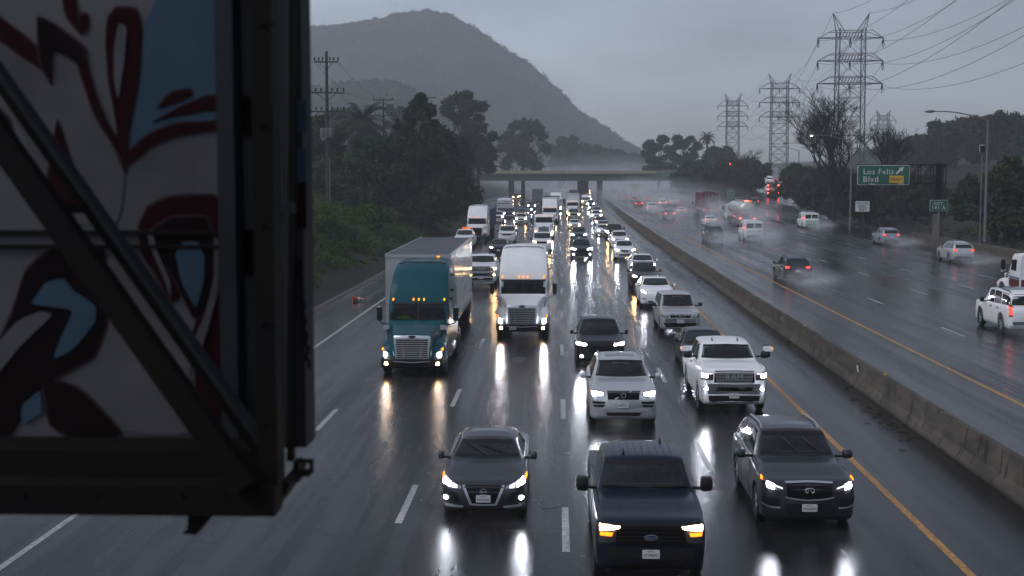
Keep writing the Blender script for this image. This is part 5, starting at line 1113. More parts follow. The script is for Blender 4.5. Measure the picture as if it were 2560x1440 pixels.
# drivers seen through the lorry windscreens
SKIN = pmat('skin', (.30, .17, .12), .6); HIVIS = pmat('hi_vis_vest', (.42, .85, .04), .6); SHIRT = pmat('dark_shirt', (.05, .05, .07), .8); HAIR = pmat('hair', (.015, .012, .01), .8)
def person(x, y, z, label, vest):
    root = empty('person', (x, y, z)); tag(root, label, 'person')
    V_ = [(0, .10, 0), (0, .12, .22), (0, .10, .46), (0, .08, .56), (0, .05, .70), (0, .04, .78), (.20, .10, .48), (.30, -.05, .26), (.16, -.36, .30), (-.20, .10, .48), (-.30, -.05, .26), (-.16, -.36, .30), (.11, -.25, .02), (.13, -.45, -.05), (-.11, -.25, .02), (-.13, -.45, -.05), (.10, -.46, .33), (-.10, -.46, .33)]
    E = [(0, 1), (1, 2), (2, 3), (3, 4), (4, 5), (2, 6), (6, 7), (7, 8), (2, 9), (9, 10), (10, 11), (0, 12), (12, 13), (0, 14), (14, 15), (8, 16), (11, 17)]
    rad = [.16, .16, .17, .06, .095, .08, .075, .055, .04, .075, .055, .04, .10, .08, .10, .08, .035, .035]
    me = bpy.data.meshes.new('body'); me.from_pydata(V_, E, []); o = bpy.data.objects.new('body', me); link(o, root)
    md = o.modifiers.new('s', 'SKIN'); o.modifiers.new('u', 'SUBSURF').render_levels = 1; o.modifiers['u'].levels = 1
    for i, r_ in enumerate(rad): me.skin_vertices[0].data[i].radius = (r_, r_ * .85)
    me.skin_vertices[0].data[0].use_root = True
    dg = bpy.context.evaluated_depsgraph_get(); m2 = bpy.data.meshes.new_from_object(o.evaluated_get(dg)); o.modifiers.clear(); o.data = m2; m2.materials.clear(); m2.materials.append(SKIN)
    # vest or shirt: a slightly larger shell of the torso and upper arms
    vs_ = [tuple(Vector(v.co) + v.normal * .015) for v in m2.vertices]; fc = [tuple(p.vertices) for p in m2.polygons if .02 < p.center.z < .54 and p.center.y > -.2]
    c = MB().add(vs_, fc).mesh('vest', 180, False); b = bmesh.new(); b.from_mesh(c); bmesh.ops.delete(b, geom=[v for v in b.verts if not v.link_faces], context='VERTS'); b.to_mesh(c); b.free()
    obj('vest' if vest else 'shirt', c, HIVIS if vest else SHIRT, root)
    h = MB(); h.grid([[(.100 * math.cos(a) * math.cos(e), .05 + .105 * math.sin(a) * math.cos(e), .745 + .085 * math.sin(e)) for a in np.linspace(0, 6.2832, 13)] for e in np.linspace(.1, 1.5, 5)]); h.build('hair', HAIR, root, smooth=180)
    for sx in (-.035, .035): MB().lathe([(.0, -.012), (.012, -.006), (.012, 0)], 8, axis=1, c=(sx, -.045, .715)).build('eye', HAIR, root)
    MB().path([(0, -.04, .72), (0, -.068, .68)], [.008, .016], 6).build('nose', SKIN, root)
    return root
person(-5.30 + .62 * -1, 49.2 + 3.2, 1.36, 'driver of the teal lorry in a yellow-green safety vest', True)
for (x_, d_, lb_) in ((-1.55 + .37, 28.5 + 2.62, 'driver of the gunmetal sedan in a dark shirt'), (5.25 + .40, 27.9 + 2.78, 'driver of the dark grey SUV in a dark shirt'), (1.95 + .40, 39.4 + 2.73, 'driver of the silver SUV in a dark shirt'), (5.45 + .42, 41.6 + 2.83, 'driver of the white heavy pickup in a dark shirt'), (1.70 + .41, 23.9 + 2.8, 'driver of the navy pickup in a dark shirt')):
    person(x_, d_, {28.5: .50, 27.9: .66, 39.4: .70, 41.6: .95, 23.9: .84}[[q for q in (28.5, 27.9, 39.4, 41.6, 23.9) if abs(d_ - q - 2.75) < .2][0]], lb_, False)
person(-1.6 + .62, 61 + 3.2, 1.36, 'driver of the big white lorry in a dark shirt', False)
# ------------------------------------------------------------------ vegetation
def leafmat(name, c1, c2):
    m = pmat(name, c1, .7, spec=.12, noise=(.5, 1.0, c2)); return m
LEAF_DARK = leafmat('leaf_dark', (.020, .030, .012), (.035, .045, .018)); LEAF_EUC = leafmat('leaf_eucalyptus', (.022, .028, .018), (.034, .040, .026)); LEAF_GREEN = leafmat('leaf_ivy', (.050, .095, .010), (.022, .040, .008))
LEAF_OLIVE = leafmat('leaf_olive', (.040, .042, .022), (.022, .026, .014)); LEAF_BROWN = leafmat('leaf_brown', (.040, .030, .022), (.022, .020, .014)); PALMLEAF = leafmat('leaf_palm', (.028, .034, .016), (.018, .022, .011))
BARK = pmat('bark', (.022, .018, .015), .9, spec=.1, noise=(3, .5, (.018, .015, .013))); TWIG = pmat('bare_twig', (.020, .015, .013), .9, spec=.1)
def leaves(name, C, Rr, per, size, mat, parent=None, shell=.55, squash=(1, 1, 1)):
    """leaf-sized faces spread through the volumes of many clumps"""
    C = np.asarray(C, float); Rr = np.asarray(Rr, float); n = len(C) * per
    c = np.repeat(C, per, 0); r = np.repeat(Rr, per)
    d = RNG.normal(size=(n, 3)); d /= np.linalg.norm(d, axis=1)[:, None]
    rad = r * (shell + (1 - shell) * RNG.random(n)) * RNG.uniform(.75, 1.12, n)
    p = c + d * rad[:, None] * np.asarray(squash)
    a = RNG.normal(size=(n, 3)); a = a * .8 + d * .3; a /= np.linalg.norm(a, axis=1)[:, None]
    b = np.cross(a, RNG.normal(size=(n, 3))); b /= np.linalg.norm(b, axis=1)[:, None]
    s = size * RNG.uniform(.6, 1.4, n)[:, None]
    V_ = np.empty((n, 4, 3)); V_[:, 0] = p - a * s; V_[:, 1] = p + b * s * .45; V_[:, 2] = p + a * s; V_[:, 3] = p - b * s * .45
    me = bpy.data.meshes.new(name); me.vertices.add(n * 4); me.vertices.foreach_set('co', V_.reshape(-1)); me.loops.add(n * 4); me.loops.foreach_set('vertex_index', np.arange(n * 4, dtype=np.int32))
    me.polygons.add(n); me.polygons.foreach_set('loop_start', np.arange(0, n * 4, 4, dtype=np.int32)); me.polygons.foreach_set('loop_total', np.full(n, 4, dtype=np.int32)); me.update(calc_edges=True)
    o = bpy.data.objects.new(name, me); me.materials.append(mat); return link(o, parent)
def tree(label, x, y, z0, h, w, kind='euc', mat=None, dens=1.0, leaf=.34, cat='tree', group='roadside trees', lean=0.0):
    root = empty({'euc': 'eucalyptus_tree', 'cone': 'conifer_tree', 'round': 'leafy_tree'}[kind], (x, y, z0)); tag(root, label, cat, group)
    rs = random.Random(int(x * 13 + y * 7)); C = []; Rr = []; tr = MB(); top = h * (.62 if kind == 'euc' else .85)
    tr.path([(0, 0, -.6), (lean * .3, 0, h * .3), (lean, .2, top)], [h * .024 + .08, h * .018 + .05, .06], 8)
    if kind == 'euc':
        for k in range(int(14 + w * 1.5)):
            a = rs.uniform(0, 6.28); e = rs.random() ** .6; zz = h * rs.uniform(.38, .95); rr = w * .5 * e * math.sin(min(1, max(.2, (1.05 - abs(zz / h - .66) * 1.9))) * 1.57)
            c = (lean * zz / h + rr * math.cos(a), rr * math.sin(a), zz); q = rs.uniform(.07, .14) * w + .4; C.append(c); Rr.append(q)
            tr.path([(lean * .6, 0, h * rs.uniform(.25, .5)), (c[0] * .6, c[1] * .6, c[2] - q * .8), c], [.11, .07, .03], 5)
    elif kind == 'cone':
        for k in range(int(70 + w * 8)):
            f = rs.random() ** .95; zz = h * (.10 + .9 * f); rr = w * .5 * (1 - f) ** .75 * rs.uniform(.55, 1.0); a = rs.uniform(0, 6.28)
            C.append((rr * math.cos(a), rr * math.sin(a), zz)); Rr.append(max(.35, w * .15 * (1.15 - f) * rs.uniform(.7, 1.3)))
        C.append((0, 0, h * .97)); Rr.append(.35)
    else:
        for k in range(int(48 + w * 5)):
            a = rs.uniform(0, 6.28); e = rs.random() ** .5; zz = h * rs.uniform(.18, .92); rr = w * .5 * e * math.sqrt(max(.08, 1 - ((zz / h - .48) / .5) ** 2))
            C.append((rr * math.cos(a), rr * math.sin(a), zz)); Rr.append(w * rs.uniform(.05, .13) + .25)
            if k % 3 == 0: tr.path([(0, 0, h * .2), (rr * .7 * math.cos(a), rr * .7 * math.sin(a), zz)], [.1, .03], 5)
    tr.build('trunk', BARK, root, smooth=60)
    leaves('crown', C, Rr, int((150 if kind != 'round' else 95) * dens), leaf, mat or LEAF_EUC, root, shell=.25 if kind == 'cone' else .35, squash=(1, 1, .8)); return root
def bare(label, x, y, z0, h, w, levels=5, seed=1, group='bare roadside trees', up=.55):
    root = empty('bare_tree', (x, y, z0)); tag(root, label, 'tree', group); rs = random.Random(seed); tk = MB(); br = MB()
    def grow(p, d, ln, r, lv):
        q = p + d * ln; mid = p + d * ln * .5 + Vector((rs.uniform(-1, 1), rs.uniform(-1, 1), rs.uniform(-.5, .5))) * ln * .07
        (tk if lv >= levels - 1 else br).path([p, mid, q], [r, r * .85, r * .68], 6 if lv > levels - 2 else 3, cap=False)
        if lv == 0: return
        for k in range(rs.choice((2, 3, 3, 4)) if lv < levels else 5):
            nd = (d + Vector((rs.uniform(-1, 1), rs.uniform(-1, 1), rs.uniform(-.35, .75))) * (.75 if lv < levels else up)).normalized()
            grow(q if k < 2 or lv == levels else p + d * ln * rs.uniform(.4, .95), nd, ln * rs.uniform(.6, .85), max(.018, r * rs.uniform(.5, .66)), lv - 1)
    grow(Vector((0, 0, -.5)), Vector((0, 0, 1)), h * .2, h * .014 + .06, levels)
    for m in (tk, br):
        A_ = np.array(m.v); sx = w / max(.1, A_[:, 0].max() - A_[:, 0].min()) if m is br else 1
    A_ = np.array(tk.v + br.v); sz = h / A_[:, 2].max(); sxy = w / (A_[:, 0].max() - A_[:, 0].min())
    for m in (tk, br): m.v = [(a * sxy, b * sxy, c * sz) for a, b, c in m.v]
    tk.build('trunk', BARK, root, normals=False); br.build('branches', TWIG, root, normals=False); return root
def palm(label, x, y, z0, h, fr, nfr=34, thick=.3):
    root = empty('palm_tree', (x, y, z0)); tag(root, label, 'palm tree', 'roadside palms'); MB().path([(0, 0, -.5), (.1, 0, h * .5), (0, 0, h)], [thick * 1.2, thick, thick * .9], 9).build('trunk', BARK, root, smooth=60)
    rs = random.Random(int(x * 3 + y))
    for k in range(nfr):
        a = k * 2.4; e0 = rs.uniform(-.35, 1.25); mb = MB(); p = Vector((0, 0, h)); d = Vector((math.cos(a) * math.cos(e0), math.sin(a) * math.cos(e0), math.sin(e0))); pts = [p.copy()]
        for i in range(7):
            p = p + d * fr / 7; d = (d + Vector((0, 0, -.16 - .05 * i * .5))).normalized(); pts.append(p.copy())
        mb.path(pts, [.05 - .006 * i for i in range(8)], 4, cap=False)
        for i in range(1, 8):
            tdir = (pts[i] - pts[i - 1]).normalized(); sd = tdir.cross(Vector((0, 0, 1))).normalized()
            for sg in (-1, 1):
                for o_ in (0, .5):
                    b = pts[i - 1].lerp(pts[i], o_); tip = b + (sd * sg * .9 + tdir * .7 + Vector((0, 0, -.28))) * fr * .24; w_ = tdir * .13
                    mb.add([b - w_, b + w_, tip], [(0, 1, 2)])
        mb.build('frond', PALMLEAF, root, normals=False)
    return root
def tz(x, y): return terrain_z(x, y)
def bush(label, x, y, h, w, mat=LEAF_GREEN, dens=1.0, leaf=.16, z=None, group='roadside bushes'):
    z = tz(x, y) - .1 if z is None else z; root = empty('bush', (x, y, z)); tag(root, label, 'bush', group); rs = random.Random(int(x * 31 + y * 17)); C = []; Rr = []; st = MB()
    for k in range(int(8 + w * 2)):
        a = rs.uniform(0, 6.28); e = rs.random() ** .5 * w * .42; zz = h * rs.uniform(.15, .85) * (1 - .35 * (e / (w * .5)) ** 2); C.append((e * math.cos(a), e * math.sin(a), zz)); Rr.append(rs.uniform(.22, .38) * min(h, w) * .7)
        if k % 3 == 0: st.path([(0, 0, -.1), C[-1]], [.05, .02], 4)
    st.build('stems', BARK, root); leaves('foliage', C, Rr, int(110 * dens), leaf, mat, root, shell=.4, squash=(1, 1, .85)); return root

# left bank: ivy cover over the slope, bushes, then the trees
C = []; Rr = []
for k in range(4200):
    y = 38 + 250 * RNG.random() ** 1.35; s = 2.2 + 15 * RNG.random() ** .9; x = EL(y) + bend(y) - s
    if s < 3.6 + 1.4 * math.sin(y * .35) and RNG.random() < .8: continue
    C.append((x, y, tz(x, y) + .1)); Rr.append(RNG.uniform(.35, .95))
ivy = leaves('ground_cover', C, Rr, 46, .135, LEAF_GREEN, shell=.2, squash=(1.1, 1.1, .75)); tag(ivy, 'low green ivy and weeds covering the left bank', 'ground cover', kind='stuff')
C = []; Rr = []
for k in range(900):
    y = 60 + 240 * RNG.random(); s = 1.5 + 40 * RNG.random(); x = RC(max(y, 97)) + RW(max(y, 97)) + s
    C.append((x, y, tz(x, y))); Rr.append(RNG.uniform(.25, .7))
weeds = leaves('weeds', C, Rr, 22, .17, LEAF_OLIVE, shell=.2, squash=(1.3, 1.3, .55)); tag(weeds, 'sparse olive and yellow weeds on the right bank', 'weeds', kind='stuff')
BL = [('bright green bush low on the bank near the fallen cone', -18.5, 66, 2.6, 4.6, LEAF_GREEN), ('green bush on the bank above the fallen cone', -21.5, 78, 3.2, 5.5, LEAF_GREEN), ('tall green bush at the frame edge beside the dark structure', -21.5, 84, 4.0, 5.0, LEAF_OLIVE),
      ('round green bush midway along the left bank', -19.5, 95, 3.0, 5.5, LEAF_GREEN), ('dark bush behind the round green one on the left bank', -24, 104, 4.2, 6.0, LEAF_DARK), ('yellowish green bush below the utility pole', -19.5, 118, 3.4, 5.5, LEAF_GREEN),
      ('olive bush uphill of the utility pole foot', -25.5, 126, 4.5, 7.0, LEAF_OLIVE), ('green bush in line with the silver trailer roof', -19.0, 140, 3.2, 6.0, LEAF_GREEN), ('dark bush under the tall conifer', -22, 156, 4.5, 7.0, LEAF_DARK), ('low olive bush next to the outermost white lorry', -18.5, 165, 3.0, 6.0, LEAF_OLIVE),
      ('olive bush beyond the outermost white lorry', -18.8, 186, 3.4, 6.0, LEAF_OLIVE), ('brown bush under the far conifers on the left bank', -21, 204, 4.5, 7, LEAF_BROWN), ('dark bush by the start of the left ramp', -20.0, 226, 4, 7, LEAF_DARK), ('last dark bush before the left ramp', -23.5, 252, 5, 8, LEAF_DARK)]
for lb, x, y, h, w, m in BL: bush(lb, x, y, h, w, m, leaf=.125 if y < 130 else .2, dens=2.4)
for i, (lb, px, py, d, base, h_extra, wpx, kind, m, lf) in enumerate((
    ('tall dark conifer with pointed top on the left bank', 1052, 238, 172, 4.5, 0, 290, 'cone', LEAF_DARK, .32),
    ('broad dark tree merging with the tall conifer on its left', 945, 330, 168, 5, 0, 200, 'round', LEAF_DARK, .34),
    ('dark round tree at the left below the palm', 850, 400, 160, 5, 0, 190, 'round', LEAF_DARK, .34),
    ('dark tree at the frame edge behind the utility pole', 785, 285, 175, 6, 0, 150, 'round', LEAF_DARK, .36),
    ('brownish tree right of the tall conifer', 1135, 325, 215, 4, 0, 110, 'round', LEAF_BROWN, .38),
    ('dark drooping tree overhanging the slow lane before the left ramp', 1125, 405, 232, 4, 0, 110, 'round', LEAF_DARK, .38),
    ('tall wispy eucalyptus behind the conifer', 1165, 226, 300, 4, 0, 140, 'euc', LEAF_EUC, .5),
    ('eucalyptus stepping down beside the wispy one', 1195, 300, 290, 4, 0, 100, 'euc', LEAF_EUC, .5),
    ('open-branched eucalyptus standing above the left end of the bridge', 1308, 292, 452, 6, 0, 135, 'euc', LEAF_DARK, .55),
    ('pale misty tree behind the second utility pole', 1005, 255, 380, 8, 0, 90, 'euc', LEAF_EUC, .6),
    ('pale misty tree between pole and palm', 850, 265, 330, 8, 0, 70, 'euc', LEAF_EUC, .6),
    ('faint tree line clump beyond the bridge, left', 1400, 335, 640, 4, 0, 110, 'euc', LEAF_EUC, .9),
    ('faint tree clump beyond the bridge, middle', 1460, 358, 690, 4, 0, 130, 'round', LEAF_EUC, .9),
    ('faint tree clump beyond the bridge, above the median', 1530, 372, 720, 4, 0, 130, 'round', LEAF_EUC, .9),
    ('faint low tree beyond the bridge, next to the right eucalyptus', 1590, 385, 700, 4, 0, 100, 'round', LEAF_EUC, .9),
    ('eucalyptus behind the green bridge sign', 1648, 340, 480, 6, 0, 85, 'euc', LEAF_EUC, .6),
    ('second eucalyptus right of the bridge sign', 1715, 340, 470, 6, 0, 95, 'euc', LEAF_EUC, .6),
    ('bushy tree right of the far palm', 1800, 365, 430, 6, 0, 95, 'round', LEAF_DARK, .6),
    ('dark leafy tree at the bridge end above the red container', 1745, 402, 360, 2, 0, 130, 'round', LEAF_DARK, .5),
    ('dark leafy tree above the tanker', 1822, 405, 330, 2, 0, 130, 'round', LEAF_DARK, .5),
    ('dark leafy tree left of the exit ramp', 1880, 400, 310, 2, 0, 100, 'round', LEAF_OLIVE, .5),
    ('dark tree right of the exit ramp', 2005, 410, 260, 4, 0, 110, 'round', LEAF_DARK, .42),
    ('dark tree behind the white lane sign', 2075, 415, 215, 3, 0, 150, 'round', LEAF_BROWN, .4),
    ('dark olive tree behind the big green sign', 2170, 430, 190, 3, 0, 160, 'round', LEAF_OLIVE, .38),
    ('olive tree under the sign truss', 2290, 440, 180, 3, 0, 150, 'round', LEAF_OLIVE, .38),
    ('tall misty tree behind the street lamp', 2390, 300, 330, 7, 0, 150, 'euc', LEAF_EUC, .55),
    ('tall misty tree mass right of the street lamp', 2500, 285, 310, 7, 0, 190, 'round', LEAF_EUC, .55),
    ('misty rounded tree left of the tall misty tree', 2320, 340, 340, 7, 0, 140, 'round', LEAF_EUC, .55),
    ('dark bushy tree at the right picture edge', 2560, 385, 125, 3, 0, 170, 'round', LEAF_DARK, .28),
    ('low dark tree between street lamp and right edge', 2455, 430, 150, 3, 0, 150, 'round', LEAF_DARK, .32))):
    p = at(px, py, d); zb = max(0.2, tz(p.x, d)); w = wpx * d / FPX; h = p.z - zb
    tree(lb, p.x, d, zb, h, w, kind, m, dens=1.25 if kind != 'euc' else 1.5, leaf=lf)
p = at(2092, 205, 185); bare('large bare tree in front of the nearest pylon', p.x, 185, tz(p.x, 185), p.z - tz(p.x, 185), 14.5, 7, 4)
p = at(2215, 300, 190); bare('smaller bare tree right of the large bare one', p.x, 190, tz(p.x, 190), p.z - tz(p.x, 190), 9.5, 6, 9, up=.3)
p = at(1850, 370, 330); bare('bare tree with arching branches above the exit ramp', p.x, 330, tz(p.x, 330), p.z - tz(p.x, 330), 9, 5, 5)
p = at(1160, 330, 240); bare('bare twiggy tree between conifer and eucalyptus', p.x, 240, tz(p.x, 240), p.z - tz(p.x, 240), 8, 5, 6)
p = at(905, 312, 205); palm('broad date palm behind the dark trees on the left', p.x, 205, tz(p.x, 205), p.z - tz(p.x, 205), 4.6, 72, .4)
p = at(1768, 345, 440); palm('tall fan palm rising beside the far eucalyptus', p.x, 440, 4, p.z - 4, 3.2, 30, .35)
p = at(1155, 305, 310); palm('small misty palm between the eucalyptus trees', p.x, 310, 4, p.z - 4, 3.4, 26, .35)
for lb, x, y, h, w, m in (('dark shrub by the foot of the white lane sign', 40.5, 168, 1.6, 3, LEAF_OLIVE), ('shrub behind the concrete retaining wall', 42, 128, 1.8, 3.5, LEAF_DARK), ('yellow flowering weeds by the exit number sign', 44, 140, 1.0, 4.5, leafmat('leaf_yellow', (.12, .10, .015), (.05, .06, .015))),
        ('low shrub behind the guard rail', 40, 100, 1.4, 3.4, LEAF_BROWN), ('dark shrub above the guard rail end', 43, 84, 2.2, 4.0, LEAF_DARK), ('shrub in the gore beside the exit lane', 34.5, 268, 3.5, 6, LEAF_DARK), ('dark shrub lining the ramp left edge', 37.5, 292, 4, 7, LEAF_DARK)):
    bush(lb, x, y, h, w, m, leaf=.18)
# litter of twigs along the barrier foot
DEB = pmat('wet_twigs', (.025, .02, .016), .8); C = []
deb = MB(); rs = random.Random(5)
for k in range(120):
    y = rs.choice((41, 41.5, 96, 120, 128, 60)) + rs.gauss(0, 2.2); x = 10.1 + bend(y) - abs(rs.gauss(0, .35)); a = rs.uniform(0, 3.14); l = rs.uniform(.05, .3)
    deb.path([(x, y, .02), (x + l * math.cos(a), y + l * math.sin(a), .03)], .012, 4)
tag(deb.build('debris', DEB), 'dark twigs and leaf litter lying along the barrier foot', 'debris', kind='stuff')

# chaparral on the hillsides
C = []; Rr = []; rs = np.random.default_rng(3)
for hi, n_ in ((0, 5200), (1, 1800), (2, 1500)):
    rows = HILLROWS[hi]
    for k in range(n_):
        j = 0 if k % 14 == 0 else int(rs.integers(0, len(rows) - 8)); i = int(rs.integers(0, len(rows[0]))); p = rows[j][i]; q = rs.uniform(.7, 1.9) * (1.9 if hi == 0 else .8)
        C.append((p[0] + rs.normal(0, .6), p[1] + rs.normal(0, .6), p[2] + q * .05)); Rr.append(q)
tag(leaves('hillside_scrub', C, Rr, 10, 1.1, LEAF_DARK, shell=.3, squash=(1.2, 1.2, .8)), 'dark chaparral scrub scattered over the misty hillsides', 'scrub', kind='stuff')
# ------------------------------------------------------------------ poles, pylons, wires
def upole(label, px, ptop, d, arms, z_base=None, transformer=False):
    tp = at(px, ptop, d); zb = z_base if z_base is not None else tz(tp.x, d) - .3
    root = empty('utility_pole', (tp.x, d, zb)); tag(root, label, 'utility pole', 'wooden utility poles'); k = FPX / d; H_ = tp.z - zb
    MB().path([(0, 0, 0), (0, 0, H_)], [.24, .15], 9).build('mast', WOODPOLE, root, smooth=60)
    for (py, half, tilt, ins) in arms:
        z = at(px, py, d).z - zb; hw = half / k
        a = MB().box((0, -.2, z), (2 * hw, .14, .16), Matrix.Rotation(tilt, 3, 'Y')).build('crossarm', WOODPOLE, root)
        for sx in (-1, 1): MB().path([(sx * hw * .55, -.2, z - .05), (0, -.2, z - .9)], .025, 4).build('strut', DARKSTEEL, a)
        for x in ([-.92, -.3, .92] if ins == 3 else [-.95, -.6, -.3, .3, .6, .95]):
            MB().lathe([(.03, 0), (.03, .12), (.11, .14), (.11, .22), (.05, .26), (.1, .3), (.08, .42), (0, .42)], 8, axis=2, c=(x * hw, -.2, z + .08)).build('insulator', DARKSTEEL, a)
    if transformer:
        for sx in (-1, 0, 1): MB().lathe([(0, 0), (.26, 0), (.28, .05), (.28, 1.0), (.2, 1.08), (0, 1.08)], 12, axis=2, c=(sx * .45, -.42, at(px, 345, d).z - zb)).build('transformer', STEEL, root, smooth=40)
        MB().path([(.25, -.18, 0), (.25, -.18, at(px, 390, d).z - zb)], .06, 6).build('conduit', STEEL, root)
        MB().path([(0, -.2, at(px, 375, d).z - zb), (2.2, -.2, at(px, 373, d).z - zb)], .04, 5).build('bracket_arm', DARKSTEEL, root)
    return root
upole('tall wooden utility pole with three crossarms and grey transformer cans', 816, 128, 150, ((155, 31, 0, 6), (232, 45, .02, 6), (279, 45, 0, 6)), transformer=True)
upole('second wooden utility pole behind the date palm', 958, 246, 232, ((250, 25, 0, 3), (289, 33, 0, 6), (313, 28, 0, 6)))
upole('third wooden utility pole with only its top above the conifer', 1064, 240, 300, ((244, 26, 0, 3), (275, 28, 0, 6)))
WIRE = pmat('power_wire', (.02, .02, .022), .6)
def wire(name, a, b, sag, r, label, group):
    a = Vector(a); b = Vector(b); pts = []
    for i in range(19):
        f = i / 18; p = a.lerp(b, f); p.z -= sag * 4 * f * (1 - f); pts.append(p - a)
    o = MB().path(pts, r, 4).build(name, WIRE); o.location = a; tag(o, label, 'power line', group); return o
pa = [at(816 + dx, py, 150) for py in (155, 232) for dx in (-29, 29)]; pb = [at(958 + dx, py, 232) for py in (247, 287) for dx in (-24, 24)]; pc = [at(1064 + dx, py, 300) for py in (242, 273) for dx in (-24, 24)]
PN = ('upper wire, hill side,', 'upper wire, freeway side,', 'lower wire, hill side,', 'lower wire, freeway side,')
for n_, a, b in zip(PN, pa, pb): wire('power_line', a, b, 1.4, .02, n_ + ' from the tall utility pole to the second', 'wires between the utility poles')
for n_, a, b in zip(PN, pb, pc): wire('power_line', a, b, 1.2, .022, n_ + ' from the second utility pole to the third', 'wires between the utility poles, far span')

PYL = pmat('pylon_steel', (.085, .088, .094), .6, .4)
def pylon(label, px, ptop, d, span_px, ypx, nlev=9):
    c = at(px, 440, d); k = FPX / d; root = empty('transmission_pylon', (c.x, d, tz(c.x, d))); tag(root, label, 'pylon', 'transmission pylons'); zb = tz(c.x, d)
    Z = lambda py: at(px, py, d).z - zb; H_ = Z(ptop); ha = span_px / 2 / k; lw = ha * .41; dp = lw * .75; r = .075 + d * .0001
    for sx in (-1, 1):
        for sy in (-1, 1):
            MB().path([(sx * lw * 1.05, sy * dp, 0), (sx * lw * .95, sy * dp, Z(ypx[0] - 10))], r * 1.25, 4).build('leg', PYL, root)
        hn = MB(); top = (sx * ha * .56, 0, H_); 
        for q in ((sx * lw * .95, -dp, Z(ypx[0])), (sx * lw * .95, dp, Z(ypx[0])), (sx * lw * .35, 0, Z(ypx[0]))): hn.path([q, top], r * .8, 4)
        hn.build('peak', PYL, root)
    for py in ypx:
        z = Z(py); ar = MB(); dz = 5.5 / k + .5
        for sy in (-1, 1):
            ar.path([(-ha, 0, z - dz), (-lw, sy * dp, z - dz), (lw, sy * dp, z - dz), (ha, 0, z - dz)], r * .8, 4); ar.path([(-ha, 0, z - dz), (-lw * 1.5, sy * dp, z + dz * .4), (lw * 1.5, sy * dp, z + dz * .4), (ha, 0, z - dz)], r * .8, 4)
            for q in np.linspace(-.9, .9, 9): ar.path([(lw * q - lw * .1, sy * dp, z - dz), (lw * q + lw * .1, sy * dp, z + dz * .4)], r * .5, 4)
        a = ar.build('crossarm', PYL, root)
        for x in (-ha, -.05, ha): MB().path([(x, 0, z - dz), (x - .25, -.9, z - dz - .45), (x - .1, -1.5, z - dz - 1.5), (x, .2, z - dz - 1.9), (x, .9, z - dz - .5)], [.14, .16, .05, .05, .12], 5).build('insulator', DARKSTEEL, a)
    br = MB(); lev = [Z(y) for y in ypx]; lo = lev[-1]; zs = [lev[0], lev[1], lev[2]] + [lo * (1 - (i + 1) / 6) for i in range(6)]
    for z1, z0 in zip(zs, zs[1:]):
        for sy in (-1, 1):
            if z1 > lo + .1: br.path([(-lw, sy * dp, z1), (-lw * .1, sy * dp, (z0 + z1) / 2 + 0), (-lw, sy * dp, z0)], r * .5, 4); br.path([(lw, sy * dp, z1), (lw * .1, sy * dp, (z0 + z1) / 2), (lw, sy * dp, z0)], r * .5, 4)
            else: br.path([(-lw, sy * dp, z1), (lw, sy * dp, z0)], r * .55, 4); br.path([(lw, sy * dp, z1), (-lw, sy * dp, z0)], r * .55, 4); br.path([(-lw, sy * dp, z0), (lw, sy * dp, z0)], r * .5, 4)
        for sx in (-1, 1): br.path([(sx * lw, -dp, z1), (sx * lw, dp, z0)], r * .5, 4); br.path([(sx * lw, dp, z1), (sx * lw, -dp, z0)], r * .5, 4)
    br.build('bracing', PYL, root)
    tips = [(c.x + s_ * ha, d, Z(py) + zb - 5.5 / k - 1.0) for py in ypx for s_ in (-1, 0, 1)]; tips += [(c.x + s_ * ha * .56, d, H_ + zb) for s_ in (-1, 1)]
    return tips
T1 = pylon('nearest lattice transmission pylon behind the large bare tree', 2120, 33, 276, 158, (83, 140, 197))
T2 = pylon('second lattice transmission pylon, middle of the three', 1946, 184, 455, 98, (212, 247, 283))
T3 = pylon('third, faintest lattice transmission pylon of the row', 1830, 233, 597, 74, (256, 282, 308))
T4 = pylon('very faint pylon behind the smaller bare tree', 2205, 275, 640, 62, (292, 315, 338))
T0 = [(x - T1[1][0] + 46, 96, z + 1.5) for x, y, z in T1]
WN = [f'{v} crossarm {h} wire' for v in ('top', 'middle', 'lowest') for h in ('freeway-side', 'centre', 'hill-side')] + ['freeway-side peak wire', 'hill-side peak wire']
for n_, a, b in zip(WN, T1, T0): wire('transmission_wire', a, b, 5.0, .032, n_ + ' running from the nearest pylon overhead towards the viewpoint', 'wires overhead of the right bank')
for n_, a, b in zip(WN, T1, T2): wire('transmission_wire', a, b, 7, .035, n_ + ' sagging between the nearest pylon and the second', 'wires from first to second pylon')
for n_, a, b in zip(WN, T2, T3): wire('transmission_wire', a, b, 6, .04, n_ + ' sagging between the second pylon and the third', 'wires from second to third pylon')

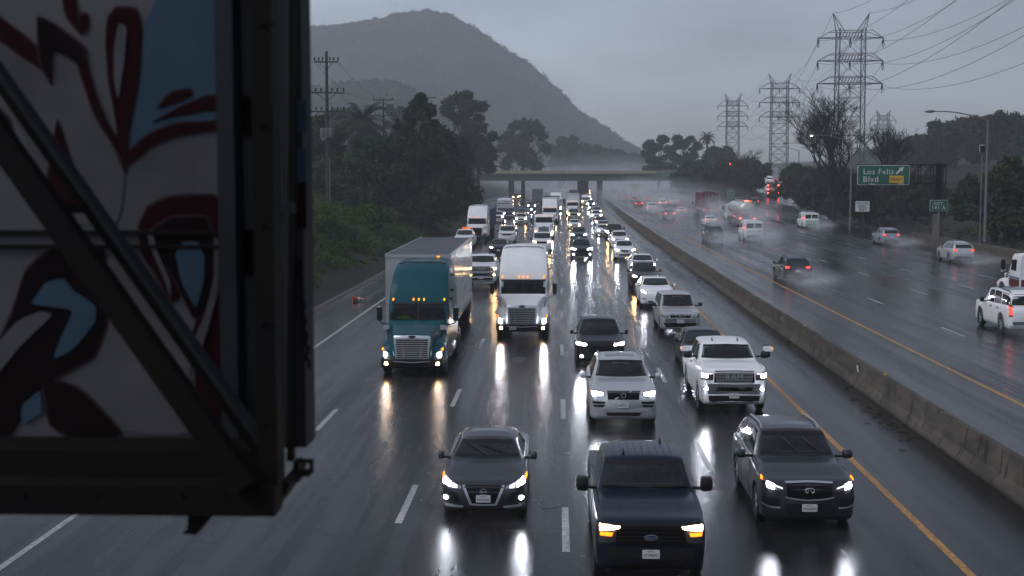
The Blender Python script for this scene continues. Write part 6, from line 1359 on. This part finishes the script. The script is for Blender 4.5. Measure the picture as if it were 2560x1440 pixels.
# ------------------------------------------------------------------ street lamps
def street_lamp(label, px, ptop, pbase, d, arm_px, lit=False, solar=False):
    tp = at(px, ptop, d); bs = at(px, pbase, d); root = empty('street_lamp', (bs.x, d, bs.z)); tag(root, label, 'street lamp', 'curved-arm street lamps'); H_ = tp.z - bs.z; a = arm_px * d / FPX
    MB().path([(0, 0, -.5), (0, 0, H_ - .9)], [.14, .09], 9).build('mast', STEEL, root, smooth=60)
    rise = abs(a) * .17; pts = [(0, 0, H_ - .9)] + [(a * f, 0, H_ - .9 + rise * math.sin(min(1, f * 1.25) * 1.5708) + .0) for f in (.12, .25, .4, .55, .7, .85, 1.0)]
    MB().path(pts, [.075] + [.06 - .003 * i for i in range(7)], 7).build('arm', STEEL, root, smooth=60); e = pts[-1]
    hd = MB().path([(e[0] + .25 * (1 if a < 0 else -1), 0, e[2] + .02), (e[0] - .1 * (1 if a < 0 else -1), 0, e[2]), (e[0] - .6 * (1 if a < 0 else -1), 0, e[2] - .02)], [.08, .14, .05], 8).build('lamp_head', STEEL, root, smooth=60)
    if lit: MB().lathe([(0, -.1), (.14, -.06), (.17, 0)], 12, axis=2, c=(e[0] - .2, -.05, e[2] - .06)).build('lamp_glass', emat('street_lamp_light', (1, .86, .62), 14), hd)
    else: MB().box((e[0] - .2 * (1 if a < 0 else -1), 0, e[2] - .1), (.4, .18, .03)).build('lamp_glass', LENS, hd)
    return root
street_lamp('street lamp with long curved arm beside the exit number sign', 2462, 276, 590, 118, -138)
street_lamp('lit street lamp with glowing head behind the bare tree', 2125, 336, 565, 172, -95, lit=True)
street_lamp('street lamp farther along the ramp, taller of two', 2033, 356, 520, 235, -68)
street_lamp('smaller street lamp over the exit ramp', 1996, 367, 470, 300, -60)
for lb, px, pt, d in (('thin far lamp post left of the median beyond the bridge', 1450, 372, 620), ('thin far lamp post beyond the bridge, middle one', 1556, 385, 640), ('thin far lamp post at the bridge left of the median', 1410, 380, 600)):
    tp = at(px, pt, d); o = MB().path([(0, 0, 0), (0, 0, tp.z - 3)], [.16, .1], 6).path([(0, 0, tp.z - 3), (-1.4, 0, tp.z - 2.6)], .07, 5).build('lamp_post', STEEL); o.location = (tp.x, d, 3); tag(o, lb, 'lamp post', 'far lamp posts')
# solar sensor pole
b = at(2452, 500, 122); root = empty('solar_panel_pole', (b.x, 122, tz(b.x, 122))); tag(root, 'slim pole carrying a tilted solar panel beside the street lamp', 'solar pole')
zt_ = at(2452, 375, 122).z - tz(b.x, 122); MB().path([(0, 0, -.3), (0, 0, zt_)], .06, 8).build('mast', STEEL, root); MB().box((.0, -.1, zt_ + .1), (.42, .06, .62), Matrix.Rotation(R(-18), 3, 'X')).build('panel', GRILLE, root)
MB().box((0, -.02, zt_ + .12), (.48, .05, .68), Matrix.Rotation(R(-18), 3, 'X')).build('panel_frame', SIGNWHITE, root)
# traffic signal glowing red up on the cross street
p = at(1824, 411, 400); root = empty('traffic_signal', (p.x, 400, tz(p.x, 400))); tag(root, 'small red traffic signal glowing above the trees near the ramp', 'traffic signal'); zz = p.z - tz(p.x, 400)
MB().path([(0, 0, 0), (0, 0, zz + .6)], .09, 6).build('mast', STEEL, root); MB().box((0, -.15, zz - .3), (.4, .2, 1.1)).build('housing', TRIM, root); MB().lathe([(0, -.05), (.22, -.03), (.24, .05)], 12, axis=1, c=(0, -.28, zz)).build('lamp', emat('signal_red', (1, .03, .03), 20), root)

# ------------------------------------------------------------------ signs
def board(root, px0, py0, px1, py1, d, mat, border=None, name='panel', z_off=0, th=.05, dy=0.0):
    a = at(px0, py1, d); b = at(px1, py0, d); ox, oy, oz = root.location; w = b.x - a.x; h = b.z - a.z; c = ((a.x + b.x) / 2 - ox, d - oy + dy, (a.z + b.z) / 2 - oz)
    o = MB().rbox(c, (w, th, h), min(w, h) * .08, 1).build(name, mat, root)
    if border:
        e = min(w, h) * .03; MB().rbox((c[0], c[1] + th * .3, c[2]), (w + 2 * e, th * .7, h + 2 * e), min(w, h) * .09, 1).build('border', border, o)
    return o
def letters(root, s, px, py, d, w_px, mat, parent, dy=-.045):
    p = at(px, py, d); ox, oy, oz = root.location; k = d / FPX
    o = obj('lettering', stand(text_mesh(s, 1, .012, spacing=1.12), (p.x - ox, d - oy + dy, p.z - oz), w_px * k), mat, parent); return o
D = 130.0; b = at(2343, 595, D); gs = empty('gantry_sign', (b.x, D, b.z)); tag(gs, 'large green Los Feliz Blvd exit-only sign on a cantilever truss', 'road sign')
o = board(gs, 2141, 414, 2269, 461, D, GREEN, SIGNWHITE, dy=-.6)
letters(gs, 'Los Feliz', 2193, 429, D, 74, SIGNWHITE, o, -.65); letters(gs, 'Blvd', 2173, 448, D, 36, SIGNWHITE, o, -.65)
yb = board(gs, 2219, 439, 2255, 457, D, SIGNYELLOW, None, 'yellow_panel', dy=-.63); letters(gs, 'ONLY', 2237, 448, D, 30, SIGNBLACK, o, -.68)
ar = at(2246, 426, D); k = D / FPX; P_ = [(-11, -9), (-7, -12), (3, -2), (3, -6), (11, 8), (-4, 3), (0, 2), (-11, -9)][:-1]
P_ = [(-11, -6.5), (-7.5, -10), (2.2, -.4), (5, -3.5), (9.5, 9), (-3.5, 5), (-1, 2.6)]
MB().prism([((x * k) + ar.x - b.x, z * k + ar.z - b.z) for x, z in P_], 1, -.655, -.63).build('arrow', SIGNWHITE, o)
for px in (2176, 2247): q = at(px, 460, D); MB().box((q.x - b.x, -.8, q.z - b.z), (.45, .3, .12)).build('sign_light', pmat('lamp_cover', (.4, .36, .25), .5), gs)
zt1 = at(2300, 412, D).z - b.z; zt0 = at(2300, 459, D).z - b.z; xl = at(2145, 412, D).x - b.x; xr = at(2362, 412, D).x - b.x
for zz in (zt1, zt0):
    for yy in (-.45, .45): MB().box(((xl + xr) / 2, yy, zz), (xr - xl, .11, .11)).build('truss_chord', DARKSTEEL, gs)
n = 7
for i in range(n):
    x0 = xl + (xr - xl) * i / n; x1 = xl + (xr - xl) * (i + 1) / n
    for yy in (-.45, .45): MB().path([(x0, yy, zt0), (x1, yy, zt1)], .05, 4).build('truss_diagonal', DARKSTEEL, gs); MB().path([(x1, yy, zt0), (x1, yy, zt1)], .05, 4).build('truss_post', DARKSTEEL, gs)
MB().path([(0, 0, .0), (0, 0, zt1 + .1)], .32, 12).build('column', DARKSTEEL, gs, smooth=60); MB().path([(0, 0, -.8), (0, 0, at(2343, 535, D).z - b.z)], .5, 12).build('column_base', CONCRETE, gs, smooth=60)
D = 126.0; b = at(2347, 560, D); es = empty('exit_sign', (b.x, D, b.z)); tag(es, 'green EXIT 141 A number sign in front of the gantry column', 'road sign'); o = board(es, 2325, 501, 2369, 527, D, GREEN, SIGNWHITE)
letters(es, 'EXIT', 2346, 509, D, 22, SIGNWHITE, o); letters(es, '141 A', 2347, 519, D, 32, SIGNWHITE, o); MB().path([(0, .1, -1.5), (0, .1, at(2347, 520, D).z - b.z)], .09, 7).build('post', STEEL, es)
D = 150.0; b = at(2157, 578, D); ws = empty('lane_sign', (b.x, D, b.z)); tag(ws, 'white RIGHT LANE MUST EXIT sign on a dark post', 'road sign'); o = board(ws, 2138, 503, 2174, 529, D, SIGNWHITE, SIGNBLACK)
for s_, py, w_ in (('RIGHT LANE', 508, 28), ('MUST', 516, 19), ('EXIT', 523.5, 17)): letters(ws, s_, 2156, py, D, w_, SIGNBLACK, o)
MB().path([(0, .08, -.8), (0, .08, at(2157, 510, D).z - b.z)], .08, 6).build('post', WOODPOLE, ws)
D = 439.0; b = at(1663, 440, D); bs = empty('bridge_sign', (b.x, D, b.z)); tag(bs, 'green Griffith Park sign fixed to the bridge parapet', 'road sign'); o = board(bs, 1640, 426, 1686, 443, D, GREEN, SIGNWHITE, dy=-.9, th=.1)
letters(bs, 'Griffith Park', 1663, 431, D, 40, SIGNWHITE, o, -1.0); letters(bs, '1/2 MILE', 1663, 438, D, 20, SIGNWHITE, o, -1.0); MB().box((0, -.4, 0), (4.5, 1.0, .12)).build('bracket', STEEL, bs)
for lb, x0, y0, x1, y1, d, base in (('small green exit sign under the right end of the bridge', 1707, 458, 1724, 469, 380, 482), ('green exit sign with arrow in the gore above the tanker', 1819, 473, 1836, 494, 262, 515)):
    c = at((x0 + x1) / 2, base, d); r_ = empty('exit_sign', (c.x, d, c.z)); tag(r_, lb, 'road sign'); o = board(r_, x0, y0, x1, y1, d, GREEN, SIGNWHITE); letters(r_, 'EXIT', (x0 + x1) / 2, y0 + (y1 - y0) * .27, d, 10, SIGNWHITE, o); letters(r_, '141 A', (x0 + x1) / 2, y0 + (y1 - y0) * .62, d, 12, SIGNWHITE, o)
    MB().path([(0, .1, -1.5), (0, .1, at(x0, y0, d).z - c.z - .2)], .12, 6).build('post', STEEL, r_)
# concrete retaining wall and guard rail along the exit lane
rw = empty('retaining_wall', (35.6, 110, ZR)); tag(rw, 'low concrete retaining wall beside the exit lane', 'wall'); y = 100.0
while y < 138:
    x = 35.25 + (y - 100) * .018; MB().box((x - 35.6, y + 1.9 - 110, .55), (.3, 3.76, 1.25)).build('wall_panel', CONCRETE, rw); y += 3.8
gr = empty('guard_rail', (35.5, 80, ZR)); tag(gr, 'galvanised steel guard rail running on from the retaining wall', 'guard rail')
G = []
for y in range(40, 102, 4): G.append([(35.2 - 35.5 + dx, y - 80, z) for dx, z in ((0, .45), (-.06, .52), (-.06, .58), (0, .63), (-.06, .68), (-.06, .74), (0, .80))])
MB().grid(G).build('rail', STEEL, gr, normals=False)
for y in range(42, 100, 2): MB().box((35.32 - 35.5, y - 80, .3), (.15, .12, 1.0)).build('post', WOODPOLE, gr)

# ------------------------------------------------------------------ fallen cone
c = gnd(884, 754); cone = empty('traffic_cone', (c.x, c.y, 0), R(12)); tag(cone, 'orange traffic cone fallen on its side on the left shoulder', 'traffic cone')
ORANGE = pmat('cone_orange', (.55, .075, .015), .5, noise=(6, .4, (.3, .04, .01)))
tl_ = R(7); Mx = Matrix.Rotation(tl_, 3, 'Y')
def cl(prof, nm, mat):
    m = MB().lathe(prof, 16, axis=0); m.v = [tuple(Mx @ Vector(p) + Vector((0, 0, .185))) for p in m.v]; m.build(nm, mat, cone, smooth=40)
rr = lambda a: .165 - .135 * a / .72
cl([(0, 0), (rr(0), 0), (rr(.25), .25)], 'cone_body', ORANGE); cl([(rr(.25) + .003, .25), (rr(.40) + .003, .40)], 'reflective_band', SIGNWHITE); cl([(rr(.4), .40), (rr(.48), .48)], 'cone_body', ORANGE); cl([(rr(.48) + .003, .48), (rr(.56) + .003, .56)], 'reflective_band', SIGNWHITE); cl([(rr(.56), .56), (rr(.72), .72), (0, .72)], 'cone_tip', ORANGE)
m = MB().rbox((-.02, 0, 0), (.045, .38, .38), .05, 0); m.v = [tuple(Mx @ Vector(p) + Vector((0, 0, .185))) for p in m.v]; m.build('cone_base', ORANGE, cone)

# ------------------------------------------------------------------ graffiti-covered back of the overhead sign at the left
DP = 6.0; DF = 5.35
og = empty('overhead_sign', at(400, 1270, DP)); tag(og, 'dark steel-framed back of an overhead sign covered with red and blue graffiti', 'sign'); OG = og.location.copy()
SHEET = pmat('weathered_shaded_sheet', (.06, .058, .064), .6, .1, noise=(1.8, .6, (.035, .034, .037)))  # weathered metal, its colour darkened further to stand in for shade
def pl(px, py, d=DP): return at(px, py, d) - OG
def sheet(name, x0, y0, x1, y1, d, th, mat, parent=og):
    ym_ = min(max((y0 + y1) / 2, 300), 1200); a = Vector((pl(x0, ym_, d).x, pl(x0, y1, d).y, pl(x0, y1, d).z)); c2 = Vector((pl(x1, ym_, d).x, pl(x1, y0, d).y, pl(x1, y0, d).z)); return MB().box((a + c2) / 2, (c2.x - a.x, th, c2.z - a.z)).build(name, mat, parent)
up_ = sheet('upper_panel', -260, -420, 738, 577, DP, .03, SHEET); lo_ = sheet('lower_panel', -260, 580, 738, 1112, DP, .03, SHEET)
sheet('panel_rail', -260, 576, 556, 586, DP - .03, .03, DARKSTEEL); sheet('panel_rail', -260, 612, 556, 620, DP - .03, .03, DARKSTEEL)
MAROON = pmat('graffiti_maroon', (.013, .0016, .003), .8, spec=.08); INK = pmat('graffiti_dark', (.004, .0015, .002), .8, spec=.08); GBLUE = pmat('graffiti_blue', (.03, .06, .09), .7, spec=.15, noise=(2.5, .6, (.018, .038, .058))); GWHITE = pmat('graffiti_white', (.085, .082, .09), .8, spec=.1, noise=(2.2, .8, (.05, .048, .052)))  # graffiti white is darkened too: the sign back's shade put into colour
OVER = pmat('graffiti_overspray', (.026, .012, .015), .8, spec=.1)
GP = [(GBLUE, 0, [(556, -300), (420, -300), (395, 0), (365, 60), (352, 160), (340, 260), (328, 375), (400, 332), (470, 312), (556, 302)]),
 (GWHITE, 0, [(0, 90), (60, 140), (125, 190), (135, 120), (205, 160), (250, 290), (318, 440), (300, 560), (160, 560), (60, 330), (0, 220)]),
 (GWHITE, 0, [(330, 405), (400, 365), (556, 335), (556, 500), (430, 500), (350, 560), (320, 500)]),
 (GWHITE, 0, [(270, 640), (360, 640), (430, 760), (480, 850), (480, 1090), (310, 1080), (240, 900), (270, 810)]),
 (MAROON, 1, [(295, 22), (345, 25), (357, 80), (352, 170), (337, 262), (324, 330), (320, 440), (298, 375), (245, 292), (200, 160), (213, 120), (240, 225), (272, 305), (300, 348), (283, 235), (268, 122), (272, 50)]),
 (GWHITE, 2, [(302, 60), (323, 68), (316, 160), (301, 252), (290, 200), (291, 120)]),
 (MAROON, 1, [(-20, 25), (60, 88), (125, 148), (133, 218), (118, 182), (60, 138), (-20, 85)]), (INK, 2, [(100, 44), (135, 60), (218, 122), (206, 162), (137, 120), (133, 204), (108, 160)]), (MAROON, 1, [(158, -20), (190, -20), (196, 50), (208, 88), (174, 45)]), (MAROON, 1, [(203, 40), (222, 38), (220, 75), (208, 80)]),
 (MAROON, 1, [(397, 272), (428, 236), (474, 223), (484, 238), (440, 256)]), (MAROON, 1, [(382, 307), (440, 276), (520, 240), (550, 242), (547, 277), (500, 277), (430, 292)]),
 (MAROON, 1, [(318, 390), (368, 340), (440, 312), (540, 303), (602, 322), (602, 338), (530, 327), (440, 342), (380, 368), (328, 412)]),
 (MAROON, 1, [(350, 570), (374, 518), (430, 493), (530, 488), (556, 500), (556, 1108), (486, 1108), (493, 940), (478, 860), (500, 770), (468, 715), (437, 756), (398, 690), (362, 640)]),
 (INK, 2, [(385, 575), (430, 545), (520, 540), (540, 600), (540, 700), (510, 790), (486, 790), (440, 690), (400, 640)]), (GBLUE, 3, [(444, 632), (464, 603), (500, 603), (517, 640), (516, 700), (496, 772), (460, 705)]), (GWHITE, 3, [(374, 585), (384, 620), (410, 680), (435, 745), (432, 700), (396, 620), (386, 568)]), (GWHITE, 3, [(540, 590), (552, 600), (552, 720), (525, 820), (500, 900), (484, 860), (520, 780), (541, 690)]),
 (INK, 1, [(-20, 900), (40, 780), (68, 680), (110, 638), (190, 608), (264, 625), (270, 710), (268, 812), (240, 885), (180, 918), (110, 962), (30, 1085), (-20, 1108)]), (GBLUE, 2, [(85, 757), (120, 705), (165, 694), (190, 726), (246, 762), (246, 802), (190, 872), (138, 897), (160, 840), (192, 772), (108, 762)]), (GWHITE, 2, [(-20, 880), (50, 800), (110, 775), (140, 785), (60, 860), (-20, 960)]),
 (INK, 1, [(112, 938), (200, 968), (312, 1080), (222, 1106), (130, 1062)]), (GBLUE, 1, [(60, 1010), (108, 972), (112, 1030), (60, 1060)]), (MAROON, 1, [(120, 500), (148, 290), (180, 400), (196, 500), (150, 540)]), (MAROON, 1, [(-10, 260), (25, 300), (30, 350), (-10, 420)])]
OG_SEEN = []
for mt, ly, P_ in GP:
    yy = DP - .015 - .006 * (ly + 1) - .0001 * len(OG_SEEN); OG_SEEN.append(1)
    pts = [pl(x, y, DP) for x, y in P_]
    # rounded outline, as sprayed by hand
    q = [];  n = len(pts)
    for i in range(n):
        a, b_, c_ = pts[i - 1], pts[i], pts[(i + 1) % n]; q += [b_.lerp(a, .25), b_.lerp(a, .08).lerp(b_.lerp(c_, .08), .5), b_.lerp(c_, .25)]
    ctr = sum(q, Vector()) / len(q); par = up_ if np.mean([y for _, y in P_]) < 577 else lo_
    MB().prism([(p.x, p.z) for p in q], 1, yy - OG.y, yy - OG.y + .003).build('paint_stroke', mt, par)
    if mt is not GWHITE and mt is not GBLUE:      # overspray round the stroke
        hq = [p + (p - ctr).normalized() * .012 for p in q]
        MB().prism([(p.x, p.z) for p in hq], 1, yy - OG.y + .0035, yy - OG.y + .0048).build('overspray', OVER, par)
GALV = pmat('galvanised_channel', (.024, .027, .032), .7, .1, spec=.1, noise=(2, .6, (.012, .013, .015)))
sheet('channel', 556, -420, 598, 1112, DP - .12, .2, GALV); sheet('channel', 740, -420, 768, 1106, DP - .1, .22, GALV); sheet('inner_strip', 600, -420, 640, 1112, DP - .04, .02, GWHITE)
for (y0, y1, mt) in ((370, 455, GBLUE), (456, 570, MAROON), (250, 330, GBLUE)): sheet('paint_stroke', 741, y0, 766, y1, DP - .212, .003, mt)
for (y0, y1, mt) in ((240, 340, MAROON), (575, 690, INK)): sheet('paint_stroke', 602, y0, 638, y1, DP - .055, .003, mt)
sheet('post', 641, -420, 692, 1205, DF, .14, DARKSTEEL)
def bar(name, x0, y0, x1, y1, wpx, d, th, mat):
    a = pl(x0, y0, d); b_ = pl(x1, y1, d); dd = (b_ - a).normalized(); nn = Vector((-dd.z, 0, dd.x)) * (wpx / 2 * d / FPX)
    return MB().prism([((a + nn).x, (a + nn).z), ((b_ + nn).x, (b_ + nn).z), ((b_ - nn).x, (b_ - nn).z), ((a - nn).x, (a - nn).z)], 1, a.y - th / 2, a.y + th / 2).build(name, mat, og)
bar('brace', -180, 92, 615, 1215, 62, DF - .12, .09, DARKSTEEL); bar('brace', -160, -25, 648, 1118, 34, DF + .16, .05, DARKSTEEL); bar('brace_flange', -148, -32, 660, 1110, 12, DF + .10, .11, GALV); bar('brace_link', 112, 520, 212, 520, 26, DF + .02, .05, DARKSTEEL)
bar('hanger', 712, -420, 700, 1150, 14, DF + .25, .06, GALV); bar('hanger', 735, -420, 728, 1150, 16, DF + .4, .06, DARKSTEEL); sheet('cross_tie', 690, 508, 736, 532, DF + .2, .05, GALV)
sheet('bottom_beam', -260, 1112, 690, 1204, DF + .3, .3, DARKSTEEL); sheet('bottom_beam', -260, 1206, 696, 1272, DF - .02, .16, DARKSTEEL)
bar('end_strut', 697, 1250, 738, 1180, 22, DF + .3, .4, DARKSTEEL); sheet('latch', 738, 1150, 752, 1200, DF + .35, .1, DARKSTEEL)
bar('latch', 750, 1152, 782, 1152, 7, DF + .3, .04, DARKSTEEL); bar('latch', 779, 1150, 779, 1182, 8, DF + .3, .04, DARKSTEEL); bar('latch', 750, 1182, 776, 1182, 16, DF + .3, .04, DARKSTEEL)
a = [pl(*q, DF) for q in ((462, 1326), (476, 1316), (478, 1272), (545, 1272), (498, 1330))]; MB().prism([(p.x, p.z) for p in a], 1, a[0].y - .05, a[0].y + .05).build('lamp_bracket', DARKSTEEL, og)
for k in range(15):
    y0 = 648 + k * 18; p0 = pl(748 + 22 * (k / 14), y0, DP - .24); p1 = pl(748 + 22 * ((k + 1) / 14), y0 + 19, DP - .24); MB().path([p0, p0.lerp(p1, .5) + Vector((.006 * (-1) ** k, -.006, 0)), p1], .009, 5).build('chain_link', DARKSTEEL, og)

# ------------------------------------------------------------------ spray behind the moving traffic, and the rain haze
def volmat(name, dens, col=(.93, .94, .97), an=0.2):
    m = bpy.data.materials.new(name); m.use_nodes = True; nt = m.node_tree; nt.nodes.clear(); v = nt.nodes.new('ShaderNodeVolumePrincipled'); v.inputs['Density'].default_value = dens; v.inputs['Color'].default_value = (*col, 1); v.inputs['Anisotropy'].default_value = an
    o = nt.nodes.new('ShaderNodeOutputMaterial'); nt.links.new(v.outputs[0], o.inputs['Volume']); return m
def ell(c, s_, n=14, m_=9):
    mb = MB(); G = []
    for e in np.linspace(-1.5, 1.5, m_): G.append([(c[0] + s_[0] * math.cos(a) * math.cos(e), c[1] + s_[1] * math.sin(a) * math.cos(e), c[2] + s_[2] * math.sin(e)) for a in np.linspace(0, 6.2832, n, endpoint=False)])
    mb.grid(G, closed_u=True); k = len(mb.v); mb.f += [tuple(range(n)), tuple(range(k - 1, k - n - 1, -1))]; return mb
def softmat(name, dens, nscale):
    """spray that thins out to nothing towards the edge of its plume"""
    m = bpy.data.materials.new(name); m.use_nodes = True; nt = m.node_tree; nt.nodes.clear(); L = nt.links
    t = nt.nodes.new('ShaderNodeTexCoord'); ln = nt.nodes.new('ShaderNodeVectorMath'); ln.operation = 'LENGTH'; L.new(t.outputs['Object'], ln.inputs[0])
    f = mathn(nt, 'MAXIMUM', mathn(nt, 'SUBTRACT', 1.0, ln.outputs['Value']), 0.0); f = mathn(nt, 'POWER', f, 1.4)
    n = nt.nodes.new('ShaderNodeTexNoise'); n.inputs['Scale'].default_value = nscale; n.inputs['Detail'].default_value = 2; L.new(t.outputs['Object'], n.inputs['Vector'])
    g = nt.nodes.new('ShaderNodeMapRange'); g.inputs['From Min'].default_value = .35; g.inputs['From Max'].default_value = .65; g.inputs['To Min'].default_value = .25; g.inputs['To Max'].default_value = 1.6; L.new(n.outputs['Fac'], g.inputs['Value'])
    v = nt.nodes.new('ShaderNodeVolumePrincipled'); v.inputs['Color'].default_value = (.95, .96, .98, 1); v.inputs['Anisotropy'].default_value = .2
    L.new(mathn(nt, 'MULTIPLY', mathn(nt, 'MULTIPLY', f, g.outputs[0]), dens), v.inputs['Density']); o = nt.nodes.new('ShaderNodeOutputMaterial'); L.new(v.outputs[0], o.inputs['Volume']); return m
SPM = softmat('tyre_spray', .24, 2.4); SPD = softmat('spray_drift', .022, 5.0); UNIT = ell((0, 0, 0), (1, 1, 1), 16, 11).mesh('spray')
for (u, d, w, l, h, lb) in ((15.25, 83, 2.2, 8, 1.0, 'spray behind the nearest black outbound SUV'), (20.25, 55, 2.2, 7, .9, 'spray behind the white boxy off-road SUV'), (15.85, 135, 2.4, 9, 1.2, 'spray behind the second black outbound SUV'), (20.4, 139, 2.6, 10, 1.5, 'spray behind the white cargo van'), (20.1, 180, 2.4, 9, 1.3, 'spray behind the white hybrid car'),
        (25.2, 182, 3.2, 14, 2.4, 'spray round the tanker wheels'), (24.1, 219, 3.2, 14, 2.6, 'spray round the red container trailer'), (16.9, 211, 2.4, 9, 1.3, 'spray behind the black sedan with bright lamps'), (20.4, 230, 2.4, 9, 1.4, 'spray behind the white outbound sedan'), (16.2, 245, 2.5, 10, 1.5, 'spray behind the white median-side pickup'),
        (32.3, 172, 2.4, 8, 1.2, 'spray behind the van in the exit lane'), (32.6, 131, 2.2, 7, .9, 'spray behind the pale SUV in the exit lane'), (31.7, 104, 2.1, 6.5, .8, 'spray behind the pale silver crossover')):
    o = obj('spray', UNIT, SPM, None, (u + bend(d), d, ZR + h * .55)); o.scale = (w, l, h); tag(o, lb, 'spray', 'spray plumes behind outbound traffic', 'stuff')
o = obj('spray', UNIT, SPD, None, (20.8 + bend(340), 350, ZR + 1.0)); o.scale = (16, 215, 6.5); tag(o, 'drifting bank of spray over the far outbound lanes', 'spray', kind='stuff')
o = obj('spray', UNIT, softmat('mist_bank', .016, 4.0), None, (8 + bend(600), 610, 3)); o.scale = (85, 150, 15); tag(o, 'low bank of rain mist on the road beyond the overpass', 'mist', kind='stuff')
hz = MB().box((0, 900, 114), (1700, 1960, 236)).build('haze', volmat('rain_haze', .00052, (.95, .97, 1.0), .25)); tag(hz, 'grey rain haze filling the valley', 'haze', kind='stuff')

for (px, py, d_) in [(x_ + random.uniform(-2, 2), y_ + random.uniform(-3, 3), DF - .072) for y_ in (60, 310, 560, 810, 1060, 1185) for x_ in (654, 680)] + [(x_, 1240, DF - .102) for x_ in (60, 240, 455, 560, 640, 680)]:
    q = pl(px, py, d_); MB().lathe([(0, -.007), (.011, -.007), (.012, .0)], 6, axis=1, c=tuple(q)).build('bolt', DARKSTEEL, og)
